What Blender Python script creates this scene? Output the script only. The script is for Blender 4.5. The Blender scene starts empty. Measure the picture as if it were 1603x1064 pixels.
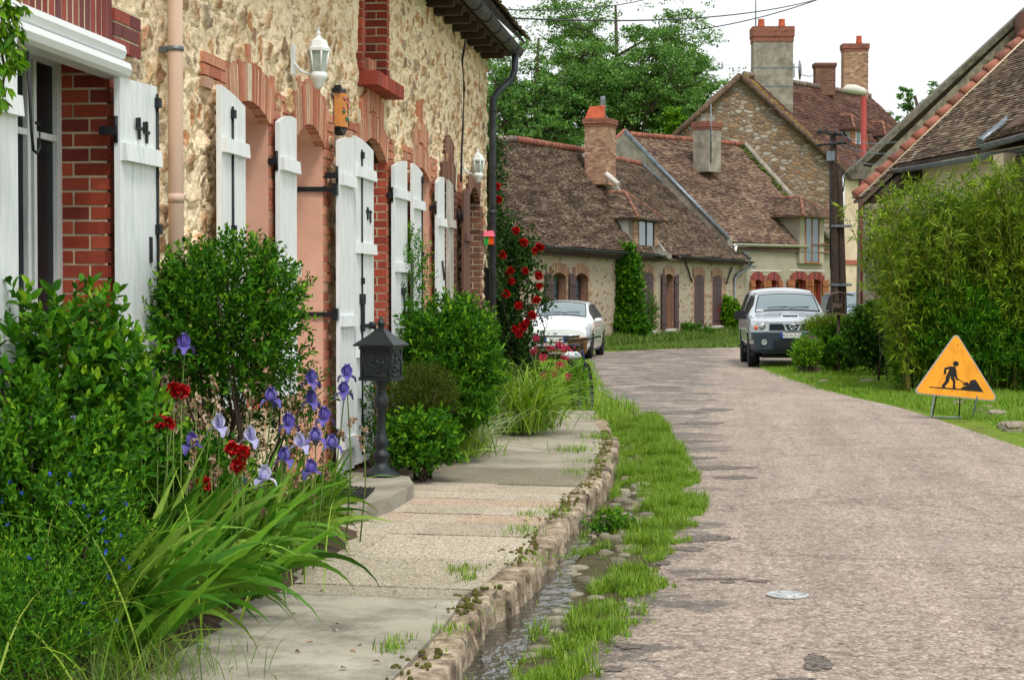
import bpy, math, numpy as np
from math import radians as R, sin, cos, tan, atan, pi, hypot
from mathutils import Vector, Matrix
S = bpy.context.scene
COL = S.collection
rng = np.random.default_rng(7)

# ---------------------------------------------------------------- camera
FPX, CX, CY, EYE = 2750.0, 801.5, 532.0, 1.57
YAW, PITCH = atan(346.5 / FPX), -atan(66 / FPX)
cam_d = bpy.data.cameras.new("camera"); cam = bpy.data.objects.new("camera", cam_d); COL.objects.link(cam)
cam.location = (0, 0, EYE)
cam.rotation_euler = (pi / 2 + PITCH, 0, YAW)
cam_d.sensor_width = 36; cam_d.lens = 36 * FPX / 1603; cam_d.clip_start = .1; cam_d.clip_end = 3000
S.camera = cam
# ---------------------------------------------------------------- light: bright overcast
SUN_EL, SUN_AZ = R(58), R(150)         # azimuth measured from +Y clockwise
w = bpy.data.worlds.new("World"); S.world = w; w.use_nodes = True
nt = w.node_tree; nt.nodes.clear()
sky = nt.nodes.new("ShaderNodeTexSky"); sky.sky_type = 'NISHITA'; sky.sun_disc = False
sky.sun_elevation = SUN_EL; sky.sun_rotation = SUN_AZ; sky.dust_density = 4; sky.air_density = 1.2
hsv = nt.nodes.new("ShaderNodeHueSaturation"); hsv.inputs["Saturation"].default_value = .12; hsv.inputs["Value"].default_value = 1.0
mixc = nt.nodes.new("ShaderNodeMix"); mixc.data_type = 'RGBA'; mixc.inputs[0].default_value = .72
mixc.inputs[7].default_value = (8.6, 8.9, 9.1, 1)     # even white cloud sheet in the sky texture's own units
bg = nt.nodes.new("ShaderNodeBackground"); bg.inputs[1].default_value = .098
out = nt.nodes.new("ShaderNodeOutputWorld")
nt.links.new(sky.outputs[0], hsv.inputs["Color"]); nt.links.new(hsv.outputs[0], mixc.inputs[6])
nt.links.new(mixc.outputs[2], bg.inputs[0]); nt.links.new(bg.outputs[0], out.inputs[0])
sd = bpy.data.lights.new("sun", 'SUN'); sd.energy = 1.5; sd.angle = R(14); sd.color = (1, .94, .86)
so = bpy.data.objects.new("sun", sd); COL.objects.link(so)
sdir = Vector((sin(SUN_AZ) * cos(SUN_EL), cos(SUN_AZ) * cos(SUN_EL), sin(SUN_EL)))
so.rotation_euler = (-sdir).to_track_quat('-Z', 'Y').to_euler(); so.location = (0, 0, 40)
S.view_settings.view_transform = 'Standard'; S.view_settings.look = 'None'
S.view_settings.exposure = .56; S.view_settings.gamma = 1
S.cycles.max_bounces = 6; S.cycles.transparent_max_bounces = 6
S.cycles.use_denoising = True

# ---------------------------------------------------------------- measuring: pixel -> place
FW = np.array([-sin(YAW) * cos(PITCH), cos(YAW) * cos(PITCH), sin(PITCH)])
RT = np.array([cos(YAW), sin(YAW), 0.0])
UP = np.cross(RT, FW)
FH = np.array([-sin(YAW), cos(YAW), 0.0])
O = np.array([0, 0, EYE])
def ray(px, py): return FW + RT * (px - CX) / FPX + UP * (CY - py) / FPX
def D(px, py, d):
    r = ray(px, py); return O + r * d / r.dot(FH)
def G(px, py, z=0.0):
    r = ray(px, py); return O + r * (z - EYE) / r[2]
class Frame:
    """vertical wall plane: u along, z up, off outward"""
    def __init__(s, p0, p1):
        s.p = np.array([p0[0], p0[1], 0.0]); d = np.array([p1[0] - p0[0], p1[1] - p0[1], 0.0]); s.len = np.linalg.norm(d); s.u = d / s.len
        n = np.array([s.u[1], -s.u[0], 0.0])
        if n.dot(O - s.p) < 0: n = -n
        s.n = n; s.z = np.array([0, 0, 1.0])
    def pt(s, u, z, off=0.0): return s.p + s.u * u + s.n * off + s.z * z
    def uz(s, px, py, off=0.0):
        r = ray(px, py); q = s.p + s.n * off
        t = (q - O).dot(s.n) / r.dot(s.n); h = O + r * t
        return (h - s.p).dot(s.u), h[2]

# ---------------------------------------------------------------- mesh collector
class MB:
    def __init__(s): s.v = []; s.f = []; s.n = 0; s.c = []
    def add(s, V, Fc, m=0, sm=False, col=None):
        V = np.asarray(V, float).reshape(-1, 3); Fc = np.asarray(Fc, int)
        if Fc.ndim == 1: Fc = Fc[None]
        s.v.append(V); s.f.append((Fc + s.n, m, sm)); s.n += len(V)
        s.c.append(col if col is not None else None)
    def hexa(s, P8, m=0, sm=False):
        s.add(P8, [(0, 3, 2, 1), (4, 5, 6, 7), (0, 1, 5, 4), (1, 2, 6, 5), (2, 3, 7, 6), (3, 0, 4, 7)], m, sm)
    def box(s, a, b, m=0):
        x0, y0, z0 = a; x1, y1, z1 = b
        s.hexa([(x0, y0, z0), (x1, y0, z0), (x1, y1, z0), (x0, y1, z0), (x0, y0, z1), (x1, y0, z1), (x1, y1, z1), (x0, y1, z1)], m)
    def obox(s, c, ax, ay, az, m=0):
        c, ax, ay, az = map(lambda q: np.asarray(q, float), (c, ax, ay, az))
        s.hexa([c - ax - ay - az, c + ax - ay - az, c + ax + ay - az, c - ax + ay - az, c - ax - ay + az, c + ax - ay + az, c + ax + ay + az, c - ax + ay + az], m)
    def fbox(s, F, u0, u1, z0, z1, o0, o1, m=0):
        s.hexa([F.pt(u0, z0, o0), F.pt(u1, z0, o0), F.pt(u1, z0, o1), F.pt(u0, z0, o1), F.pt(u0, z1, o0), F.pt(u1, z1, o0), F.pt(u1, z1, o1), F.pt(u0, z1, o1)], m)
    def boxes(s, P8, m=0):
        P8 = np.asarray(P8, float); n = len(P8)
        q = np.array([(0, 3, 2, 1), (4, 5, 6, 7), (0, 1, 5, 4), (1, 2, 6, 5), (2, 3, 7, 6), (3, 0, 4, 7)])
        s.add(P8.reshape(-1, 3), (q[None] + 8 * np.arange(n)[:, None, None]).reshape(-1, 4), m)
    def prism(s, pts, vec, m=0):
        P = np.asarray(pts, float); n = len(P); V = np.concatenate([P, P + np.asarray(vec, float)])
        s.add(V, [list(range(n))[::-1]], m); k = s.n - 2 * n
        s.f.append((np.array([list(range(n, 2 * n))]) + k, m, False))
        s.f.append((np.array([(i, (i + 1) % n, n + (i + 1) % n, n + i) for i in range(n)]) + k, m, False))
    def tube(s, pts, r, seg=8, m=0, cap=True, sm=True):
        P = np.asarray(pts, float); n = len(P); rr = np.broadcast_to(np.asarray(r, float), (n,))
        T = np.gradient(P, axis=0); T /= np.linalg.norm(T, axis=1)[:, None] + 1e-9
        ref = np.array([0, 0, 1.0]) if abs(T[:, 2]).mean() < .8 else np.array([0.31, .95, 0])
        A = np.cross(T, ref); A /= np.linalg.norm(A, axis=1)[:, None] + 1e-9; B = np.cross(T, A)
        a = np.arange(seg) * 2 * pi / seg
        V = P[:, None] + rr[:, None, None] * (A[:, None] * np.cos(a)[None, :, None] + B[:, None] * np.sin(a)[None, :, None])
        i = np.arange(n - 1)[:, None] * seg; j = np.arange(seg)[None]; k = (j + 1) % seg
        F_ = np.stack([i + j, i + k, i + seg + k, i + seg + j], -1).reshape(-1, 4)
        s.add(V.reshape(-1, 3), F_, m, sm)
        if cap:
            b = s.n - n * seg
            s.f.append((np.array([list(range(seg))[::-1]]) + b, m, False)); s.f.append((np.array([list(range((n - 1) * seg, n * seg))]) + b, m, False))
    def lathe(s, prof, c, seg=16, m=0, sm=True, ang=0, sx=1, sy=1, axis=None):
        prof = np.asarray(prof, float); n = len(prof); a = ang + np.arange(seg) * 2 * pi / seg
        X = prof[:, 0][:, None] * np.cos(a) * sx; Y = prof[:, 0][:, None] * np.sin(a) * sy; Z = np.repeat(prof[:, 1][:, None], seg, 1)
        V = np.stack([X, Y, Z], -1)
        if axis is not None:
            q = Vector((0, 0, 1)).rotation_difference(Vector(axis)).to_matrix(); V = V @ np.array(q).T
        V = V + np.asarray(c, float)
        i = np.arange(n - 1)[:, None] * seg; j = np.arange(seg)[None]; k = (j + 1) % seg
        s.add(V.reshape(-1, 3), np.stack([i + j, i + k, i + seg + k, i + seg + j], -1).reshape(-1, 4), m, sm)
        b = s.n - n * seg
        s.f.append((np.array([list(range(seg))[::-1]]) + b, m, False)); s.f.append((np.array([list(range((n - 1) * seg, n * seg))]) + b, m, False))
    def grid(s, V, m=0, sm=True, keep=None, col=None):
        a, b = V.shape[:2]; i = np.arange(a - 1)[:, None] * b; j = np.arange(b - 1)[None]
        q = np.stack([i + j, i + b + j, i + b + j + 1, i + j + 1], -1)
        q = q[keep] if keep is not None else q.reshape(-1, 4)
        s.add(V.reshape(-1, 3), q.reshape(-1, 4), m, sm, col)
    def build(s, name, mats, parent=None, org=None, kind=None):
        if not isinstance(mats, (list, tuple)): mats = [mats]
        V = np.concatenate(s.v) if s.v else np.zeros((0, 3))
        top = parent is None
        if parent is not None: org = np.array(parent["_o"]) if "_o" in parent.keys() else np.zeros(3)
        elif org is None:
            lo, hi = V.min(0), V.max(0); org = np.array([(lo[0] + hi[0]) / 2, (lo[1] + hi[1]) / 2, lo[2]])
        org = np.asarray(org, float)
        me = bpy.data.meshes.new(name); me.vertices.add(len(V)); me.vertices.foreach_set("co", (V - org).ravel())
        vi = np.concatenate([f.ravel() for f, _, _ in s.f]); tot = np.concatenate([np.full(len(f), f.shape[1]) for f, _, _ in s.f])
        mi = np.concatenate([np.full(len(f), m) for f, m, _ in s.f]); smo = np.concatenate([np.full(len(f), q) for f, _, q in s.f])
        st = np.concatenate([[0], np.cumsum(tot)[:-1]])
        me.loops.add(len(vi)); me.loops.foreach_set("vertex_index", vi.astype(np.int32))
        me.polygons.add(len(tot)); me.polygons.foreach_set("loop_start", st.astype(np.int32)); me.polygons.foreach_set("loop_total", tot.astype(np.int32))
        me.polygons.foreach_set("material_index", mi.astype(np.int32)); me.polygons.foreach_set("use_smooth", smo.astype(bool))
        if any(c is not None for c in s.c):
            C = np.concatenate([c if c is not None else np.ones((len(v), 4)) for v, c in zip(s.v, s.c)])
            at = me.color_attributes.new("Col", 'FLOAT_COLOR', 'POINT'); at.data.foreach_set("color", C.astype(np.float32).ravel())
        me.update(calc_edges=True)
        for m in mats: me.materials.append(m)
        o = bpy.data.objects.new(name, me); COL.objects.link(o)
        if parent is not None: o.parent = parent; o["_o"] = [float(q) for q in org]
        else: o.location = org; o["_o"] = [float(q) for q in org]
        if kind: o["kind"] = kind
        return o
def tag(o, label=None, cat=None, group=None, kind=None):
    if label: o["label"] = label
    if cat: o["category"] = cat
    if group: o["group"] = group
    if kind: o["kind"] = kind
    return o
def thing(name, loc, label, cat, group=None):
    o = bpy.data.objects.new(name, None); COL.objects.link(o); o.location = [float(q) for q in loc]; o["_o"] = [float(q) for q in loc]
    o.empty_display_size = .2
    return tag(o, label, cat, group)
def local_thing(name, loc, rz, label, cat, group=None, tilt=0):
    """parts are modelled around the origin, the Empty carries place and turn"""
    o = bpy.data.objects.new(name, None); COL.objects.link(o); o.location = [float(q) for q in loc]; o.rotation_euler = (tilt, 0, rz); o["_o"] = [0., 0., 0.]
    return tag(o, label, cat, group)
def copy_thing(src, loc, rz=None, label=None, cat=None, scale=None):
    r = src.copy(); COL.objects.link(r); r.location = [float(q) for q in loc]
    if rz is not None: r.rotation_euler[2] = rz
    if label: r["label"] = label
    if scale: r.scale = (scale,) * 3
    for ch in list(src.children):
        c = ch.copy(); COL.objects.link(c); c.parent = r
        for g in list(ch.children):
            e = g.copy(); COL.objects.link(e); e.parent = c
    return r

# ---------------------------------------------------------------- numpy noise
def _h(i, j, s=0):
    x = (i.astype(np.int64) * 374761393 + j.astype(np.int64) * 668265263 + s * 1442695041) & 0xffffffff
    x = ((x ^ (x >> 13)) * 1274126177) & 0xffffffff
    return ((x ^ (x >> 16)) & 0xffffff) / float(0xffffff)
def vnoise(x, y, s=0):
    i, j = np.floor(x).astype(int), np.floor(y).astype(int); fx, fy = x - i, y - j
    fx, fy = fx * fx * (3 - 2 * fx), fy * fy * (3 - 2 * fy)
    return (_h(i, j, s) * (1 - fx) + _h(i + 1, j, s) * fx) * (1 - fy) + (_h(i, j + 1, s) * (1 - fx) + _h(i + 1, j + 1, s) * fx) * fy
def fbm(x, y, s=0, o=4):
    t, a, n = 0, .5, 0
    for k in range(o): t = t + a * vnoise(x * 2 ** k, y * 2 ** k, s + k); n += a; a *= .55
    return t / n
def unit(v): return v / (np.linalg.norm(v, axis=-1, keepdims=True) + 1e-9)

# ---------------------------------------------------------------- materials
def srgb(r, g, b):
    f = lambda c: (c / 255 / 12.92) if c / 255 < .04045 else ((c / 255 + .055) / 1.055) ** 2.4
    return (f(r), f(g), f(b), 1)
MATS = {}
def newmat(name):
    m = bpy.data.materials.new(name); m.use_nodes = True; n = m.node_tree
    b = n.nodes["Principled BSDF"]; MATS[name] = m
    return m, n, b
def node(n, t, **kw):
    x = n.nodes.new("ShaderNode" + t)
    for k, v in kw.items():
        if k in x.inputs.keys(): x.inputs[k].default_value = v
        else: setattr(x, k, v)
    return x
def ramp(n, fac, cols, pos=None, interp='LINEAR'):
    r = n.nodes.new("ShaderNodeValToRGB"); r.color_ramp.interpolation = interp
    e = r.color_ramp.elements; k = len(cols)
    while len(e) < k: e.new(.5)
    for i, c in enumerate(cols):
        e[i].position = pos[i] if pos else i / max(1, k - 1); e[i].color = c if len(c) == 4 else (*c, 1)
    n.links.new(fac, r.inputs[0]); return r.outputs[0]
def mixn(n, fac, a, b, mode='MIX'):
    x = n.nodes.new("ShaderNodeMix"); x.data_type = 'RGBA'; x.blend_type = mode
    for s_, v in ((0, fac), (6, a), (7, b)):
        if isinstance(v, (int, float)): x.inputs[s_].default_value = v
        elif isinstance(v, tuple): x.inputs[s_].default_value = v
        else: n.links.new(v, x.inputs[s_])
    return x.outputs[2]
def mk(name, cols, rough=.8, island=False, scale=6, detail=5, var=.25, vscale=1.3, bump=0., bscale=60, metal=0., spec=.35, trans=0., attr=False, stretch=None, coat=0., sheen=0):
    m, n, b = newmat(name)
    tc = node(n, "TexCoord"); src = tc.outputs["Object"]
    if stretch:
        mp = node(n, "Mapping"); mp.inputs["Scale"].default_value = stretch; n.links.new(src, mp.inputs[0]); src = mp.outputs[0]
    no = node(n, "TexNoise", Scale=scale, Detail=detail, Roughness=.6); n.links.new(src, no.inputs["Vector"])
    cols = [c if len(c) == 4 else (*c, 1) for c in cols]
    if attr:
        a = node(n, "Attribute", attribute_name="Col"); c = a.outputs["Color"]
    elif island:
        g = node(n, "NewGeometry"); c = ramp(n, g.outputs["Random Per Island"], cols)
    elif len(cols) > 1: c = ramp(n, no.outputs["Fac"], cols, [.32 + .36 * i / (len(cols) - 1) for i in range(len(cols))])
    else:
        rg = node(n, "RGB"); rg.outputs[0].default_value = cols[0]; c = rg.outputs[0]
    if var:
        n2 = node(n, "TexNoise", Scale=vscale * 4, Detail=6., Roughness=.65); n.links.new(src, n2.inputs["Vector"])
        k = ramp(n, n2.outputs["Fac"], [(1 - var,) * 3, (1 + var * .6,) * 3], [.3, .7])
        c = mixn(n, 1., c, k, 'MULTIPLY')
    n.links.new(c, b.inputs["Base Color"])
    b.inputs["Roughness"].default_value = rough; b.inputs["Metallic"].default_value = metal; b.inputs["Specular IOR Level"].default_value = spec
    b.inputs["Coat Weight"].default_value = coat
    if bump:
        nb = node(n, "TexNoise", Scale=bscale, Detail=6., Roughness=.7); n.links.new(src, nb.inputs["Vector"])
        bu = node(n, "Bump", Strength=min(1., bump), Distance=.02 * bump); n.links.new(nb.outputs["Fac"], bu.inputs["Height"]); n.links.new(bu.outputs[0], b.inputs["Normal"])
    if trans:
        tr = node(n, "BsdfTranslucent"); n.links.new(mixn(n, 1., c, (1.15, 1.2, .45, 1), 'MULTIPLY'), tr.inputs[0])
        ms = node(n, "MixShader"); ms.inputs[0].default_value = trans
        o = n.nodes["Material Output"]; n.links.new(b.outputs[0], ms.inputs[1]); n.links.new(tr.outputs[0], ms.inputs[2]); n.links.new(ms.outputs[0], o.inputs[0])
    return m
M = {}
def wall_mat():
    m, n, b = newmat("rubble_wall"); tc = node(n, "TexCoord"); P = tc.outputs["Object"]; a = node(n, "Attribute", attribute_name="Col"); b.inputs["Roughness"].default_value = .93; b.inputs["Specular IOR Level"].default_value = .12
    n1 = node(n, "TexNoise", Scale=38., Detail=10., Roughness=.75); n2 = node(n, "TexNoise", Scale=150., Detail=4., Roughness=.7); v = node(n, "TexVoronoi", Scale=85.)
    for q in (n1, n2, v): n.links.new(P, q.inputs["Vector"])
    c = mixn(n, 1., a.outputs["Color"], ramp(n, n1.outputs["Fac"], [(.70, .66, .60), (1.06, 1.05, 1.03), (1.26, 1.25, 1.22)], [.34, .5, .66]), 'MULTIPLY')
    c = mixn(n, 1., c, ramp(n, n2.outputs["Fac"], [(.78, .77, .75), (1.12, 1.12, 1.1)], [.35, .65]), 'MULTIPLY'); n.links.new(c, b.inputs["Base Color"])
    h = node(n, "Math", operation='MULTIPLY_ADD'); n.links.new(v.outputs["Distance"], h.inputs[0]); h.inputs[1].default_value = .35; n.links.new(n1.outputs["Fac"], h.inputs[2])
    bu = node(n, "Bump", Strength=.85, Distance=.016); n.links.new(h.outputs[0], bu.inputs["Height"]); n.links.new(bu.outputs[0], b.inputs["Normal"]); return m
M['wall'] = wall_mat()
M['mortar'] = mk('mortar', [srgb(205, 185, 150), srgb(225, 208, 172)], .95, bump=.6, bscale=90, spec=.1)
M['lime'] = mk('brick_joint', [srgb(200, 188, 162), srgb(232, 220, 190)], .95, bump=.4, spec=.1)
M['brick_red'] = mk('red_brick', [srgb(142, 58, 40), srgb(172, 74, 50), srgb(126, 52, 44), srgb(188, 88, 62), srgb(150, 66, 52)], .75, island=True, var=.22, vscale=7, bump=.35, bscale=120, spec=.3)
M['brick_lintel'] = mk('lintel_brick', [srgb(140, 58, 50), srgb(118, 60, 62), srgb(165, 76, 64), srgb(105, 62, 66), srgb(170, 84, 74)], .75, island=True, var=.25, vscale=9, bump=.35, bscale=120)
M['brick_orange'] = mk('orange_brick', [srgb(198, 124, 94), srgb(178, 104, 80), srgb(212, 150, 120), srgb(164, 94, 74), srgb(206, 134, 104), srgb(196, 156, 132)], .85, island=True, var=.25, vscale=8, bump=.5, bscale=90)
M['brick_brown'] = mk('brown_brick', [srgb(108, 72, 60), srgb(128, 86, 70), srgb(92, 62, 54), srgb(140, 98, 78)], .85, island=True, var=.25, vscale=8, bump=.4, bscale=90)
M['brick_far'] = mk('pale_brick', [srgb(158, 118, 96), srgb(180, 142, 116), srgb(136, 98, 82), srgb(196, 166, 138)], .9, island=True, var=.2)
M['pink'] = mk('pink_render', [srgb(216, 166, 144), srgb(224, 176, 154)], .9, scale=3, var=.12, vscale=1, bump=.35, bscale=160, spec=.1)
def paint_mat():
    m, n, b = newmat("white_paint"); tc = node(n, "TexCoord"); P = tc.outputs["Object"]; mp = node(n, "Mapping"); mp.inputs["Scale"].default_value = (1, 1, .12); n.links.new(P, mp.inputs[0])
    n1 = node(n, "TexNoise", Scale=26., Detail=8., Roughness=.7); n2 = node(n, "TexNoise", Scale=60., Detail=8., Roughness=.75); n.links.new(mp.outputs[0], n1.inputs["Vector"]); n.links.new(mp.outputs[0], n2.inputs["Vector"])
    c = ramp(n, n1.outputs["Fac"], [srgb(196, 206, 210), srgb(224, 230, 232), srgb(234, 238, 239)], [.3, .45, .6]); c = mixn(n, ramp(n, n2.outputs["Fac"], [(0, 0, 0), (.8, .8, .8)], [.66, .69]), c, srgb(150, 140, 122))
    n.links.new(c, b.inputs["Base Color"]); b.inputs["Roughness"].default_value = .5; bu = node(n, "Bump", Strength=.5, Distance=.003); n.links.new(n1.outputs["Fac"], bu.inputs["Height"]); n.links.new(bu.outputs[0], b.inputs["Normal"]); return m
M['white_paint'] = paint_mat()
M['pvc'] = mk('white_plastic', [srgb(232, 236, 238)], .3, var=.04)
M['grey_paint'] = mk('weathered_grey_paint', [srgb(150, 142, 132), srgb(205, 200, 190)], .8, scale=9, var=.25, bump=.3, stretch=(1, 1, .2))
M['brown_paint'] = mk('brown_shutter_paint', [srgb(96, 66, 56), srgb(120, 84, 70)], .6, var=.2, bump=.2, stretch=(1, 1, .2))
M['plum'] = mk('plum_shutter_paint', [srgb(72, 52, 56), srgb(88, 64, 66)], .6, var=.15)
M['iron'] = mk('black_iron', [srgb(26, 30, 34), srgb(40, 44, 48)], .5, var=.2, metal=.3, spec=.4)
M['iron_green'] = mk('dark_green_cast_iron', [srgb(14, 26, 30), srgb(26, 40, 44)], .42, var=.25, vscale=6, bump=.5, bscale=45, spec=.5)
M['zinc'] = mk('zinc', [srgb(96, 104, 112), srgb(134, 142, 148)], .45, metal=.55, var=.2)
M['zinc_dark'] = mk('dark_zinc', [srgb(52, 56, 62), srgb(84, 88, 94)], .5, metal=.4, var=.25)
M['pipe'] = mk('beige_pipe', [srgb(214, 184, 164)], .55, var=.1, vscale=1.5, stretch=(1, 1, .3))
M['wood_old'] = mk('old_wood', [srgb(70, 56, 46), srgb(112, 94, 80)], .85, scale=14, var=.3, bump=.5, stretch=(1, 1, .12))
M['wood_dark'] = mk('dark_timber', [srgb(48, 38, 32), srgb(80, 64, 54)], .85, scale=10, var=.3, bump=.4)
M['wood_shutter'] = mk('varnished_shutter_wood', [srgb(140, 84, 46), srgb(168, 104, 58)], .6, scale=12, var=.2, stretch=(1, 1, .15))
def glass_mat(name, col, rough=.06):
    m, n, b = newmat(name); b.inputs["Base Color"].default_value = col; b.inputs["Roughness"].default_value = rough
    b.inputs["Specular IOR Level"].default_value = .8; b.inputs["Coat Weight"].default_value = .3; return m
M['glass'] = glass_mat('dark_window_glass', (.012, .014, .018, 1), .3); _b = M['glass'].node_tree.nodes['Principled BSDF']; _b.inputs['Specular IOR Level'].default_value = .12; _b.inputs['Coat Weight'].default_value = 0
M['glass_blue'] = glass_mat('reflecting_window_glass', (.10, .16, .2, 1), .15)
M['curtain'] = mk('net_curtain', [srgb(150, 146, 150), srgb(190, 186, 190)], .9, scale=30, var=.2)
M['tile'] = mk('roof_tile', [srgb(93, 74, 64), srgb(109, 91, 77), srgb(73, 61, 55), srgb(131, 113, 93), srgb(99, 78, 68), srgb(151, 137, 115), srgb(81, 70, 63)], .9, island=True, var=.4, vscale=.25, spec=.12)
M['tile_pale'] = mk('lichen_roof_tile', [srgb(110, 86, 72), srgb(133, 110, 93), srgb(88, 65, 57), srgb(153, 133, 112), srgb(118, 93, 78), srgb(79, 59, 53)], .85, island=True, var=.4, vscale=.2, spec=.25)
M['tile_red'] = mk('brown_red_roof_tile', [srgb(95, 66, 61), srgb(113, 81, 72), srgb(79, 59, 55), srgb(126, 100, 84), srgb(102, 74, 66)], .9, island=True, var=.35, vscale=.25, spec=.12)
M['ridge'] = mk('orange_ridge_tile', [srgb(148, 86, 70), srgb(166, 106, 86), srgb(122, 80, 68)], .8, island=True, var=.35, vscale=2)
M['ridge_grey'] = mk('grey_ridge_tile', [srgb(120, 104, 96), srgb(150, 134, 122), srgb(96, 84, 80)], .85, island=True, var=.35, vscale=2)
M['cement'] = mk('grey_cement', [srgb(126, 120, 108), srgb(166, 160, 146)], .95, scale=2, var=.3, bump=.5, bscale=30)
M['render_cream'] = mk('cream_render', [srgb(206, 186, 158), srgb(222, 204, 178)], .95, scale=.8, var=.12, vscale=.4)
M['render_grey'] = mk('grey_beige_render', [srgb(154, 146, 128), srgb(174, 166, 148)], .95, scale=.8, var=.14, vscale=.3)
M['render_white'] = mk('white_render', [srgb(214, 210, 200)], .9, var=.1)
def stone_mat(name, mort, cols, scale, edge=.06, bumpd=.03, stretch=(1, 1, 1.6), sparse=0):
    m, n, b = newmat(name); tc = node(n, "TexCoord"); mp = node(n, "Mapping"); mp.inputs["Scale"].default_value = stretch
    n.links.new(tc.outputs["Object"], mp.inputs[0])
    nz = node(n, "TexNoise", Scale=scale * .8, Detail=3.); n.links.new(mp.outputs[0], nz.inputs["Vector"])
    wv = mixn(n, .12, mp.outputs[0], nz.outputs["Color"])
    v1 = node(n, "TexVoronoi", Scale=scale); v2 = node(n, "TexVoronoi", Scale=scale, feature='DISTANCE_TO_EDGE')
    n.links.new(wv, v1.inputs["Vector"]); n.links.new(wv, v2.inputs["Vector"])
    sc = ramp(n, v1.outputs["Color"], cols)
    ns = node(n, "TexNoise", Scale=scale * 6, Detail=6.); n.links.new(mp.outputs[0], ns.inputs["Vector"])
    sc = mixn(n, 1., sc, ramp(n, ns.outputs["Fac"], [(.65,) * 3, (1.2,) * 3], [.3, .7]), 'MULTIPLY')
    ms = ramp(n, v2.outputs["Distance"], [(0, 0, 0), (1, 1, 1)], [edge * .5, edge * 1.4])
    if sparse:
        sc_ = node(n, "SeparateColor"); n.links.new(v1.outputs["Color"], sc_.inputs[0]); pr = node(n, "Math", operation='LESS_THAN'); n.links.new(sc_.outputs[1], pr.inputs[0]); pr.inputs[1].default_value = sparse
        mu = node(n, "Math", operation='MULTIPLY'); n.links.new(ms, mu.inputs[0]); n.links.new(pr.outputs[0], mu.inputs[1]); ms = mu.outputs[0]
        mort = mixn(n, 1., mort, ramp(n, ns.outputs["Fac"], [(.8,) * 3, (1.12,) * 3], [.35, .65]), 'MULTIPLY')
    n.links.new(mixn(n, ms, mort, sc), b.inputs["Base Color"]); b.inputs["Roughness"].default_value = .92; b.inputs["Specular IOR Level"].default_value = .2
    ad = node(n, "Math", operation='MULTIPLY_ADD'); n.links.new(ns.outputs["Fac"], ad.inputs[0]); ad.inputs[1].default_value = .5; n.links.new(ms, ad.inputs[2])
    bu = node(n, "Bump", Strength=.9, Distance=bumpd); n.links.new(ad.outputs[0], bu.inputs["Height"]); n.links.new(bu.outputs[0], b.inputs["Normal"])
    return m
M['stone_b'] = stone_mat('lime_wall_with_stones', srgb(182, 168, 148), [srgb(140, 124, 104), srgb(150, 116, 88), srgb(200, 182, 150), srgb(170, 150, 122), srgb(132, 108, 88)], 4.6, .2, .02, sparse=.42)
M['stone_gable'] = stone_mat('exposed_rubble_gable', srgb(138, 122, 104), [srgb(176, 162, 144), srgb(152, 112, 82), srgb(190, 182, 168), srgb(122, 100, 84), srgb(170, 136, 100), srgb(140, 126, 112)], 3.0, .10, .06, (1, 1, 2.1))
M['stone_c'] = stone_mat('grey_rubble_wall', srgb(150, 140, 122), [srgb(130, 116, 102), srgb(168, 158, 140), srgb(104, 92, 82)], 4, .1)
M['hip'] = mk('brown_hip_tile', [srgb(132, 84, 70), srgb(156, 108, 88), srgb(104, 76, 66)], .85, island=True, var=.35, vscale=2)
M['verge_dark'] = mk('dark_verge_tile', [srgb(74, 58, 52), srgb(104, 84, 70), srgb(120, 100, 70)], .9, scale=5, var=.4)
M['brick_cap'] = mk('chimney_cap_brick', [srgb(128, 76, 64), srgb(150, 96, 80), srgb(100, 70, 60)], .9, scale=6, var=.35, vscale=3)
M['leaf_bright'] = mk('bright_leaf', [srgb(45, 91, 13), srgb(78, 136, 21), srgb(120, 170, 33), srgb(54, 102, 16), srgb(147, 190, 44), srgb(37, 77, 13)], .55, island=True, var=.12, trans=.2, spec=.16)
M['leaf_mid'] = mk('mid_green_leaf', [srgb(33, 75, 12), srgb(52, 107, 17), srgb(78, 133, 24), srgb(40, 86, 14), srgb(101, 155, 30)], .55, island=True, var=.12, trans=.2, spec=.16)
M['leaf_dark'] = mk('dark_green_leaf', [srgb(23, 49, 8), srgb(38, 75, 13), srgb(57, 97, 18), srgb(29, 59, 9), srgb(77, 118, 25)], .55, island=True, var=.12, trans=.2, spec=.16)
M['leaf_olive'] = mk('olive_leaf', [srgb(57, 72, 16), srgb(82, 96, 22), srgb(47, 67, 16), srgb(102, 113, 30)], .55, island=True, var=.15, trans=.2, spec=.16)
M['leaf_bamboo'] = mk('bamboo_leaf', [srgb(54, 84, 13), srgb(95, 129, 23), srgb(137, 164, 38), srgb(41, 68, 13), srgb(162, 182, 52), srgb(77, 107, 19)], .55, island=True, var=.12, trans=.2, spec=.16)
M['leaf_tree'] = mk('tree_leaf', [srgb(65, 103, 54), srgb(92, 136, 69), srgb(124, 167, 88), srgb(74, 115, 60), srgb(157, 191, 109)], .55, island=True, var=.1, trans=.32, spec=.16)
M['leaf_rose'] = mk('rose_leaf', [srgb(23, 48, 16), srgb(36, 67, 22), srgb(49, 84, 28), srgb(66, 96, 27)], .55, island=True, var=.1, trans=.2, spec=.16)
M['leaf_iris'] = mk('iris_leaf', [srgb(53, 103, 20), srgb(77, 133, 32), srgb(116, 164, 50), srgb(42, 84, 20), srgb(151, 185, 77), srgb(66, 116, 30)], .55, island=True, var=.22, vscale=5, trans=.2, spec=.16)
M['blade'] = mk('grass_blade', [srgb(82, 122, 26), srgb(118, 158, 38), srgb(150, 186, 56), srgb(68, 108, 26), srgb(172, 194, 84)], .5, island=True, var=.1, trans=.35)
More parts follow.
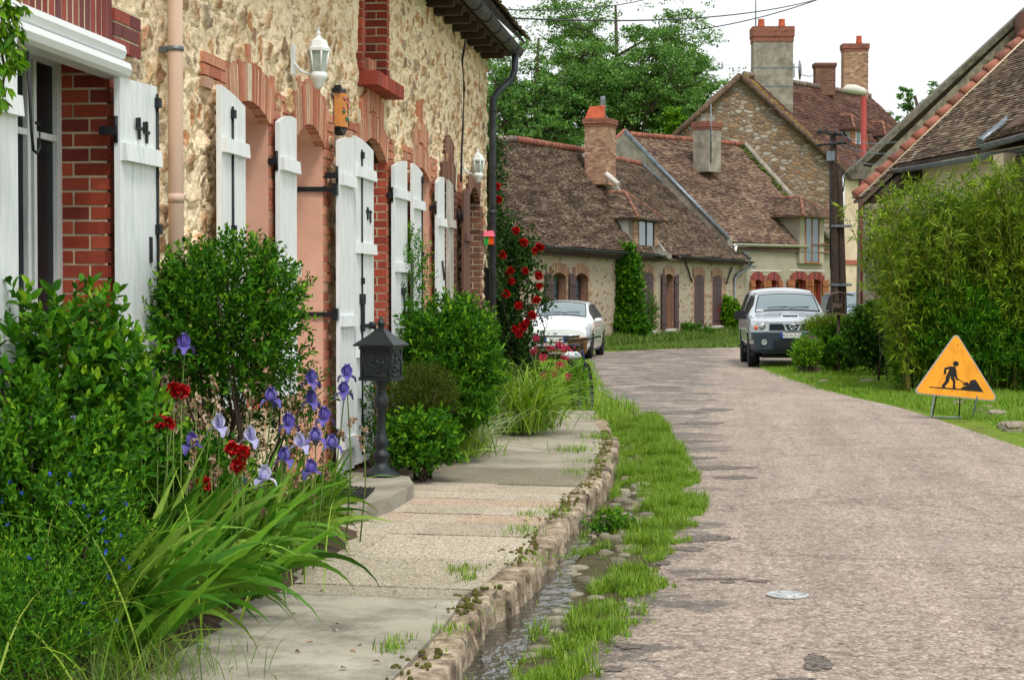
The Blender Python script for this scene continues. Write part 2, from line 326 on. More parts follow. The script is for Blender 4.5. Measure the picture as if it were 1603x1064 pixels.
M['blade_dark'] = mk('dark_grass_blade', [srgb(58, 92, 26), srgb(84, 120, 38), srgb(116, 146, 56), srgb(130, 136, 76)], .5, island=True, var=.1, trans=.3)  # darker olive grass and weeds, their own colour
M['blade_pale'] = mk('variegated_blade', [srgb(150, 170, 120), srgb(196, 206, 170), srgb(90, 130, 60), srgb(220, 224, 200)], .5, island=True, var=.1, trans=.3)
M['stem'] = mk('green_stem', [srgb(86, 116, 44), srgb(108, 130, 60)], .6, var=.2)
M['bark'] = mk('bark', [srgb(58, 46, 38), srgb(92, 78, 66)], .95, scale=14, var=.3, bump=.6, stretch=(1, 1, .3))
M['petal_red'] = mk('red_petal', [srgb(170, 14, 20), srgb(205, 24, 26), srgb(140, 8, 18)], .5, island=True, var=.2, trans=.15)
M['petal_pink'] = mk('crimson_petal', [srgb(190, 30, 84), srgb(214, 60, 110), srgb(160, 20, 60)], .5, island=True, var=.2, trans=.2)
M['petal_violet'] = mk('violet_petal', [srgb(98, 84, 190), srgb(130, 122, 220), srgb(80, 62, 160), srgb(156, 150, 232)], .5, island=True, var=.15, trans=.25)
M['petal_pale'] = mk('pale_lilac_petal', [srgb(190, 186, 232), srgb(216, 214, 240), srgb(150, 146, 224)], .5, island=True, var=.12, trans=.25)
M['petal_blue'] = mk('blue_petal', [srgb(40, 70, 190), srgb(60, 96, 210)], .5, island=True, trans=.2)
M['dry'] = mk('withered_petal', [srgb(176, 150, 122), srgb(128, 92, 70), srgb(206, 190, 166)], .8, island=True, var=.2)
M['soil'] = mk('soil', [srgb(62, 48, 38), srgb(92, 74, 58)], .95, scale=12, var=.3, bump=.8, bscale=30)
M['terracotta'] = mk('terracotta', [srgb(196, 96, 62), srgb(176, 84, 58)], .8, var=.2)
M['rubber'] = mk('tyre_rubber', [srgb(28, 28, 30)], .85, var=.2)
M['black'] = mk('black_plastic', [srgb(26, 30, 36)], .5, var=.1)
M['bumper'] = mk('dark_grey_bumper', [srgb(50, 62, 72)], .5, var=.1)
M['car_white'] = mk('white_car_paint', [srgb(236, 238, 240)], .25, var=.03, coat=1., spec=.5)
M['car_silver'] = mk('silver_car_paint', [srgb(188, 196, 204)], .3, var=.04, metal=.35, coat=.8)
M['lamp_lens'] = mk('headlamp_lens', [srgb(200, 208, 206)], .12, var=.25, vscale=6, metal=.3, spec=.8)
M['orange_lens'] = mk('orange_lens', [srgb(216, 104, 60)], .2, var=.1)
M['chrome'] = mk('chrome', [srgb(200, 204, 208)], .2, metal=.9, var=.05)
M['plate'] = mk('number_plate_white', [srgb(228, 230, 226)], .5, var=.03)
M['plate_blue'] = mk('number_plate_blue', [srgb(30, 70, 160)], .5, var=.03)
M['ink'] = mk('black_ink', [srgb(22, 22, 24)], .6, var=.05)
M['windscreen'] = glass_mat('windscreen_glass', (.16, .22, .24, 1), .08)
# ================================================================ generic building pieces
def bricks(mb, F, u0, u1, z0, z1, o0, o1, bl=.22, bh=.06, j=.012, m=0, axis='u', fixed=0., seed=0, phase=0):
    """running bond: axis 'u' = on the wall face, 'o' = on a plane u=fixed (a reveal), between o0..o1"""
    g = np.random.default_rng(seed + int(abs(u0) * 100)); P = []; z = z0; row = phase
    a0, a1 = (u0, u1) if axis == 'u' else (o0, o1)
    while z < z1 - .02:
        h = min(bh, z1 - z); a = a0 - (bl + j) * (.5 if row % 2 else 0)
        while a < a1 - .005:
            b0, b1 = max(a, a0), min(a + bl, a1)
            if b1 - b0 > .015:
                e = g.uniform(-.0025, .0025); t = g.uniform(-.002, .002, 4)
                if axis == 'u':
                    q0, q1 = o0, o1 + e
                    P.append([F.pt(b0 + t[0], z + t[1], q0), F.pt(b1 + t[2], z + t[1], q0), F.pt(b1 + t[2], z + t[1], q1), F.pt(b0 + t[0], z + t[1], q1),
                              F.pt(b0 + t[0], z + h, q0), F.pt(b1 + t[2], z + h, q0), F.pt(b1 + t[2], z + h, q1), F.pt(b0 + t[0], z + h, q1)])
                else:
                    s_ = -1 if u0 < u1 else 1; f0, f1 = fixed + .1, fixed + e
                    P.append([F.pt(f1, z + t[1], b0), F.pt(f0, z + t[1], b0), F.pt(f0, z + t[1], b1), F.pt(f1, z + t[1], b1),
                              F.pt(f1, z + h, b0), F.pt(f0, z + h, b0), F.pt(f0, z + h, b1), F.pt(f1, z + h, b1)])
            a += bl + j
        z += bh + j; row += 1
    if P: mb.boxes(P, m)
def arch_z(u, u0, u1, zs, rise):
    t = np.clip((np.asarray(u, float) - u0) / (u1 - u0), 0, 1) * 2 - 1
    return zs + rise * (1 - t * t)
def voussoirs(mb, F, u0, u1, zs, rise, h, o0, o1, bw=.056, j=.018, m=0, ext=.0, seed=1, ragged=0., bed=0):
    g = np.random.default_rng(seed + int(abs(u0) * 100)); u = u0 - ext; P = []
    mid = (u0 + u1) / 2; W = (u1 - u0) / 2
    while u < u1 + ext - bw * .5:
        a, b = u, u + bw
        fa = (a - mid) / W * (.22 if rise > 0 else 0) * h; fb = (b - mid) / W * (.22 if rise > 0 else 0) * h
        za, zb = float(arch_z(a, u0, u1, zs, rise)), float(arch_z(b, u0, u1, zs, rise)); hh = h + g.uniform(-.01, .02) + (g.uniform(0, ragged) if g.random() < .5 else 0)
        e = g.uniform(-.003, .003)
        P.append([F.pt(a, za, o0), F.pt(b, zb, o0), F.pt(b, zb, o1 + e), F.pt(a, za, o1 + e), F.pt(a + fa, za + hh, o0), F.pt(b + fb, zb + hh, o0), F.pt(b + fb, zb + hh, o1 + e), F.pt(a + fa, za + hh, o1 + e)])
        u += bw + j
    mb.boxes(P, m)
    if bed:
        us = np.linspace(u0 - ext + .004, u1 + ext - .01, 13); zz = arch_z(us, u0, u1, zs, rise); Q = []
        for i in range(12):
            f = lambda u_: (u_ - mid) / W * (.22 if rise > 0 else 0) * h
            a, b = us[i], us[i + 1]; Q.append([F.pt(a, zz[i] + .004, o0 + .01), F.pt(b, zz[i + 1] + .004, o0 + .01), F.pt(b, zz[i + 1] + .004, o1 - .0028), F.pt(a, zz[i] + .004, o1 - .0028), F.pt(a + f(a), zz[i] + h - .012, o0 + .01), F.pt(b + f(b), zz[i + 1] + h - .012, o0 + .01), F.pt(b + f(b), zz[i + 1] + h - .012, o1 - .0028), F.pt(a + f(a), zz[i] + h - .012, o1 - .0028)])
        mb.boxes(Q, bed)
def quoins(mb, F, u, side, z0, z1, o0, o1, bh=.06, j=.012, m=0, seed=3, wide=.22, narrow=.11):
    g = np.random.default_rng(seed + int(abs(u) * 100)); z = z0; k = 0; P = []
    while z < z1 - .02:
        wv = (wide if k % 4 < 2 else narrow) * g.uniform(.9, 1.08); a, b = (u, u + wv) if side > 0 else (u - wv, u); e = g.uniform(-.003, .003); h = min(bh, z1 - z)
        P.append([F.pt(a, z, o0), F.pt(b, z, o0), F.pt(b, z, o1 + e), F.pt(a, z, o1 + e), F.pt(a, z + h, o0), F.pt(b, z + h, o0), F.pt(b, z + h, o1 + e), F.pt(a, z + h, o1 + e)])
        z += bh + j; k += 1
    mb.boxes(P, m)
def reveal(mb, F, u0, u1, z0, zs, rise, depth, m=0, o=0.0, seg=10):
    us = np.linspace(u0, u1, seg + 1); zz = arch_z(us, u0, u1, zs, rise)
    line = [(u0, z0)] + list(zip(us, zz)) + [(u1, z0)]
    A = [F.pt(a, b, o) for a, b in line]; B = [F.pt(a, b, o - depth) for a, b in line]; n = len(line)
    mb.add(A + B, [(i, (i + 1) % n, n + (i + 1) % n, n + i) for i in range(n)], m)
def wall_open(F, u0, u1, z0, z1, ops, mat, name, parent, thick=.3):
    """plain wall sheet (with thickness at its ends) with arched openings (u0,u1,z0,zs,rise)"""
    mb = MB(); ops = sorted(ops); x = u0
    q = lambda a, b, c, d: mb.add([F.pt(a, c), F.pt(b, c), F.pt(b, d), F.pt(a, d)], [(0, 1, 2, 3)])
    for (a, b, c, zs, rise) in ops:
        if a > x: q(x, a, z0, z1)
        q(a, b, z0, c) if c > z0 + .001 else None
        us = np.linspace(a, b, 9); zz = arch_z(us, a, b, zs, rise)
        for i in range(8): mb.add([F.pt(us[i], zz[i]), F.pt(us[i + 1], zz[i + 1]), F.pt(us[i + 1], z1), F.pt(us[i], z1)], [(0, 1, 2, 3)])
        x = b
    if x < u1: q(x, u1, z0, z1)
    mb.add([F.pt(u0, z0), F.pt(u0, z1), F.pt(u0, z1, -thick), F.pt(u0, z0, -thick)], [(0, 1, 2, 3)])
    mb.add([F.pt(u1, z0), F.pt(u1, z1), F.pt(u1, z1, -thick), F.pt(u1, z0, -thick)], [(0, 1, 2, 3)])
    return mb.build(name, mat, parent)
def window(F, u0, u1, z0, zs, rise, depth, parent, fm, glass='glass', bars=(.33, .66), leaf=2, wide=.055, curtain=False, bar=.03, pr=1.):
    """casement window: frame, glass panes behind, horizontal glazing bars"""
    mb = MB(); o = -depth; top = zs + rise
    mb.fbox(F, u0, u1, z0, z0 + .08, o - .022, o + .02 * pr); mb.fbox(F, u0, u1, zs - .07, top + .02, o - .022, o + .02 * pr)
    for a in (u0, u1 - wide): mb.fbox(F, a, a + wide, z0 + .08, zs - .07, o - .022, o + .022 * pr)
    L = (u1 - u0) / leaf
    for k in range(leaf):
        a, b = u0 + L * k, u0 + L * (k + 1)
        mb.fbox(F, a + wide, a + wide * 1.8, z0 + .08, zs - .07, o - .012, o + .035 * pr); mb.fbox(F, b - wide * .8, b + (0.002 if k < leaf - 1 else -wide), z0 + .08, zs - .07, o - .012, o + .036 * pr) if k < leaf - 1 else mb.fbox(F, b - wide * 1.8, b - wide, z0 + .08, zs - .07, o - .012, o + .035 * pr)
        for t in bars:
            z = z0 + (zs - z0) * t; mb.fbox(F, a + wide * 1.8, b - wide * (.8 if k < leaf - 1 else 1.8), z, z + bar, o - .012, o + .03 * pr)
    fr = mb.build("window", M[fm], parent)
    g = MB(); g.add([F.pt(u0, z0, o - .008), F.pt(u1, z0, o - .008), F.pt(u1, top, o - .008), F.pt(u0, top, o - .008)], [(0, 1, 2, 3)]); g.build("pane", M[glass], fr)
    if curtain:
        c = MB(); n = 40; us = np.linspace(u0, u1, n); V = np.array([[F.pt(u, z, o - .07 + .015 * sin(u * 90)) for z in (z0 + .05, zs - .3)] for u in us]); c.grid(V); c.build("curtain", M['curtain'], fr)
    return fr
def shutter(F, ua, ub, z0, za, zb, off, mat, parent, battens, crown=0., rod=None, th=.03, planks=4, hinge=None, skew=0., diag=False, bm=None, bt=.035, edge=True):
    """board leaf against the wall from ua (left) to ub (right); top runs za->zb with a bulge; skew pushes ub outward"""
    mb = MB(); s = np.linspace(0, 1, planks + 1)
    of = lambda t: off + skew * t
    for k in range(planks):
        t0, t1 = s[k] + .004, s[k + 1] - .004; tm = np.linspace(t0, t1, 5)
        pts = [F.pt(ua + (ub - ua) * t0, z0, of(t0))] + [F.pt(ua + (ub - ua) * t, za + (zb - za) * t + crown * (1 - (2 * t - 1) ** 2), of(t)) for t in tm] + [F.pt(ua + (ub - ua) * t1, z0, of(t1))]
        mb.prism(pts, F.n * th)
    o = mb.build("shutter", M[mat], parent)
    for z in battens:
        b = MB(); e = .02 * (ub - ua)
        P = [F.pt(ua + e, z, of(.02) + th), F.pt(ub - e, z, of(.98) + th), F.pt(ub - e, z, of(.98) + th + bt), F.pt(ua + e, z, of(.02) + th + bt),
             F.pt(ua + e, z + .085, of(.02) + th), F.pt(ub - e, z + .085, of(.98) + th), F.pt(ub - e, z + .085, of(.98) + th + bt * .8), F.pt(ua + e, z + .085, of(.02) + th + bt * .8)]
        b.hexa(P); b.build("batten", M[bm or mat], o)
    if rod is not None:
        h = MB()
        u = ua + (ub - ua) * rod; ro = of(rod) + th + .008
        h.tube([F.pt(u, z0 + .06, ro), F.pt(u, min(za, zb) - .03, ro)], .008, 6)
        for z in (z0 + (za - z0) * .55, z0 + .2, min(za, zb) - .1): h.fbox(F, u - .02, u + .02, z, z + .05, ro - .01, ro + .018)
        h.build("rod", M['iron'], o)
    if hinge is not None:
        u = ua if hinge < 0 else ub
        for z in (z0 + .25, za - .28):
            h = MB(); h.fbox(F, u - .018, u + .018, z, z + .04, -.0, of(0 if hinge < 0 else 1) + th * .5 + .003); h.tube([F.pt(u, z - .04, of(0 if hinge < 0 else 1) + .01), F.pt(u, z + .09, of(0 if hinge < 0 else 1) + .01)], .011, 6); h.build("hinge", M['iron'], o)
    return o

# ================================================================ the big stone house on the left
FA = Frame((-3.07, 0), (-3.07, 22)); WEND = 21.9; WTOP = 4.72
house = thing("stone_house", (-3.07, 14, .2), "long rubble stone house with white shutters and pink window reveals beside the pavement", "house")
# openings: u0,u1,z0,spring,rise,depth, brick height, material key
OPS = {'near': (7.15, 8.37, .95, 2.80, .0, .24), 'pinkwin': (10.50, 11.40, .93, 2.72, .10, .26), 'pinkdoor': (12.13, 12.96, .25, 2.70, .13, .26),
       'door': (14.25, 15.36, .25, 2.76, .17, .26), 'pinkwin2': (16.65, 17.60, .93, 2.74, .11, .26), 'brownwin': (18.42, 19.30, .93, 2.74, .11, .26), 'brownarch': (20.28, 21.15, .25, 2.72, .16, .30)}
UPW = (14.43, 15.34, 3.45, 4.72, 0, .24)
def facade():
    st = .0105; us = np.arange(5.2, WEND + .001, st); zs = np.arange(-.05, WTOP, st); U, Z = np.meshgrid(us, zs, indexing='ij')
    Uw = U + .05 * (fbm(U * 5, Z * 5, 11) - .5); Zw = Z + .07 * (fbm(U * 5, Z * 5, 23) - .5)
    cu, cz = .155, .15
    gi, gj = np.floor(Uw / cu).astype(int), np.floor(Zw / cz).astype(int); best = np.full(U.shape, 9.); sec = np.full(U.shape, 9.); bi = np.zeros(U.shape, int); bj = np.zeros(U.shape, int)
    for di in (-1, 0, 1):
        for dj in (-1, 0, 1):
            i, j = gi + di, gj + dj; sx = (i + .15 + .7 * _h(i, j, 1)) * cu; sz = (j + .15 + .7 * _h(i, j, 2)) * cz
            el = .75 + .7 * _h(i, j, 9)
            d = np.hypot((Uw - sx) * el, (Zw - sz) / el); nb = d < best
            sec = np.where(nb, best, np.minimum(sec, d)); bi = np.where(nb, i, bi); bj = np.where(nb, j, bj); best = np.where(nb, d, best)
    edge = sec - best; r1 = _h(bi, bj, 3); r2 = _h(bi, bj, 4); r3 = _h(bi, bj, 5)
    thr = .030 + .054 * r1 + .012 * (fbm(U * 14, Z * 14, 31) - .5) * 4
    far = np.clip((U - 15) / 4, 0, 1)
    low = np.clip((1.2 - Z) / .6, 0, 1) * np.clip((11 - U) / 1.0, 0, 1)
    thr = thr + .012 * far * 0
    mask = np.clip((edge - thr) / .012, 0, 1) * (r2 > .20 - .14 * far)
    n1 = fbm(U * 7, Z * 7, 41); n2 = fbm(U * 26, Z * 26, 51, 3); n3 = vnoise(U * 60, Z * 60, 6)
    hgt = (n1 - .5) * .05 + (n2 - .5) * .020 + (n3 - .5) * .006 + mask * (-.010 + .042 * r3 + .012 * (n2 - .5)) - .02 * (edge < .02) * (1 - mask) * (r1 > .5)
    hgt = hgt - .008 * np.clip((_h(gi, gj, 8) > .93) * (best < .03), 0, 1)
    # flat bed under the brick dressings
    flat = np.zeros(U.shape, bool); keep = np.ones((len(us) - 1, len(zs) - 1), bool); Uc, Zc = (U[:-1, :-1] + st / 2), (Z[:-1, :-1] + st / 2)
    for k, (a, b, c, zp, ri, dp) in list(OPS.items()) + [('u', UPW)]:
        flat |= (U > a - .13) & (U < b + .13) & (Z > c - .1) & (Z < zp + ri + .1)
        flat |= (U > a - .1) & (U < b + .1) & (Z < arch_z(U, a, b, zp, ri) + .2) & (Z > zp)
        keep &= ~((Uc > a - .005) & (Uc < b + .005) & (Zc > c) & (Zc < arch_z(Uc, a, b, zp, ri) + .01))
    hgt = np.where(flat, np.minimum(hgt * .3, .0) - .004, hgt)
    hgt = hgt - .012
    # colours: sandy mortar, ochre / brown / grey stones
    g3 = np.random.default_rng(3)
    lin = lambda c: np.array(srgb(*c)[:3])
    mort = lin((255, 236, 206)) * (0.86 + .32 * fbm(U * 1.3, Z * 1.3, 61))[..., None]
    mort = mort * (1 + .2 * (n2 - .5))[..., None]
    pal = np.array([lin(c) for c in ((166, 122, 86), (204, 160, 114), (148, 112, 88), (216, 182, 142), (178, 158, 136), (190, 144, 98), (194, 128, 80), (158, 140, 122))])
    stn = pal[(r2 * 997).astype(int) % 8] * (.62 + .75 * fbm(U * 22, Z * 22, 71))[..., None] * (1 - .15 * far)[..., None]
    a = (mask * (.52 + .34 * (fbm(U * 12, Z * 12, 81) > .40)))[..., None]; col = mort * (1 - a) + stn * a
    rust = np.clip(fbm(U * 2.2, Z * 2.2, 91) - .58, 0, 1)[..., None] * 3; col = col * (1 - rust * .5) + lin((206, 160, 110)) * rust * .5
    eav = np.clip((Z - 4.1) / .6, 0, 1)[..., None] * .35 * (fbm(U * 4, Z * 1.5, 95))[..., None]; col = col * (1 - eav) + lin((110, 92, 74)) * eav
    base = (np.clip((.75 - Z) / .4, 0, 1) * np.clip(fbm(U * 3, Z * 3, 99) * 1.6, 0, 1) * .6)[..., None]; col = col * (1 - base) + lin((158, 140, 116)) * base
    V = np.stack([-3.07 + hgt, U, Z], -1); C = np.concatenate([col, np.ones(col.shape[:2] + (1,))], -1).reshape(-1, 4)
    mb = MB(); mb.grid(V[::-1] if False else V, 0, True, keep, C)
    mb.box((-3.7, 5.2, -.05), (-3.42, WEND, WTOP)); 
    mb.add([(-3.08, WEND, -.05), (-3.5, WEND, -.05), (-3.5, WEND, WTOP), (-3.08, WEND, WTOP)], [(0, 1, 2, 3)], 0, False, np.tile([[.35, .28, .2, 1]], (4, 1)))
    mb.box((-8.5, WEND - .4, -.05), (-3.5, WEND - .02, WTOP)); mb.add([(-8.5, WEND - .4, WTOP), (-8.5, WEND - .02, WTOP), (-3.1, WEND - .02, WTOP + .0), (-3.1, WEND - .4, WTOP), (-5.8, WEND - .4, 7.6), (-5.8, WEND - .02, 7.6)], [(0, 3, 4, 4)][:0] or [(1, 2, 5, 5)][:0] or [(0, 1, 5, 4)])
    mb.build("wall", M['wall'], house)
facade()
B = MB()
DM = [M['brick_red'], M['brick_lintel'], M['brick_orange'], M['brick_brown'], M['lime']]
def flush(name="brick_surround"):
    global B
    o = B.build(name, DM, house); B = MB(); return o
def dress(key, m=0, h=.22, ragged=.0, lw=(.22, .11), side_r=True):
    a, b, c, zp, ri, dp = OPS[key] if key in OPS else UPW
    B.fbox(FA, a - .02, b + .02, zp + ri + .02, zp + ri + h * .9, -.02, .004, 4)
    voussoirs(B, FA, a, b, zp, ri, h, -.06, .016, m=m, ext=.05, ragged=ragged, bed=4)
    quoins(B, FA, a - .005, -1, c, zp - .01, -.06, .014, m=m, wide=lw[0], narrow=lw[1])
    quoins(B, FA, b + .005, 1, c, zp - .01, -.06, .014, m=m, wide=lw[0], narrow=lw[1])
    B.fbox(FA, a - .10, a - .008, c, zp - .012, -.02, .0095, 4); B.fbox(FA, b + .016, b + .10, c, zp - .012, -.02, .0095, 4)
def rev_bricks(u, z0, z1, depth, m, bl=.22):
    bricks(B, FA, 0, -1, z0, z1, -depth, .010, axis='o', fixed=u, m=m, bl=bl)
    B.add([FA.pt(u + .006, z0, -depth), FA.pt(u + .006, z0, .0), FA.pt(u + .006, z1, .0), FA.pt(u + .006, z1, -depth)], [(0, 1, 2, 3)], 4)
voussoirs(B, FA, 5.6, 8.40, 2.80, 0, .33, -.06, .02, m=1, bed=4)
bricks(B, FA, 8.42, 8.80, 2.80, 3.03, -.06, .026, m=1); B.fbox(FA, 8.43, 8.79, 2.81, 3.02, -.02, .021, 4); flush("brick_lintel")
quoins(B, FA, 8.375, 1, .95, 2.79, -.06, .016, m=0, wide=.16, narrow=.13); B.fbox(FA, 8.39, 8.49, .95, 2.79, -.02, .002, 4); rev_bricks(8.37, .95, 2.79, .25, 0, .155); flush()
dress('pinkwin', m=2, h=.25, ragged=.12); bricks(B, FA, 9.95, 10.42, 2.80, 3.02, -.05, .012, m=2); bricks(B, FA, 11.46, 11.95, 2.62, 2.95, -.05, .012, m=2); flush()
dress('pinkdoor', m=2, h=.30, ragged=.10); bricks(B, FA, 13.02, 13.3, 2.62, 2.98, -.05, .012, m=2); flush()
dress('door', m=2, h=.22); voussoirs(B, FA, 14.35, 15.26, 3.0, .16, .20, -.05, .014, m=2, bed=4); voussoirs(B, FA, 14.62, 14.9, 3.4, 0, .2, -.05, .012, m=2)
bricks(B, FA, 13.85, 14.22, 2.78, 2.99, -.05, .013, m=2); bricks(B, FA, 15.42, 15.75, 2.6, 3.0, -.05, .013, m=2); rev_bricks(15.355, .25, 2.76, .3, 0); flush()
dress('pinkwin2', m=2, h=.22); voussoirs(B, FA, 16.75, 17.5, 2.98, .12, .2, -.05, .014, m=2, bed=4); voussoirs(B, FA, 17.0, 17.22, 3.3, 0, .2, -.05, .012, m=2)
bricks(B, FA, 16.2, 16.6, 2.8, 3.0, -.05, .012, m=2); bricks(B, FA, 17.66, 18.05, 2.66, 3.0, -.05, .012, m=2); flush()
dress('brownwin', m=3, h=.24); voussoirs(B, FA, 18.55, 19.15, 3.0, .1, .22, -.05, .014, m=3, bed=4); bricks(B, FA, 19.38, 19.8, 2.6, 2.98, -.05, .012, m=2); rev_bricks(19.295, .93, 2.74, .26, 3); flush()
dress('brownarch', m=3, h=.24, lw=(.3, .22)); quoins(B, FA, 19.75, 1, .2, 2.7, -.05, .012, m=3, wide=.3, narrow=.2); rev_bricks(21.145, .25, 2.72, .3, 3); flush()
for u, s_ in ((14.425, -1), (15.345, 1)): quoins(B, FA, u, s_, 3.46, 4.72, -.06, .02, m=0, wide=.13, narrow=.11); B.fbox(FA, min(u, u + s_ * .1), max(u, u + s_ * .1), 3.46, 4.7, -.02, .013, 4); (flush() if s_ < 0 else None)
rev_bricks(15.335, 3.46, 4.72, .3, 0); flush()
P = []; u = 14.30
while u < 15.45:
    P.append([FA.pt(u, 3.33, -.1), FA.pt(u + .06, 3.33, -.1), FA.pt(u + .06, 3.33, .155), FA.pt(u, 3.33, .155), FA.pt(u, 3.46, -.1), FA.pt(u + .06, 3.46, -.1), FA.pt(u + .06, 3.445, .155), FA.pt(u, 3.445, .155)]); u += .068
B.boxes(P, 0); B.fbox(FA, 14.31, 15.44, 3.338, 3.438, -.09, .148, 4); flush("brick_sill")
ALLOPS = dict(OPS); ALLOPS['up'] = UPW
for k, (a, b, c, zp, ri, dp) in ALLOPS.items():
    pinky = k.startswith('pink'); PK = MB(); reveal(PK, FA, a, b + (0 if pinky else .02), c, zp + .002, ri, dp + .004, 0, .003); PK.build("window_reveal", M['pink' if pinky else 'wood_dark'], house)
    if k in ('pinkwin', 'pinkwin2', 'brownwin', 'up'): window(FA, a, b, c, zp, ri, dp, house, 'white_paint')
    elif k == 'near': window(FA, a, b, c, zp - .03, 0, dp, house, 'white_paint', leaf=3, wide=.042, curtain=True, bars=(.76,), pr=.45)
    else:
        d_ = MB(); d_.fbox(FA, a, b, c, zp + ri, -dp - .05, -dp - .008); dd = d_.build("door", M['white_paint' if k != 'brownarch' else 'brown_paint'], house)
        h_ = MB(); h_.tube([FA.pt(a + .1, 1.2, -dp), FA.pt(a + .1, 1.2, -dp + .06), FA.pt(a + .2, 1.2, -dp + .06)], .01, 6); h_.build("handle", M['iron'], dd)
    if k in ('near', 'pinkwin', 'pinkwin2', 'brownwin'): sl = MB(); sl.fbox(FA, a - .05, b + .05, c - .07, c, -.25, .06); sl.build("window_sill", M['terracotta'], house)
# roller-blind box over the near window: two bull-nosed rails
hb = MB()
for zc, o in ((2.775, .075), (2.69, .095)):
    pr = [(0, -.045), (o, -.045), (o + .025, -.03), (o + .035, 0), (o + .025, .03), (o, .042), (0, .042)]
    hb.prism([FA.pt(6.2, zc + q, p) for p, q in pr], FA.u * (8.36 + (.0 if zc > 2.7 else .02) - 6.2))
hb.build("roller_blind_box", M['pvc'], house)
# shutters
A_ = shutter(FA, 8.28, 8.78, .98, 2.645, 2.655, .07, 'white_paint', house, (2.24, 1.30), rod=.97, hinge=-1, skew=.02, planks=3)
for (u, z) in ((8.50, 2.42), (8.61, 2.41)):
    hw = MB()
    hw.fbox(FA, u, u + .018, z - .06, z + .05, .115, .125); hw.fbox(FA, u - .035, u + .05, z - .012, z + .004, .115, .124); hw.fbox(FA, u - .035, u - .022, z, z + .045, .115, .124); hw.build('shutter_catch', M['iron'], A_)
hw = MB(); hw.fbox(FA, 8.66, 8.69, 1.75, 1.88, .115, .125); hw.build("shutter_catch", M['iron'], A_)
shutter(FA, 6.45, 7.0, .98, 2.645, 2.65, .06, 'white_paint', house, (2.32, 1.30), hinge=1, skew=.03, planks=3)
hk = MB(); hk.tube([FA.pt(7.18, 2.62, .09), FA.pt(7.19, 2.28, .10), FA.pt(7.21, 2.20, .10), FA.pt(7.25, 2.19, .10), FA.pt(7.28, 2.22, .10), FA.pt(7.28, 2.31, .10), FA.pt(7.24, 2.32, .10)], .007, 6); hk.build("blind_crank", M['iron'], house)
shutter(FA, 9.97, 10.49, .90, 2.81, 2.735, .075, 'white_paint', house, (2.42, 1.72, 1.1), crown=.01, rod=.42, hinge=1)
shutter(FA, 11.415, 11.88, .90, 2.735, 2.80, .045, 'white_paint', house, (2.42, 1.72, 1.1), crown=.03, hinge=-1)
shutter(FA, 12.99, 13.49, .24, 2.75, 2.815, .095, 'white_paint', house, (2.42, 1.35, .42), crown=.012, hinge=-1)
shutter(FA, 13.53, 14.23, .26, 2.84, 2.775, .10, 'white_paint', house, (2.52, 1.92, 1.1), crown=.012, rod=.30, hinge=1)
shutter(FA, 15.38, 16.0, .26, 2.74, 2.83, .05, 'white_paint', house, (2.46, 1.80, 1.3), crown=.012, hinge=-1)
shutter(FA, 16.12, 16.62, .90, 2.82, 2.76, .085, 'white_paint', house, (2.4, 1.2), crown=.01, rod=.85, hinge=1)
shutter(FA, 17.62, 18.05, .90, 2.74, 2.81, .06, 'white_paint', house, (2.3, 1.2), crown=.03, hinge=-1)
shutter(FA, 18.08, 18.40, .90, 2.80, 2.76, .10, 'grey_paint', house, (2.3, 1.5), hinge=1, planks=2)
shutter(FA, 19.32, 19.76, .90, 2.74, 2.80, .07, 'brown_paint', house, (2.2,), crown=.02, hinge=-1)
# strap hinges bedded in the pink jamb, with forked tails; lock furniture on the door leaves
for z in (2.385, 1.445):
    sh = MB(); y = 12.95
    sh.box((-3.25, y - .012, z - .018), (-2.97, y, z + .018)); sh.tube([(-3.25, y - .006, z + .01), (-3.29, y - .006, z + .02), (-3.31, y - .006, z + .045)], [.012, .009, .003], 6); sh.tube([(-3.25, y - .006, z - .01), (-3.29, y - .006, z - .02), (-3.31, y - .006, z - .045)], [.012, .009, .003], 6)
    sh.box((-2.995, y - .02, z - .045), (-2.955, y + .06, z + .045))
    for x in (-3.2, -3.1, -3.03): sh.lathe([(.009, 0), (.009, .008), (.001, .012)], (x, y - .01, z), 8, axis=(0, -1, 0))
    sh.build("strap_hinge", M['iron'], house)
lk = MB(); lk.fbox(FA, 13.66, 13.82, 1.52, 1.60, .13, .15); lk.fbox(FA, 13.70, 13.76, 1.30, 1.56, .132, .155); lk.fbox(FA, 13.68, 14.1, 1.33, 1.36, .134, .15); lk.lathe([(.03, 0), (.03, .05), (.001, .055)], FA.pt(14.05, 1.345, .13), 10, axis=(1, 0, 0))
lk.build("door_latch", M['iron'], house); lk = MB(); lk.fbox(FA, 13.95, 13.99, 2.2, 2.3, .13, .14); lk.fbox(FA, 14.05, 14.09, 2.18, 2.28, .13, .14); lk.fbox(FA, 13.91, 14.12, 2.26, 2.275, .13, .14)
lk.build("scroll_catch", M['iron'], house); lk = MB(); lk.tube([FA.pt(15.72, 1.62, .10), FA.pt(15.72, 1.4, .11)], .012, 6); lk.fbox(FA, 15.68, 15.80, 1.60, 1.66, .08, .11); lk.build("door_latch", M['iron'], house); lk = MB(); lk.tube([FA.pt(17.85, 1.95, .10), FA.pt(17.85, 1.75, .12)], .012, 6)
lk.build("door_latch", M['iron'], house)
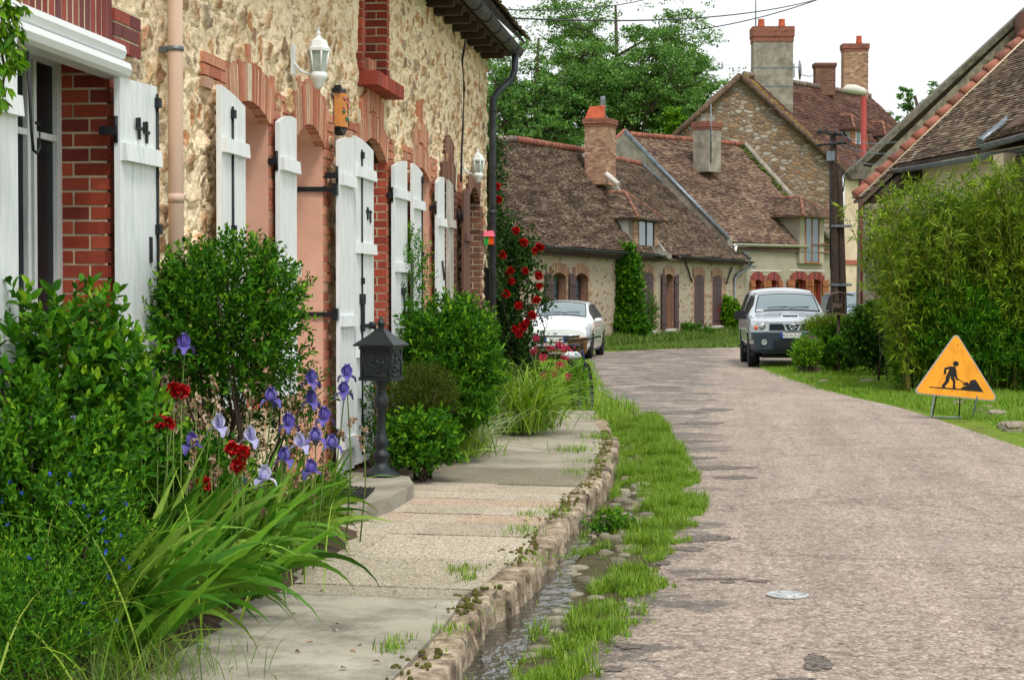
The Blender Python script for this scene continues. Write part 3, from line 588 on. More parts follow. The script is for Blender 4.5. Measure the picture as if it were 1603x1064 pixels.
# roof, gutter, pipes
ro = MB(); ro.hexa([(-2.62, 5, 4.76), (-2.62, WEND + .15, 4.76), (-6.2, WEND + .15, 8.1), (-6.2, 5, 8.1), (-2.62, 5, 4.80), (-2.62, WEND + .15, 4.80), (-6.2, WEND + .15, 8.14), (-6.2, 5, 8.14)])
ro.build("roof_boarding", M['wood_dark'], house)
def roof_tiles(mb, A, Bp, C, Dp, tw=.17, ex=.11, th=.014, m=0, seed=0, wob=.02, sagg=0.):
    """A eave left, B eave right, C ridge right, D ridge left: separate flat tiles in staggered rows"""
    A, Bp, C, Dp = [np.asarray(q, float) for q in (A, Bp, C, Dp)]; g = np.random.default_rng(seed)
    L = np.linalg.norm(Dp - A); nr = max(2, int(L / ex)); N = np.cross(Bp - A, Dp - A); N /= np.linalg.norm(N); N = N if N[2] > 0 else -N
    P = []
    for r in range(nr):
        v0 = r / nr; v1 = min(1, (r + 1.35) / nr); a0, b0 = A + (Dp - A) * v0, Bp + (C - Bp) * v0; a1, b1 = A + (Dp - A) * v1, Bp + (C - Bp) * v1
        W = np.linalg.norm(b0 - a0); nc = max(1, int(W / tw)); s = (r % 2) * .5
        e = (np.arange(nc + 1) - s) / nc; t0 = np.clip(e[:-1], 0, 1)[:, None]; t1 = np.clip(e[1:] - .02 / max(1, W / .17) , 0, 1)[:, None]
        k = (t1 - t0)[:, 0] > .1 / nc; t0, t1 = t0[k], t1[k]; n_ = len(t0)
        lift = (th * 1.3 + g.uniform(0, .012, (n_, 1))); sl = g.uniform(-.012, .012, (n_, 1)) * (Dp - A) / L
        wave = wob * (vnoise(t0[:, 0] * W * .9, np.full(n_, r * .25), seed)[:, None] - .5) - sagg * (4 * v0 * (1 - v0)) * np.ones((n_, 1))
        bl, br = a0 + (b0 - a0) * t0 + sl, a0 + (b0 - a0) * t1 + sl; tl, tr = a1 + (b1 - a1) * t0 + sl, a1 + (b1 - a1) * t1 + sl
        lo = N * (lift + wave); ti = N * (wave + g.uniform(-.002, .002, (n_, 1)))
        q = np.stack([bl + lo - N * th, br + lo - N * th, tr + ti - N * th * 0.9, tl + ti - N * th * 0.9, bl + lo, br + lo, tr + ti, tl + ti], 1)
        P.append(q)
    mb.boxes(np.concatenate(P), m)
def ridge_tiles(mb, A, Bp, r=.11, ln=.34, m=0, seed=0):
    A, Bp = np.asarray(A, float), np.asarray(Bp, float); L = np.linalg.norm(Bp - A); n = max(1, int(L / ln)); g = np.random.default_rng(seed)
    for k in range(n):
        a, b = A + (Bp - A) * (k / n), A + (Bp - A) * ((k + 1.12) / n if k < n - 1 else 1); o = np.array([0, 0, g.uniform(-.01, .01)])
        mb.tube([a + o, b + o + [0, 0, .015]], [r, r * .86], 10, m)
rt = MB(); roof_tiles(rt, (-2.57, 12, 4.80), (-2.57, WEND + .22, 4.80), (-6.2, WEND + .22, 8.2), (-6.2, 12, 8.2), seed=5, th=.018); rt.build("roof", M['tile'], house)
mo = MB(); g = np.random.default_rng(8)
for k in range(90):
    y = g.uniform(15, WEND + .2); c = np.array([-2.58 - g.uniform(0, .1), y, 4.84 + g.uniform(0, .06)]); r_ = g.uniform(.012, .035); mo.lathe([(r_, -r_ * .4), (r_ * .8, r_ * .4), (r_ * .2, r_ * .6)], c, 7, sx=g.uniform(.8, 1.5), sy=g.uniform(.8, 2))
mo.build("roof_moss", M['leaf_olive'], house)
gu = MB(); a = np.linspace(pi, 2 * pi, 11); ys = np.arange(5, WEND + .2, .09)
V = np.array([[(-2.70 + .072 * cos(t) * (1.0 + .03 * (k % 2)), y, 4.66 + .072 * sin(t) * (1.0 + .05 * (k % 2))) for t in a] for k, y in enumerate(ys)]); gu.grid(V)
gu.tube([(-2.628, 5, 4.665), (-2.628, ys[-1], 4.665)], .012, 6); gu.add([(-2.70 + .072 * cos(t), ys[-1], 4.66 + .072 * sin(t)) for t in a], [list(range(11))])
for y in np.arange(6, WEND, .8): gu.tube([(-2.70 + .077 * cos(t), y + .3, 4.655 + .077 * sin(t)) for t in a], .008, 5)
gu.build("gutter", M['zinc_dark'], house)
sf = MB(); sf.box((-3.08, 5, 4.60), (-2.78, WEND + .1, 4.64)); 
for y in np.arange(5.4, WEND, .55): sf.box((-3.08, y, 4.50), (-2.80, y + .09, 4.60))
sf.build("soffit", M['wood_dark'], house)
dp = MB(); dp.tube([(-2.70, 21.72, 4.60), (-2.70, 21.72, 4.40), (-2.74, 21.7, 4.28), (-2.90, 21.62, 4.12), (-2.95, 21.56, 4.02), (-2.955, 21.55, 3.85), (-2.955, 21.55, .2)], .043, 12)
for z in (3.86, 2.6, 1.3): dp.tube([(-2.955, 21.55, z), (-2.955, 21.55, z + .05)], .050, 12)
dp.build("downpipe", M['zinc_dark'], house)
pp = MB(); pp.tube([(-2.985, 9.19, .25), (-2.985, 9.19, 5)], .041, 20); pp.tube([(-2.985, 9.19, 2.08), (-2.985, 9.19, 2.13)], .043, 20); pp.tube([(-2.985, 9.19, 1.02), (-2.985, 9.19, 1.06)], .044, 20)
po = pp.build("rainwater_pipe", M['pipe'], house)
cl = MB(); cl.tube([(-2.985, 9.19, 2.895), (-2.985, 9.19, 2.92)], .0465, 18); cl.box((-3.07, 9.17, 2.89), (-3.0, 9.21, 2.92)); cl.build('pipe_clamp', M['zinc'], po); cl = MB(); cl.tube([(-2.985, 9.19, 1.60), (-2.985, 9.19, 1.625)], .0465, 18); cl.build("pipe_clamp", M['zinc'], po)
# ---- things fixed to the house front
def lantern(y, zb, h, w, label):
    x = -2.87; t = thing("wall_lantern", (x, y, zb), label, "lantern")
    s = h / .42; r = w / 2
    b = MB(); b.lathe([(.2 * r, 0), (.45 * r, .02 * s), (.5 * r, .05 * s), (.78 * r, .075 * s), (.8 * r, .10 * s), (.62 * r, .115 * s)], (x, y, zb), 6); b.build("lantern_base", M['pvc'], t)
    g_ = MB(); g_.lathe([(.60 * r, .115 * s), (.88 * r, .262 * s)], (x, y, zb), 6, sm=False); g_.build("lantern_glass", mk('frosted_lantern_glass', [srgb(150, 164, 160), srgb(190, 200, 190)], .2, scale=20, var=.3, spec=.6), t)
    f = MB()
    for k in range(6):
        a = k * pi / 3; f.tube([(x + .62 * r * cos(a), y + .62 * r * sin(a), zb + .115 * s), (x + .92 * r * cos(a), y + .92 * r * sin(a), zb + .265 * s)], .007, 5)
    f.build("lantern_frame", M['pvc'], t)
    c = MB(); c.lathe([(1.0 * r, .255 * s), (1.02 * r, .275 * s), (.86 * r, .285 * s), (.72 * r, .325 * s), (.3 * r, .345 * s), (.16 * r, .36 * s), (.2 * r, .38 * s), (.1 * r, .39 * s), (.13 * r, .41 * s), (.02, .42 * s)], (x, y, zb), 6, sm=False); c.build("lantern_roof", M['pvc'], t)
    k = MB(); k.tube([(x - .03, y, zb + .09 * s), (x - .12, y, zb + .12 * s), (x - .19, y, zb + .20 * s)], .012, 6); k.box((-3.06, y - .03, zb + .1 * s), (-3.04, y + .03, zb + .3 * s)); k.build("bracket", M['pvc'], t)
lantern(12.0, 3.02, .43, .165, "white six-sided wall lantern high on the stone wall above the tall pink doorway")
lantern(19.7, 2.87, .40, .155, "white wall lantern at the stone house's far corner above the brown brick arch")
q = MB(); F_ = FA; cy, cz = 13.42, 3.02
aa = np.linspace(-pi / 2, pi / 2, 9); V = np.array([[FA.pt(cy + .105 * sin(t), z, .01 + .085 * cos(t)) for t in aa] for z in np.linspace(cz - .13, cz + .13, 12)]); q.grid(V, 0)
q.prism([FA.pt(cy + p, cz + r_, .0) for p, r_ in ((-.12, .13), (.12, .13), (.09, .18), (-.02, .165), (-.1, .19))], FA.n * .06, 1); q.prism([FA.pt(cy + p, cz + r_, .0) for p, r_ in ((-.12, -.13), (.12, -.13), (.08, -.17), (.02, -.19), (-.1, -.16))], FA.n * .06, 1)
gg = np.random.default_rng(4)
for k in range(26):
    t = gg.uniform(-1.1, 1.1); z = cz + gg.uniform(-.11, .10); mcol = 2 if z < cz else 3; c = FA.pt(cy + .105 * sin(t), z, .012 + .085 * cos(t)); q.lathe([(.016, 0), (.012, .004), (.001, .006)], c, 6, mcol, axis=(cos(t), sin(t), 0))
q.build("ceramic_plaque", [mk('amber_glaze', [srgb(206, 128, 40)], .25, var=.3, vscale=8, spec=.6), M['iron'], mk('green_glaze', [srgb(40, 110, 80)], .3), mk('rose_glaze', [srgb(200, 120, 110)], .3)])
tag(bpy.data.objects["ceramic_plaque"], "glazed amber plaque with dark scrolled frame and painted flowers on the stone wall", "plaque")
nb = MB(); nb.fbox(FA, 11.98, 12.09, 2.26, 2.42, .015, .022, 0)
for k in range(3):
    nb.fbox(FA, 12.015, 12.055, 2.29 + k * .042, 2.31 + k * .042, .022, .0235, 1)
o = nb.build("number_plate", [mk('pale_green_enamel', [srgb(176, 214, 160)], .4), mk('green_enamel', [srgb(60, 110, 70)], .4)]); tag(o, "small pale green house number plate between the pink window and pink doorway", "plate")
cb = MB(); pts = [FA.uz(*p, .06) for p in ((716, 24), (731, 40), (729, 70), (725, 95), (728, 140), (726, 200), (724, 245), (723, 285))]; cb.tube([FA.pt(u, z, .05) for u, z in pts], .012, 6); o = cb.build("wall_cable", M['black']); tag(o, "black cable running down the stone wall from the eaves near the far corner", "cable")
# letter box and bird house on the far corner
lb = thing("wall_letterbox", (-2.86, 21.4, 1.6), "dark grey metal letterbox on the house corner below the little bird house", "letterbox")
m_ = MB(); c0 = D(759, 446, 22.0); x, y, z = c0; m_.box((x - .09, y - .12, z - .19), (x + .09, y + .12, z + .17)); m_.build("box_body", M['black'], lb)
m_ = MB(); m_.hexa([(x - .11, y - .14, z + .17), (x + .11, y - .14, z + .17), (x + .11, y + .14, z + .17), (x - .11, y + .14, z + .17), (x - .08, y - .1, z + .26), (x + .11, y - .14, z + .19), (x + .11, y + .14, z + .19), (x - .08, y + .1, z + .26)]); m_.box((x - .06, y - .125, z + .08), (x + .06, y - .119, z + .11)); m_.build("lid", M['iron'], lb)
bh = thing("bird_house", (0, 0, 0), "tiny green and orange bird house with a pink roof hanging among the climbing roses", "bird house")
x, y, z = D(766, 374, 21.7); bh.location = (x, y, z); bh["_o"] = [x, y, z]
m_ = MB(); m_.box((x - .055, y - .05, z - .07), (x + .0, y + .05, z + .03)); m_.build("green_wall", mk('green_gloss', [srgb(40, 170, 60)], .4), bh); m_ = MB(); m_.box((x + .0, y - .05, z - .07), (x + .055, y + .05, z + .03)); m_.build("orange_wall", mk('orange_gloss', [srgb(240, 90, 30)], .4), bh)
m_ = MB(); m_.hexa([(x - .075, y - .07, z + .03), (x + .07, y - .07, z + .03), (x + .07, y + .07, z + .03), (x - .075, y + .07, z + .03), (x - .05, y - .03, z + .10), (x + .05, y - .03, z + .10), (x + .05, y + .03, z + .10), (x - .05, y + .03, z + .10)]); m_.build("roof", mk('pink_gloss', [srgb(240, 110, 130)], .4), bh)
# ================================================================ ground, road, pavement, channel
def poly_sheet(name, pts, z, mat, kind='structure', step=None):
    mb = MB(); mb.add([(p[0], p[1], z) for p in pts], [list(range(len(pts)))]); o = mb.build(name, mat, org=(0, 0, z)); o["kind"] = kind; return o
def asphalt():
    m, n, b = newmat("worn_pinkish_asphalt"); tc = node(n, "TexCoord"); P = tc.outputs["Object"]
    v = node(n, "TexVoronoi", Scale=62.); n.links.new(P, v.inputs["Vector"])
    v3 = node(n, "TexVoronoi", Scale=24.); n.links.new(P, v3.inputs["Vector"])
    c = ramp(n, v.outputs["Color"], [srgb(86, 74, 66), srgb(142, 128, 118), srgb(172, 158, 146), srgb(102, 90, 80), srgb(216, 206, 192), srgb(50, 46, 42)])
    c2 = ramp(n, v3.outputs["Color"], [srgb(94, 84, 74), srgb(148, 134, 122), srgb(184, 170, 156), srgb(74, 66, 60)])
    c = mixn(n, .38, c, c2)
    l = node(n, "TexNoise", Scale=.9, Detail=8., Roughness=.7); n.links.new(P, l.inputs["Vector"])
    c = mixn(n, 1., c, ramp(n, l.outputs["Fac"], [(.80, .78, .77), (1.0, .98, .97), (1.12, 1.10, 1.07)], [.3, .5, .7]), 'MULTIPLY')
    # broken, damp patches along the left edge of the carriageway and across it
    mp = node(n, "Mapping"); mp.inputs["Scale"].default_value = (1.0, 1.5, 1); n.links.new(P, mp.inputs[0])
    k = node(n, "TexNoise", Scale=1.15, Detail=12., Roughness=.8, Distortion=.6); n.links.new(mp.outputs[0], k.inputs["Vector"])
    sx = node(n, "SeparateXYZ"); n.links.new(P, sx.inputs[0])
    g = node(n, "MapRange"); g.inputs[1].default_value = -.7; g.inputs[2].default_value = .9; g.inputs[3].default_value = .13; g.inputs[4].default_value = -.10; n.links.new(sx.outputs[0], g.inputs[0])
    ad = node(n, "Math", operation='ADD'); n.links.new(k.outputs["Fac"], ad.inputs[0]); n.links.new(g.outputs[0], ad.inputs[1])
    damp = ramp(n, ad.outputs[0], [(0, 0, 0), (1, 1, 1)], [.595, .625])
    c = mixn(n, damp, c, mixn(n, 1., c, (.42, .42, .42, 1), 'MULTIPLY'))
    # pale worn band
    k2 = node(n, "TexNoise", Scale=.5, Detail=4.); n.links.new(P, k2.inputs["Vector"])
    c = mixn(n, ramp(n, k2.outputs["Fac"], [(0, 0, 0), (.35, .35, .35)], [.55, .7]), c, srgb(166, 154, 146))
    wt = node(n, 'TexNoise', Scale=1.0, Detail=7., Roughness=.7); mw = node(n, 'Mapping'); mw.inputs['Scale'].default_value = (2.2, .16, 1); n.links.new(P, mw.inputs[0]); n.links.new(mw.outputs[0], wt.inputs['Vector'])
    c = mixn(n, 1., c, ramp(n, wt.outputs['Fac'], [(.80, .79, .79), (1, 1, 1), (1.14, 1.13, 1.12)], [.32, .5, .68]), 'MULTIPLY')
    ck = node(n, 'TexVoronoi', Scale=.55, feature='DISTANCE_TO_EDGE'); dz = node(n, 'TexNoise', Scale=3., Detail=6.); n.links.new(P, dz.inputs['Vector']); n.links.new(mixn(n, .35, P, dz.outputs['Color']), ck.inputs['Vector'])
    c = mixn(n, ramp(n, ck.outputs['Distance'], [(.45, .45, .45), (0, 0, 0)], [.003, .010]), c, mixn(n, 1., c, (.4, .4, .42, 1), 'MULTIPLY'))
    n.links.new(c, b.inputs["Base Color"])
    rr = node(n, "MapRange"); rr.inputs[3].default_value = .85; rr.inputs[4].default_value = .45; n.links.new(damp, rr.inputs[0]); n.links.new(rr.outputs[0], b.inputs["Roughness"]); b.inputs["Specular IOR Level"].default_value = .25
    h = node(n, "Math", operation='MULTIPLY_ADD'); n.links.new(v.outputs["Distance"], h.inputs[0]); h.inputs[1].default_value = -.35; n.links.new(l.outputs["Fac"], h.inputs[2])
    bu = node(n, "Bump", Strength=.9, Distance=.02); n.links.new(h.outputs[0], bu.inputs["Height"]); n.links.new(bu.outputs[0], b.inputs["Normal"])
    return m
M['asphalt'] = asphalt()
def slab_mat():
    m, n, b = newmat("weathered_concrete_paving"); tc = node(n, "TexCoord"); P = tc.outputs["Object"]; g = node(n, "NewGeometry")
    v = node(n, "TexVoronoi", Scale=110.); n.links.new(P, v.inputs["Vector"])
    agg = ramp(n, v.outputs["Color"], [srgb(150, 142, 126), srgb(196, 188, 170), srgb(120, 112, 100), srgb(222, 214, 196), srgb(168, 150, 130)])
    no = node(n, "TexNoise", Scale=2.2, Detail=9., Roughness=.7); n.links.new(P, no.inputs["Vector"])
    con = ramp(n, no.outputs["Fac"], [srgb(100, 96, 86), srgb(156, 152, 140), srgb(192, 188, 176)], [.3, .5, .7])
    at = node(n, "Attribute", attribute_name="Col"); sx = node(n, "SeparateColor"); n.links.new(at.outputs["Color"], sx.inputs[0])
    c = mixn(n, sx.outputs[0], con, agg); tint = ramp(n, sx.outputs[1], [(.6, .58, .52), (1.04, 1.02, .98), (1.06, .88, .80)], [0, .6, 1])
    c = mixn(n, 1., c, tint, 'MULTIPLY')
    st = node(n, "TexNoise", Scale=1.1, Detail=8., Roughness=.75); n.links.new(P, st.inputs["Vector"])
    c = mixn(n, ramp(n, st.outputs["Fac"], [(0, 0, 0), (.75, .75, .75)], [.56, .68]), c, mixn(n, 1., c, (.62, .6, .5, 1), 'MULTIPLY'))
    n.links.new(c, b.inputs["Base Color"]); b.inputs["Roughness"].default_value = .9; b.inputs["Specular IOR Level"].default_value = .2
    bu = node(n, "Bump", Strength=.6, Distance=.008); h = node(n, "Math", operation='MULTIPLY_ADD'); n.links.new(v.outputs["Distance"], h.inputs[0]); h.inputs[1].default_value = -.5; n.links.new(no.outputs["Fac"], h.inputs[2]); n.links.new(h.outputs[0], bu.inputs["Height"]); n.links.new(bu.outputs[0], b.inputs["Normal"])
    return m
M['slab'] = slab_mat()
M['turf'] = mk('mown_turf', [srgb(78, 104, 30), srgb(112, 138, 44), srgb(98, 92, 52)], .95, scale=1.6, var=.3, vscale=6, bump=.8, bscale=25, spec=.1)
M['kerb'] = mk('old_granite_kerb', [srgb(72, 62, 50), srgb(128, 112, 92), srgb(168, 150, 128), srgb(200, 184, 160), srgb(116, 106, 78)], .95, scale=6, detail=12, var=.5, vscale=4, bump=1., bscale=30)
M['cobble'] = mk('channel_cobble', [srgb(120, 114, 98), srgb(156, 148, 130), srgb(98, 92, 78), srgb(176, 168, 148)], .8, island=True, var=.35, vscale=8, bump=.6, bscale=50)
M['mud'] = mk('dark_mud', [srgb(52, 46, 34), srgb(88, 80, 56), srgb(70, 72, 36)], .9, scale=8, var=.3, bump=.8, bscale=40)
def water_mat():
    m, n, b = newmat("running_water"); tc = node(n, "TexCoord"); b.inputs["Base Color"].default_value = (.035, .035, .026, 1); b.inputs["Roughness"].default_value = .08; b.inputs["Specular IOR Level"].default_value = .9
    mp = node(n, "Mapping"); mp.inputs["Scale"].default_value = (1, .55, 1); n.links.new(tc.outputs["Object"], mp.inputs[0])
    no = node(n, "TexNoise", Scale=14., Detail=3.); n.links.new(mp.outputs[0], no.inputs["Vector"]); bu = node(n, "Bump", Strength=.8, Distance=.015); n.links.new(no.outputs["Fac"], bu.inputs["Height"]); n.links.new(bu.outputs[0], b.inputs["Normal"]); return m
M['water'] = water_mat()
kerb_px = [(679, 1063), (721, 1020), (771, 942), (806, 916), (863, 855), (885, 824), (911, 793), (952, 745), (963, 715), (968, 690), (958, 668), (944, 650)]
KP = np.array([G(x, y, .13)[:2] for x, y in kerb_px]); KP = np.vstack([[KP[0, 0] + .02, 2.0], [KP[0, 0] + .0, 4.5], KP, [-1.75, 21.9]])
kx = lambda y: np.interp(y, KP[:14, 1], KP[:14, 0])
edge_px = [(870, 1064), (960, 960), (1010, 900), (1045, 850), (1062, 800), (1050, 740), (1022, 690), (1000, 650), (962, 625), (936, 610), (927, 580), (920, 560)]
EP = np.array([G(x, y)[:2] for x, y in edge_px]); ex_ = lambda y: np.interp(y, np.concatenate([[0, 4], EP[:, 1]]), np.concatenate([[EP[0, 0] - .0] * 2, EP[:, 0]]))
def patch_road(px, py, w_, h_, seed, name="road_patch", mat=None, lobes=70):
    g3 = np.random.default_rng(seed); c = G(px, py, .004); a_, b_ = G(px - w_, py, .004), G(px + w_, py, .004); f_, n_ = G(px, py - h_, .004), G(px, py + h_, .004); ux, uy = (b_ - a_) / 2, (f_ - n_) / 2; t = np.arange(lobes) * 2 * pi / lobes; r_ = (.35 + 1.0 * fbm(np.cos(t) * 2.2 + seed * 3 + 5, np.sin(t) * 2.2 + 5, 3, 4)) * g3.uniform(.82, 1.12, lobes)
    mb = MB(); mb.add([c + ux * r_[i] * cos(t[i]) + uy * r_[i] * sin(t[i]) for i in range(lobes)], [list(range(lobes))]); o = mb.build(name, mat or M['tar'], org=(c[0], c[1], .004)); o["kind"] = 'structure'; return o
M['tar'] = mk('broken_dark_tar', [srgb(62, 58, 54), srgb(104, 96, 88), srgb(146, 134, 124), srgb(56, 54, 50)], .7, scale=28, detail=10, var=.45, vscale=7, bump=1., bscale=60, spec=.4)
# the ground as one sheet (a shallow trough is left for the drainage channel)
gm = MB(); X0, X1, Y0, Y1 = -3.06, .55, 1.0, 24.4
for (a, b, c, d) in ((-700, X0, -200, 900), (X1, 700, -200, 900), (X0, X1, -200, Y0), (X0, X1, Y1, 900)): gm.add([(a, c, -.02), (b, c, -.02), (b, d, -.02), (a, d, -.02)], [(0, 1, 2, 3)])
gm.add([(X0, Y0, -.16), (X1, Y0, -.16), (X1, Y1, -.16), (X0, Y1, -.16)], [(0, 1, 2, 3)])
o = gm.build("ground", M['turf'], org=(0, 0, -.02)); o["kind"] = 'structure'
rl = [(ex_(2.) , -8.0), (ex_(2.), 4.0)] + [tuple(p) for p in EP] + [tuple(G(905, 556)[:2]), tuple(G(760, 557)[:2]), tuple(G(500, 560)[:2])]
rr_px = [(500, 548), (760, 549), (930, 553), (950, 550.5), (1050, 545.5), (1160, 543.5), (1300, 547), (1700, 560), (1700, 590), (1420, 580), (1300, 568), (1215, 570), (1192, 574), (1210, 582), (1250, 597), (1276, 605), (1338, 622), (1389, 633), (1420, 641), (1471, 657), (1540, 680), (1603, 701)]
rr = [tuple(G(x, y)[:2]) for x, y in rr_px]; rr += [(rr[-1][0] + .05, 12.0), (rr[-1][0], -8.0)]
poly_sheet("road", rl + rr, .0, M['asphalt'])
g = np.random.default_rng(21)
for k, (px, py, w_, h_) in enumerate(((1280, 1036, 26, 17), (1103, 842, 46, 6), (1075, 858, 34, 4), (1150, 786 - 40, 40, 3), (1128, 731, 52, 4), (1092, 716, 34, 3), (1185, 908, 26, 2), (1075, 690, 40, 3), (1100, 662, 44, 3), (1060, 645, 46, 3), (1120, 640, 30, 2), (985, 1010, 26, 5), (960, 1045, 26, 5), (1045, 765, 26, 3), (1140, 910, 18, 2), (1240, 1062, 40, 3), (1040, 605, 40, 2), (1120, 905, 60, 2), (1000, 930, 16, 4), (1035, 880, 16, 4), (1060, 815, 14, 4))): patch_road(px, py, w_, h_, k + 3)
# channel bed: from the kerb foot up to the road edge
ys = np.arange(2.0, 24.5, .06); ts = np.linspace(0, 1, 30); V = np.zeros((len(ys), 30, 3))
for i, y in enumerate(ys):
    a = kx(y) - .05; b = ex_(y) + .12; x = a + (b - a) * ts; e = -.045 + .043 * np.clip((ts - .12) / .75, 0, 1) ** .8
    V[i, :, 0] = x; V[i, :, 1] = y; V[i, :, 2] = e + (fbm(x * 6, np.full(30, y * 6), 5) - .5) * .035 * (ts < .93)
    V[i, -1, 2] = -.02
mb = MB(); mb.grid(V); o = mb.build("channel_bed", M['mud'], org=(0, 0, -.1)); o["kind"] = 'structure'
def chan_z(x, y):
    a = kx(y) - .05; b = ex_(y) + .12; t = np.clip((x - a) / (b - a), 0, 1); return -.045 + .043 * np.clip((t - .12) / .75, 0, 1) ** .8
ys = np.arange(2.0, 13.5, .1); V = np.array([[(kx(y) - .04 + (.0 if k == 0 else (.30 + .08 * sin(y * 2.3)) * np.clip((13.6 - y) / 5, .25, 1) * k / 3), y, -.022) for k in range(4)] for y in ys]); mb = MB(); mb.grid(V); o = mb.build("water", M['water'], org=(0, 0, -.022)); o["kind"] = 'structure'
# cobbles of the channel (surface pattern of one paved strip)
mb = MB(); n_ = 0
y = 3.6
while y < 21:
    a, b = kx(y) + .05, ex_(y) - .05; x = a
    while x < b - .1:
        wx, wy = g.uniform(.08, .17), g.uniform(.08, .14); cx_, cy_ = x + wx / 2, y + g.uniform(-.03, .03)
        t = (cx_ - a) / (b - a)
        if g.random() < .5 and t < .75 and not (y < 10 and t < .30 - .02 * (y - 4) and g.random() < .85):
            m_ = 9; ang = np.arange(m_) * 2 * pi / m_; rad = g.uniform(.84, 1.1, m_); z0 = float(chan_z(cx_, cy_)) + g.uniform(-.012, .006)
            ring = lambda s_, dz: np.stack([cx_ + wx / 2 * s_ * rad * np.cos(ang), cy_ + wy / 2 * s_ * rad * np.sin(ang), np.full(m_, z0 + dz)], -1)
            Vv = np.concatenate([ring(.97, -.05), ring(1., -.004), ring(.86, .016), ring(.45, .022)]); i = np.arange(3)[:, None] * m_; j = np.arange(m_)[None]; k = (j + 1) % m_
            mb.add(Vv, np.stack([i + j, i + k, i + m_ + k, i + m_ + j], -1).reshape(-1, 4), 0, True); mb.f.append((np.array([list(range(3 * m_, 4 * m_))]) + mb.n - 4 * m_, 0, True))
        x += wx + .012
    y += .125
o = mb.build("channel_cobbles", M['cobble'], org=(0, 0, -.1)); o["kind"] = 'structure'
# kerb: long rough-hewn stones following the curve
def kerb():
    mb = MB(); L = np.concatenate([[0], np.cumsum(np.hypot(*np.diff(KP, axis=0).T))]); s = 0; tot = L[-1]
    while s < tot - .1:
        ln = g.uniform(.4, .95); s1 = min(tot, s + ln); n = 26; t = np.linspace(s + .014, s1 - .014, n); X = np.interp(t, L, KP[:, 0]); Y = np.interp(t, L, KP[:, 1])
        T = np.gradient(np.stack([X, Y], -1), axis=0); T /= np.linalg.norm(T, axis=1)[:, None]; N = np.stack([T[:, 1], -T[:, 0]], -1)
        wd = g.uniform(.19, .26); dx = g.uniform(-.05, .02); top = .130 + g.uniform(-.018, .010)
        prof = [(0 + dx, -.16), (.006 + dx, -.02), (.002 + dx, top - .03), (-.006 + dx, top - .008), (-.02 + dx, top), (-wd * .35, top + .004), (-wd * .7, top - .006), (-wd, top - .03), (-wd - .03, .05)]
        V = np.zeros((n, len(prof), 3))
        for k, (o_, z) in enumerate(prof):
            ro = (fbm(X * 8 + k * .35, Y * 8 + z * 9, 3) - .5) * .035 + (fbm(X * 24, Y * 24 + k * 2.1, 9) - .5) * .035 - .035 * (_h(np.floor(Y * 9).astype(int), np.full(len(Y), k // 2), 4) > .8)
            ee = np.minimum(1, np.minimum(np.arange(n), np.arange(n)[::-1]) / 1.5)
            V[:, k, 0] = X + N[:, 0] * (o_ + ro * (.9 if k < 5 else .3)) ; V[:, k, 1] = Y + N[:, 1] * (o_ + ro); V[:, k, 2] = z + ro * .3 * (k > 1) - (1 - ee) * .018 * (k > 1)
        mb.grid(V[:, ::-1], 0, True); 
        for e_ in (0, -1): mb.add(V[e_], [list(range(len(prof)))])
        s = s1
    o = mb.build("kerb", M['kerb'], org=(0, 0, 0)); o["kind"] = 'structure'
kerb()
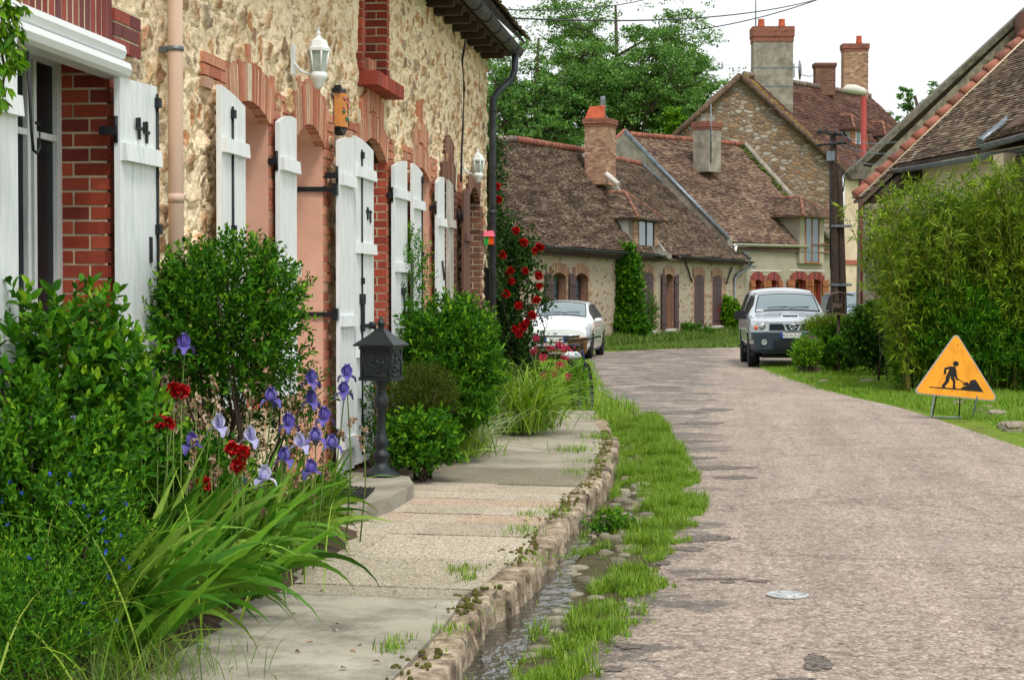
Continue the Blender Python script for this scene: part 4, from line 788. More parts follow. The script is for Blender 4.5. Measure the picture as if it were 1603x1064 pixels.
# pavement slabs: cross joints read off the photo (y along the wall), z .18 at the kerb .22 at the wall
def pz(x, y): return .132 + .03 * np.clip((x - kx(y)) / (-3.05 - kx(y)), 0, 1)
def slabs():
    mb = MB(); ys = [1.0, 3.2, 5.6, 8.28]; agg = [0, 0, 0]
    yy = 8.40
    bands = [(1.0, 3.2, 0, .4, 1), (3.215, 5.6, 0, .45, 1), (5.615, 8.24, 0, .6, 1), (8.255, 8.52, .7, .3, 1), (8.535, 9.5, 1, .5, 2), (9.515, 10.45, 1, .45, 2), (10.465, 11.0, 1, .42, 3), (11.015, 11.45, .8, .85, 4), (11.465, 11.9, .9, .5, 4), (11.915, 12.3, .8, .9, 4), (12.315, 12.75, .9, .55, 4), (12.765, 13.3, .6, .6, 3), (13.315, 14.6, .5, .0, 1), (14.615, 16.2, .3, .35, 1), (16.215, 18.0, .2, .6, 1), (18.015, 19.8, .3, .5, 1), (19.815, 22.3, .2, .55, 1)]
    for (a, b, ag, ti, nx) in bands:
        for k in range(nx):
            n = 8; yv = np.linspace(a, b, n); jt = .012 if nx > 1 else 0
            x0 = np.array([kx(y) - .13 - .05 * vnoise(np.array([y * 2.5]), np.array([0.]), 6)[0] + (-3.06 - kx(y) + .27) * (k / nx) for y in yv]) - (jt if k else -.08 * 0); x1 = np.array([kx(y) - .27 + (-3.06 - kx(y) + .27) * ((k + 1) / nx) for y in yv])
            tl = g.uniform(-.004, .004); t2 = np.clip(ti + g.uniform(-.15, .15) * (nx > 1), 0, 1)
            V = np.zeros((n, 6, 3))
            for j in range(6):
                x = x0 + (x1 - x0) * j / 5; V[:, j] = np.stack([x, yv, pz(x, yv) + tl + (fbm(x * 1.5, yv * 1.5, 17) - .5) * .012], -1)
            C = np.tile([ag, t2, 0, 1], (n * 6, 1)); mb.grid(V, 0, True, None, C)
            for e_ in (V[0], V[-1]): mb.add(np.concatenate([e_, e_ - [0, 0, .06]]), [(i, i + 1, i + 7, i + 6) for i in range(5)], 0, False, np.tile([ag, t2 * .6, 0, 1], (12, 1)))
            for e_ in (V[:, 0], V[:, -1]): mb.add(np.concatenate([e_, e_ - [0, 0, .06]]), [(i, i + 1, i + 9, i + 8) for i in range(7)], 0, False, np.tile([ag, t2 * .6, 0, 1], (16, 1)))
    o = mb.build("pavement", M['slab'], org=(0, 0, .18)); o["kind"] = 'structure'
    b2 = MB(); ysb = np.arange(1, 22.31, .3); V = np.array([[(kx(y) - .16, y, .105), (-3.06, y, .125)] for y in ysb]); b2.grid(V); o = b2.build("pavement_bedding", M['soil'], org=(0, 0, .1)); o["kind"] = 'structure'
slabs()
# planting beds of bare soil against the wall
for (ya, yb, xo) in ((3.5, 10.7, -2.18), (13.0, 20.6, -2.52)):
    yv = np.arange(ya, yb, .07); n_ = 12; V = np.zeros((len(yv), n_, 3))
    for i, y_ in enumerate(yv):
        e_ = min(1, (y_ - ya) / .3, (yb - y_) / .3); xe = xo + .14 * (fbm(np.array([y_ * 1.4]), np.array([3.]), 4)[0] - .5) * 2; xx = np.linspace(-3.05, xe, n_); V[i, :, 0] = xx; V[i, :, 1] = y_; q_ = np.clip((xe - xx) / .22, 0, 1); V[i, :, 2] = .12 + .085 * q_ * max(0, e_) + (fbm(xx * 9, np.full(n_, y_ * 9), 8) - .5) * .035 * q_
    mb = MB(); mb.grid(V); o = mb.build("planting_bed", M['soil'], org=(0, 0, .1)); o["kind"] = 'structure'
# doorstep slab with a sunk dark mat, post box stands on it
st = MB(); n = 10; a = np.linspace(0, 1, n)
px_ = [(470, 790), (552, 797), (610, 778), (648, 757), (640, 745), (560, 738), (505, 742), (470, 760)]
sp = [G(x, y, .25) for x, y in px_]; st.prism(sp, (0, 0, -.13)); o = st.build("door_step", M['cement']); tag(o, "low worn cement doorstep under the cast iron post box", "step")
mt = MB(); c = [G(x, y, .255) for x, y in ((515, 778), (572, 780), (586, 766), (530, 762))]; mt.prism(c, (0, 0, .012)); 
for k in range(9):
    a_, b_ = c[0] + (c[1] - c[0]) * (k / 8), c[3] + (c[2] - c[3]) * (k / 8); mt.tube([a_ + [0, 0, .014], b_ + [0, 0, .014]], .006, 5)
o = mt.build("door_mat", M['rubber']); tag(o, "black ribbed rubber mat lying on the cement doorstep", "mat")
vc = MB(); p = G(1233, 931, .004); vc.lathe([(.112, 0), (.112, .006), (.098, .007), (.096, .003), (.06, .003), (.058, .007), (.02, .007), (.018, .003)], p, 28, sm=False)
for k in range(6): a = k * pi / 3; vc.obox(p + [.075 * cos(a), .075 * sin(a), .006], [.012 * cos(a), .012 * sin(a), 0], [-.004 * sin(a), .004 * cos(a), 0], [0, 0, .003])
o = vc.build("valve_cover", mk('pale_cast_metal', [srgb(168, 172, 174), srgb(200, 202, 202)], .6, scale=30, var=.25, metal=.2)); tag(o, "small round grey metal valve cover set into the road", "cover")
# far grass verge in front of the distant houses and its earth
# ---------------------------------------------------------------- plant builders
def blades(mb, P, L, W, lean, droop, az, K=4, m=0, curl=None, sword=False):
    P = np.asarray(P, float); N = len(P); t = np.linspace(0, 1, K + 1); th = lean[:, None] + droop[:, None] * t[None] ** 1.3
    ds = (L / K)[:, None]; hx = np.concatenate([np.zeros((N, 1)), np.cumsum(np.sin(th[:, :-1]) * ds, 1)], 1); hz = np.concatenate([np.zeros((N, 1)), np.cumsum(np.cos(th[:, :-1]) * ds, 1)], 1)
    d = np.stack([np.cos(az), np.sin(az)], -1); sd_ = np.stack([-np.sin(az), np.cos(az)], -1)
    wd = W[:, None] * (np.clip(1 - t[None] ** 2.2, .02, 1)) * (.75 + .25 * np.sin(t * pi)) * .5
    C = np.concatenate([P[:, None, :2] + d[:, None] * hx[..., None], (P[:, 2:3] + hz)[..., None]], -1)
    tw = np.zeros((N, 1)) if curl is None else curl[:, None] * t[None]
    S3 = np.concatenate([sd_[:, None].repeat(K + 1, 1) * np.cos(tw)[..., None], np.broadcast_to(np.sin(tw)[..., None], (N, K + 1, 1))], -1)
    if sword:
        tw = (curl[:, None] * (.15 + .85 * t[None] ** 1.5)); Sp = np.concatenate([d[:, None] * np.cos(th)[..., None], -np.sin(th)[..., None]], -1); Sh = np.concatenate([sd_, np.zeros((N, 1))], -1)[:, None].repeat(K + 1, 1); S3 = Sp * np.cos(tw)[..., None] + Sh * np.sin(tw)[..., None]
    V = np.stack([C - S3 * wd[..., None], C + S3 * wd[..., None]], 2); i = np.arange(N)[:, None] * (K + 1) * 2; j = np.arange(K)[None] * 2
    mb.add(V.reshape(-1, 3), np.stack([i + j, i + j + 1, i + j + 3, i + j + 2], -1).reshape(-1, 4), m, True)
def leaves(mb, P, Dr, L, W, m=0, fold=.25, six=False, g=rng, nup=None):
    P, Dr = np.asarray(P, float), unit(np.asarray(Dr, float)); N = len(P); rnd = g.normal(size=(N, 3)) * .6 + (np.array([0, 0, 1.0]) if nup is None else nup)
    S_ = unit(np.cross(Dr, rnd)); U_ = np.cross(S_, Dr); L = np.broadcast_to(L, (N,))[:, None]; W = np.broadcast_to(W, (N,))[:, None]
    if not six:
        V = np.stack([P, P + Dr * L * .45 + S_ * W * .5 + U_ * W * fold, P + Dr * L, P + Dr * L * .45 - S_ * W * .5 + U_ * W * fold], 1); i = np.arange(N)[:, None] * 4
        F_ = np.concatenate([i + [0, 1, 2], i + [0, 2, 3]], 0); mb.add(V.reshape(-1, 3), F_, m, False)
    else:
        V = np.stack([P, P + Dr * L * .3 + S_ * W * .48 + U_ * W * fold, P + Dr * L * .68 + S_ * W * .36 + U_ * W * fold * .6, P + Dr * L - U_ * L * .12, P + Dr * L * .68 - S_ * W * .36 + U_ * W * fold * .6, P + Dr * L * .3 - S_ * W * .48 + U_ * W * fold, P + Dr * L * .35, P + Dr * L * .7], 1)
        i = np.arange(N)[:, None] * 8; q = np.concatenate([i + [0, 1, 6, 0][:3] + [0][:0] if False else i + np.array([0, 1, 6]), i + np.array([0, 6, 5]), i + np.array([2, 3, 7]), i + np.array([7, 3, 4])], 0)
        mb.add(V.reshape(-1, 3), q, m, False); b = mb.n - 8 * N; mb.f.append((np.concatenate([i + np.array([1, 2, 7, 6]), i + np.array([6, 7, 4, 5])], 0) + b, m, False))
def sph(n, g): v = g.normal(size=(n, 3)); return unit(v)
def cloud(n, g, c, r, inner=.55, lump=.25, fr=1.7, sq=1.0, seed=0):
    """points in a lumpy rounded volume, denser to the outside; returns points and outward directions"""
    d = sph(n, g); k = (np.abs(d[:, 0]) ** sq + np.abs(d[:, 1]) ** sq + np.abs(d[:, 2]) ** sq) ** (-1 / sq) if sq != 1.0 else np.ones(n)
    nz = fbm(d[:, 0] * fr + d[:, 2] * 1.3 * fr + 9, d[:, 1] * fr - d[:, 2] * fr * .7 + 9, seed, 3) - .5
    rad = (inner + (1 - inner) * g.random(n) ** .6) * k * (1 + lump * 2 * nz)
    return np.asarray(c) + d * rad[:, None] * np.asarray(r), d
def shrub(name, label, cat, c, r, n_tw, per, L, W, mat, base_z=.2, seed=0, six=False, tw_len=.14, inner=.45, lump=.22, sq=1.0, up=.5, stems=7, group=None, top=None, spread=1., fr=1.7, base=None, young='auto'):
    g = np.random.default_rng(seed); c = np.asarray(c, float); t = thing(name, (c[0], c[1], base_z), label, cat, group)
    P, d = cloud(n_tw, g, c, r, inner, lump, fr, sq, seed); tdir = unit(d * np.array([1, 1, .6]) + [0, 0, up] + g.normal(size=(n_tw, 3)) * .35)
    P = P[P[:, 2] > base_z + .02]; tdir = tdir[:len(P)] if len(P) == n_tw else tdir[: len(P)]
    s = (np.arange(per) + .5) / per; pos = P[:, None] + tdir[:, None] * (s[None, :, None] * tw_len); ph = np.arange(per) * 2.4
    pr = unit(np.cross(tdir, g.normal(size=tdir.shape))); q2 = np.cross(tdir, pr)
    ld = pr[:, None] * np.cos(ph)[None, :, None] + q2[:, None] * np.sin(ph)[None, :, None] + tdir[:, None] * (.4 + .9 * s[None, :, None] ** 2) + np.array([0, 0, .15])
    ld = ld.reshape(-1, 3) + g.normal(size=(len(P) * per, 3)) * .15
    sz = g.uniform(.65, 1.15, len(ld)); mb = MB(); pos = pos.reshape(-1, 3); yg = {'leaf_mid': 'leaf_bright', 'leaf_dark': 'leaf_mid', 'leaf_bright': 'leaf_bright'}.get(mat, mat) if young == 'auto' else young
    tipm = np.tile(s > 1 - 3.2 / per, len(P)) & np.repeat(g.random(len(P)) < .6, per)
    leaves(mb, pos[~tipm], ld[~tipm], (L * sz)[~tipm], (W * sz)[~tipm], 0, .22, six, g); leaves(mb, pos[tipm], ld[tipm] + [0, 0, .5], (L * sz)[tipm] * .85, (W * sz)[tipm] * .8, 1, .22, six, g); mb.build("foliage", [M[mat], M[yg]], t)
    st = MB(); bs = np.array(base if base is not None else (c[0], c[1], base_z), float)
    for k in range(stems):
        e = P[g.integers(len(P))]; m_ = (bs + e) / 2 + g.normal(size=3) * .05; b0 = bs + [g.normal() * .07 * spread, g.normal() * .07 * spread, -.05]; st.tube([b0, (b0 + m_) / 2 + g.normal(size=3) * .02, m_, e], [.014, .012, .009, .004], 6)
    if stems: st.build("stems", M['bark'], t)
    return t
# ================================================================ distant houses
DE = 1.0
def eave_d(px): return 1 / (.01333 + (1166 - px) * 1.648e-5)
# ---- house B: two low cottages in one row
e0, e1 = D(770, 466, eave_d(770)), D(1166, 466, 75.0)
FB = Frame(e0, e1); FB.n = FB.n
ub = lambda px: FB.uz(px, 466)[0]
EZ = 3.15
left = thing("brick_and_stone_cottage", FB.pt(ub(900), 0), "low cottage with chimney and dormer behind the white car", "cottage")
right = thing("brick_and_stone_cottage", FB.pt(ub(1100), 0), "low cottage with two pairs of closed plum shutters beside the grey rendered house", "cottage")
UM = ub(1032)
def shutters_b(par, a, b, z0, zs, open_=0):
    pass
def cottage_ops(par, u0, u1, ops):
    full = [(a, b, c, zs, ri) for (a, b, c, zs, ri, *_) in ops]
    wall_open(FB, u0, u1, -.1, EZ, full, M['stone_b'], "wall", par)
    for (a, b, c, zs, ri, st) in ops:
        bb = MB(); voussoirs(bb, FB, a, b, zs, ri, .3, -.05, .03, bw=.07, ext=.1); bb.build("brick_arch", M['brick_far'], par)
        for u, s_ in ((a, -1), (b, 1)):
            bb = MB(); quoins(bb, FB, u, s_, c, zs, -.05, .025, wide=.3, narrow=.16); bb.fbox(FB, min(u, u + s_ * .2), max(u, u + s_ * .2), c, zs, -.02, .012, 1); bb.build("brick_jamb", [M['brick_far'], M['lime']], par)
        rv = MB(); reveal(rv, FB, a, b, c, zs, ri, .28); rv.build("window_reveal", M['brick_far'], par)
        window(FB, a, b, c, zs, ri, .27, par, 'wood_dark', glass='glass_blue')
        sl = MB(); sl.fbox(FB, a - .1, b + .1, c - .1, c, -.05, .12); sl.build("window_sill", M['render_white'], par)
        if st == 2:
            m_ = (a + b) / 2
            shutter(FB, a + .01, m_ - .01, c, zs + .02, zs + ri, -.01, 'plum', par, (zs - .25, c + .2), crown=.0, planks=3, bt=.02)
            shutter(FB, m_ + .01, b - .01, c, zs + ri, zs + .02, -.01, 'plum', par, (zs - .25, c + .2), crown=.0, planks=3, bt=.02)
        elif st == 1:
            L = (b - a) / 2
            shutter(FB, a - L, a - .02, c, zs + ri, zs + .02, .06, 'plum', par, (zs - .25, c + .2), planks=3, bt=.03)
            shutter(FB, b + .02, b + L, c, zs + .02, zs + ri, .06, 'plum', par, (zs - .25, c + .2), planks=3, bt=.03)
        elif st == 3:
            L = (b - a) / 2; shutter(FB, a - L, a - .02, c, zs + ri, zs + .02, .06, 'plum', par, (zs - .25, c + .2), planks=3, bt=.03)
U = ub
cottage_ops(left, U(770), UM, [(U(863), U(886), .5, 2.22, .14, 3), (U(899), U(920), .5, 2.22, .14, 3), (U(1005), U(1022), .42, 2.36, .12, 2)])
cottage_ops(right, UM + .01, U(1164), [(U(1040), U(1053), .42, 2.34, .12, 1), (U(1086), U(1101.5), .45, 2.36, .12, 2), (U(1114.5), U(1129), .45, 2.36, .12, 2)])
jb = MB(); quoins(jb, FB, U(1133), 1, .4, 2.4, -.05, .02, wide=.35, narrow=.2); jb.build("brick_jamb", M['brick_far'], right)
W1 = 2.8
a_, b_ = FB.pt(U(765), EZ, .25), FB.pt(U(1028), EZ, .25)
r0 = D(778, 220.5, 52.0); r1 = D(914, 241, 64.8)
r0 = FB.pt(FB.uz(778, 220, -W1)[0], FB.uz(778, 220, -W1)[1], -W1); r1 = FB.pt(*FB.uz(914, 241, -W1), -W1); r2 = FB.pt(U(1028), r1[2] + .1, -W1)
rt = MB(); roof_tiles(rt, a_, b_, r2, r0, seed=1, tw=.18, ex=.105, th=.02, wob=.07, sagg=-.02); rt.add([a_ - [0, 0, .16], b_ - [0, 0, .16], r2 - [0, 0, .16], r0 - [0, 0, .16]], [(0, 1, 2, 3)]); 
bk = FB.n * -2 * W1; rt.add([r0, r2, r2 - FB.n * (W1 + .3) + [0, 0, EZ - r2[2]], r0 - FB.n * (W1 + .3) + [0, 0, EZ - r0[2]]], [(0, 1, 2, 3)]); rt.build("roof", M['tile'], left)
q = MB(); ridge_tiles(q, r0 + [0, 0, .03], FB.pt(U(1028) * .55 + U(778) * .45, (r0[2] * .45 + r2[2] * .55), -W1) + [0, 0, .03], .12, seed=2); ridge_tiles(q, FB.pt(U(1028) * .55 + U(778) * .45, (r0[2] * .45 + r2[2] * .55), -W1) + [0, 0, .03], r2 + [0, 0, .03], .12, m=1, seed=3); q.build("ridge", [M['ridge_grey'], M['ridge']], left)
gb = MB(); gb.prism([FB.pt(UM, -.1, -.02), FB.pt(UM, EZ, -.02), r2 * 1.0 + FB.u * (UM - U(1028)), FB.pt(UM, EZ, -2 * W1 - .2), FB.pt(UM, -.1, -2 * W1 - .2)], FB.u * -.3); gb.build("gable_wall", M['cement'], left)
# cottage 2 roof
R2 = D(1003, 258, 76.8); ucam = FB.u; L2 = R2 - ucam * 5.9
ra, rb = FB.pt(UM + .05, EZ, .25), FB.pt(U(1166), EZ, .25)
rt = MB(); roof_tiles(rt, ra, rb, R2, L2, seed=4, tw=.18, ex=.105, th=.02, wob=.07, sagg=-.02); rt.add([ra - [0, 0, .2], rb - [0, 0, .2], R2 - [0, 0, .2], L2 - [0, 0, .2]], [(0, 1, 2, 3)]); rt.build("roof", M['tile'], right)
q = MB(); ridge_tiles(q, L2 + [0, 0, .03], R2 + [0, 0, .03], .12, seed=5); q.build("ridge", M['ridge'], right)
fl = MB(); fl.hexa([ra + p for p in ([0, 0, 0],)][0:0] or [L2 - ucam * .35 + [0, 0, -.1], ra - ucam * .3 + [0, 0, -.1], ra - ucam * .0 + [0, 0, -.1], L2 + [0, 0, -.1], L2 - ucam * .35 + [0, 0, .12], ra - ucam * .3 + [0, 0, .12], ra + [0, 0, .12], L2 + [0, 0, .12]]); fl.build("verge_coping", M['cement'], right)
fl = MB(); fl.tube([R2 + [0, 0, .08], rb + [0, 0, .06]], .09, 6); fl.build("zinc_flashing", M['zinc'], right)
def gutter(par, A, Bp, r=.07, mat='zinc_dark', name="gutter"):
    g_ = MB(); A, Bp = np.asarray(A), np.asarray(Bp); d = unit(Bp - A); n = np.cross(d, [0, 0, 1]); t = np.linspace(pi, 2 * pi, 8)
    V = np.array([[p + n * r * cos(a) + np.array([0, 0, 1]) * r * sin(a) for a in t] for p in (A, (A + Bp) / 2, Bp)]); g_.grid(V); V2 = np.array([[p + n * r * .9 * cos(a) + np.array([0, 0, 1]) * r * .9 * sin(a) for a in t] for p in (A, (A + Bp) / 2, Bp)]); g_.grid(V2)
    g_.tube([A + n * r, Bp + n * r], .015, 5); g_.tube([A - n * r, Bp - n * r], .015, 5); return g_.build(name, M[mat], par)
gutter(left, FB.pt(U(765), EZ - .03, .36), FB.pt(U(1026), EZ - .06, .36)); gutter(right, FB.pt(U(1050), EZ - .03, .36), FB.pt(U(1166), EZ - .05, .36))
f_ = MB(); f_.fbox(FB, U(765), U(1028), EZ - .26, EZ - .12, .0, .22); f_.build("fascia_beam", M['wood_dark'], left)
c_ = MB(); P_ = [FB.uz(*p, .3) for p in ((1028, 388), (1049, 398), (1050, 404), (1046, 405), (1028, 397))]; c_.prism([FB.pt(u, z, .05) for u, z in P_], FB.n * .3); c_.build("corbel", M['cement'], right)
d_ = MB(); d_.tube([FB.pt(U(1163.5), EZ - .12, .36), FB.pt(U(1162), EZ - .3, .3), FB.pt(U(1150), EZ - .62, .1), FB.pt(U(1147.5), EZ - .8, .08), FB.pt(U(1147.5), 0, .08)], .06, 10); d_.build("downpipe", M['zinc'], right)
i_ = MB(); i_.tube([FB.pt(*FB.uz(1073, 408, .06), .06), FB.pt(*FB.uz(1083, 442, .06), .06)], .03, 5); i_.build("iron_brace", M['iron'], right); i_ = MB(); i_.tube([FB.pt(*FB.uz(1146, 418, .06), .06), FB.pt(*FB.uz(1137, 444, .06), .06)], .03, 5); i_.build("iron_brace", M['iron'], right)
# chimney on cottage 1
def chimney(par, pxl, pxr, pyt, pyb, d, mat, deep=.9, capmat='brick_lintel', pots=(), rz=None, cap_h=.25, fr=None, bands=()):
    fr = fr or FB; a, b = D(pxl, pyt, d), D(pxr, pyt, d); wdt = (pxr - pxl) / FPX * d; top = a[2]; bot = D(pxl, pyb, d)[2]; c = (a + b) / 2
    ux, uy = fr.u, fr.n; s = wdt / (abs(ux.dot(RT)) + abs(uy.dot(RT)) * deep); hx, hy = s / 2, s * deep / 2
    box = lambda mb, z0, z1, e, m=0: mb.obox([c[0], c[1], (z0 + z1) / 2], ux * (hx + e), uy * (hy + e), [0, 0, (z1 - z0) / 2], m)
    if mat.startswith('brick'):
        m_ = MB(); z = bot; k = 0; g = np.random.default_rng(int(pxl)); P = []
        box(m_, bot, top - cap_h, -.012, 1)
        while z < top - cap_h:
            for ax, bx, ha, hb in ((ux, uy, hx, hy), (uy, ux, hy, hx)):
                for sg in (-1, 1):
                    w_ = 2 * ha; nb_ = max(1, round(w_ / .23)); 
                    for j in range(-1, nb_ + 1):
                        a0, a1 = max(-ha, -ha + (j + .5 * (k % 2)) * w_ / nb_), min(ha, -ha + (j + 1 + .5 * (k % 2)) * w_ / nb_ - .012)
                        if a1 - a0 < .04: continue
                        P.append((np.array([c[0], c[1], z + .033]) + ax * (a0 + a1) / 2 + bx * sg * (hb - .03 + g.uniform(0, .006)), ax * (a1 - a0) / 2, bx * .03))
            z += .078; k += 1
        for cc, ax, bx in P: m_.obox(cc, ax, bx, [0, 0, .032])
        ch = m_.build("chimney", [M[mat], M['lime']], par)
    else:
        m_ = MB(); box(m_, bot, top - cap_h, 0); ch = m_.build("chimney", M[mat], par)
    m_ = MB()
    nl = 3
    for k in range(nl): box(m_, top - cap_h + cap_h * k / nl + .004, top - cap_h + cap_h * (k + 1) / nl - .004, .03 + .035 * (k if k < 2 else 1))
    m_.build("chimney_cap", M[capmat], ch)
    for (pz_, dpx, hh, rr_, pm) in pots:
        m_ = MB(); p = c + ux * pz_ * hx; p = np.array([p[0], p[1], top]); m_.lathe([(rr_ * 1.15, 0), (rr_, hh * .3), (rr_ * .85, hh * .85), (rr_ * 1.0, hh)], p, 12); m_.build("chimney_pot", M[pm], ch)
    for zf in bands:
        m_ = MB(); z = bot + (top - bot) * zf; box(m_, z, z + .05, .012); m_.build("iron_strap", M['zinc'], ch)
    return ch
ch = chimney(left, 915, 965, 187, 290, 63.5, 'brick_far', .8, 'brick_cap', [(.25, 0, .5, .13, 'terracotta'), (.5, 0, .85, .1, 'zinc')], cap_h=.3)
m_ = MB(); p = D(932, 187, 63.5); m_.hexa([p + FB.u * a + FB.n * b + np.array([0, 0, z]) for z, e in ((0, .3), (.45, .16)) for a, b in ((-e, -e), (e, -e), (e, e), (-e, e))]); m_.build("chimney_pot", M['terracotta'], ch)
m_ = MB(); m_.tube([D(914, 243, 63.8), D(968, 289, 62.5)], .1, 6); m_.build("mortar_fillet", M['render_white'], left)
# roof dormer of cottage 1
def dormer(par, F, u0, u1, z0, zt, off0, back, tile, front_mat, wide=.16, brick=None, win=None, rise=.8, eave=.25, fm='wood_dark', cheek='render_white', glass='glass_blue'):
    m_ = MB(); m_.fbox(F, u0, u1, z0, zt, -back, off0); dm = m_.build("dormer", M[cheek], par)
    if brick:
        for a, b in ((u0 - .01, u0 + wide), (u1 - wide, u1 + .01)):
            m_ = MB(); bricks(m_, F, a, b, z0, zt, off0 - .05, off0 + .03); m_.fbox(F, a + .01, b - .01, z0, zt, off0 - .2, off0 + .012, 1); m_.build("brick_jamb", [M[brick], M['lime']], dm)
    m_ = MB(); m_.fbox(F, u0 + wide, u1 - wide, z0, zt - .05, off0, off0 + .01); m_.build("dormer_pane", M[glass], dm)
    m_ = MB(); um = (u0 + u1) / 2
    for a, b, c, d in ((u0 + wide, u0 + wide + .07, z0, zt - .05), (u1 - wide - .07, u1 - wide, z0, zt - .05), (um - .035, um + .035, z0, zt - .05), (u0 + wide, u1 - wide, zt - .12, zt - .05), (u0 + wide, u1 - wide, z0, z0 + .07)): m_.fbox(F, a, b, c, d, off0 + .01, off0 + (.035 if b - a < .1 else .032))
    m_.build("dormer_frame", M[fm], dm)
    E = eave; um = (u0 + u1) / 2; hip = .6 * (u1 - u0) / 2
    A, Bq, C, Dq = F.pt(u0 - E, zt - .05, off0 + E), F.pt(u1 + E, zt - .05, off0 + E), F.pt(u1 + E, zt - .05, -back), F.pt(u0 - E, zt - .05, -back)
    T, Tb = F.pt(um, zt + rise, off0 - hip), F.pt(um, zt + rise, -back - .6)
    r_ = MB(); roof_tiles(r_, A, Bq, T + F.u * .02, T - F.u * .02, tw=.17, ex=.11, th=.02, seed=3); roof_tiles(r_, Bq, C, Tb, T, tw=.17, ex=.11, th=.02, seed=4); roof_tiles(r_, Dq, A, T, Tb, tw=.17, ex=.11, th=.02, seed=5)
    r_.prism([A, Bq, C, Dq], (0, 0, -.05)); r_.build("dormer_roof", M[tile], dm)
    q = MB(); ridge_tiles(q, T, Tb, .08, seed=1); ridge_tiles(q, T, A, .07, seed=2, ln=.25); ridge_tiles(q, T, Bq, .07, seed=3, ln=.25); q.build("dormer_ridge", M['hip'], dm)
    return dm
u_a, z_t = FB.uz(986, 342, 0); u_b = FB.uz(1026, 342, 0)[0]
dormer(left, FB, FB.uz(990, 342)[0], FB.uz(1027, 342)[0], 3.0, FB.uz(1000, 341)[1], .05, 2.2, 'tile', 'brick_far', .42, brick='brick_far', rise=.95, eave=.28)
# ---- house with grey render and brown wooden shutters
gL, gR = D(1150, 466, 74.6), D(1306, 466, 80.6); FC = Frame(gL, gR)
hc = thing("rendered_house", FC.pt(3, 0), "grey rendered house with brown wooden shutters and brick window heads behind the pickup", "house")
uc = lambda px: FC.uz(px, 466)[0]
EC = 3.95
opsC = [(uc(1180), uc(1192), .9, 2.25, .1), (uc(1205), uc(1216), .9, 2.25, .1), (uc(1242), uc(1260), .1, 2.3, .1), (uc(1269), uc(1285), .1, 2.3, .1)]
wall_open(FC, 0, FC.len + .3, -.1, EC, opsC, M['render_grey'], "wall", hc)
for (a, b, c, zs, ri) in opsC:
    bb = MB(); voussoirs(bb, FC, a, b, zs, ri, .35, -.05, .03, ext=.05); bricks(bb, FC, a - .28, a - .02, zs - .5, zs + .3, -.05, .028); bricks(bb, FC, b + .02, b + .28, zs - .5, zs + .3, -.05, .028); bricks(bb, FC, a - .28, b + .28, zs + .46, zs + .54, -.04, .02, m=1); bb.build("brick_surround", [M['brick_lintel'], M['render_white']], hc)
    rv = MB(); reveal(rv, FC, a, b, c, zs, ri, .3); rv.build("window_reveal", M['brick_red'], hc); window(FC, a, b, c, zs, ri, .3, hc, 'wood_shutter')
    L = (b - a) * .62; shutter(FC, a - L, a - .02, c, zs + .1, zs + .02, .07, 'wood_shutter', hc, (zs - .2,), planks=3); shutter(FC, b + .02, b + L, c, zs + .02, zs + .1, .07, 'wood_shutter', hc, (zs - .2,), planks=3)
for z in (2.9, 3.55):
    m_ = MB(); m_.fbox(FC, uc(1167), uc(1183), z, z + .05, 0, .03); m_.build("wall_bracket", M['zinc'], hc)
A, Bq, Cq, Dq = D(1147, 379, 74.3), D(1306, 386, 80.2), D(1165, 228, 82.5), D(985, 212, 78.0)
rt = MB(); roof_tiles(rt, A, Bq, Cq, Dq, seed=14, tw=.18, ex=.11, th=.022, wob=.07, sagg=-.02); rt.add([A - [0, 0, .3], Bq - [0, 0, .3], Cq - [0, 0, .6], Dq - [0, 0, .3]], [(0, 1, 2, 3)]); rt.build("roof", M['tile_pale'], hc)
q = MB(); ridge_tiles(q, Dq + [0, 0, .04], Cq + [0, 0, .04], .14, seed=6); q.build("ridge", M['ridge'], hc)
hd = (A - Dq); hd[2] = 0; BE = Dq - hd; BE[2] = A[2] + 1.2
gw = MB(); nb_ = unit(np.cross(hd, [0, 0, 1])); nb_ = nb_ if nb_.dot(O - A) > 0 else -nb_
gw.prism([[A[0], A[1], -.1], A + [0, 0, .1], Dq + [0, 0, .12], BE + [0, 0, .1], [BE[0], BE[1], -.1]], nb_ * .35); gw.build("gable_wall", M['cement'], hc)
m_ = MB(); m_.tube([BE + [0, 0, .15] + nb_ * .2, Dq + [0, 0, .17] + nb_ * .2], .16, 6); m_.build("verge_tiles", M['ridge'], hc)
m_ = MB(); m_.tube([A + [0, 0, .14] + nb_ * .3, Dq + [0, 0, .16] + nb_ * .3], .1, 6); m_.build("verge_coping", M['zinc'], hc)
gutter(hc, A + [0, 0, -.08] + FC.n * .1, D(1266, 384.5, 78.6), .08, 'render_white')
m_ = MB(); m_.tube([D(1152, 383, 74.3), D(1151, 392, 74.3), D(1146, 400, 74.2), D(1145, 409, 74.2)], .07, 8); m_.build("downpipe", M['pvc'], hc)
chimney(hc, 1085, 1129, 192, 270, 78.5, 'cement',   .9, 'brick_cap', [(0, 0, .35, .3, 'cement')], fr=FC, cap_h=.35)
m_ = MB(); m_.tube([D(1113, 255, 77.9), D(1113, 163, 77.9)], .03, 6); m_.build("aerial_pole", M['zinc'], hc)
m_ = MB(); m_.tube([A + (Dq - A) * .5 + nb_ * .1 + [0, 0, .2], A + (Dq - A) * .5 + nb_ * .1 + [0, 0, .25]], .05, 6)
dormer(hc, FC, FC.uz(1252, 345, .15)[0], FC.uz(1290, 345, .15)[0], 3.1, FC.uz(1260, 337, .15)[1], .15, 2.5, 'tile_pale', 'render_white', .42, rise=.85, eave=.5, cheek='render_grey', fm='wood_shutter')
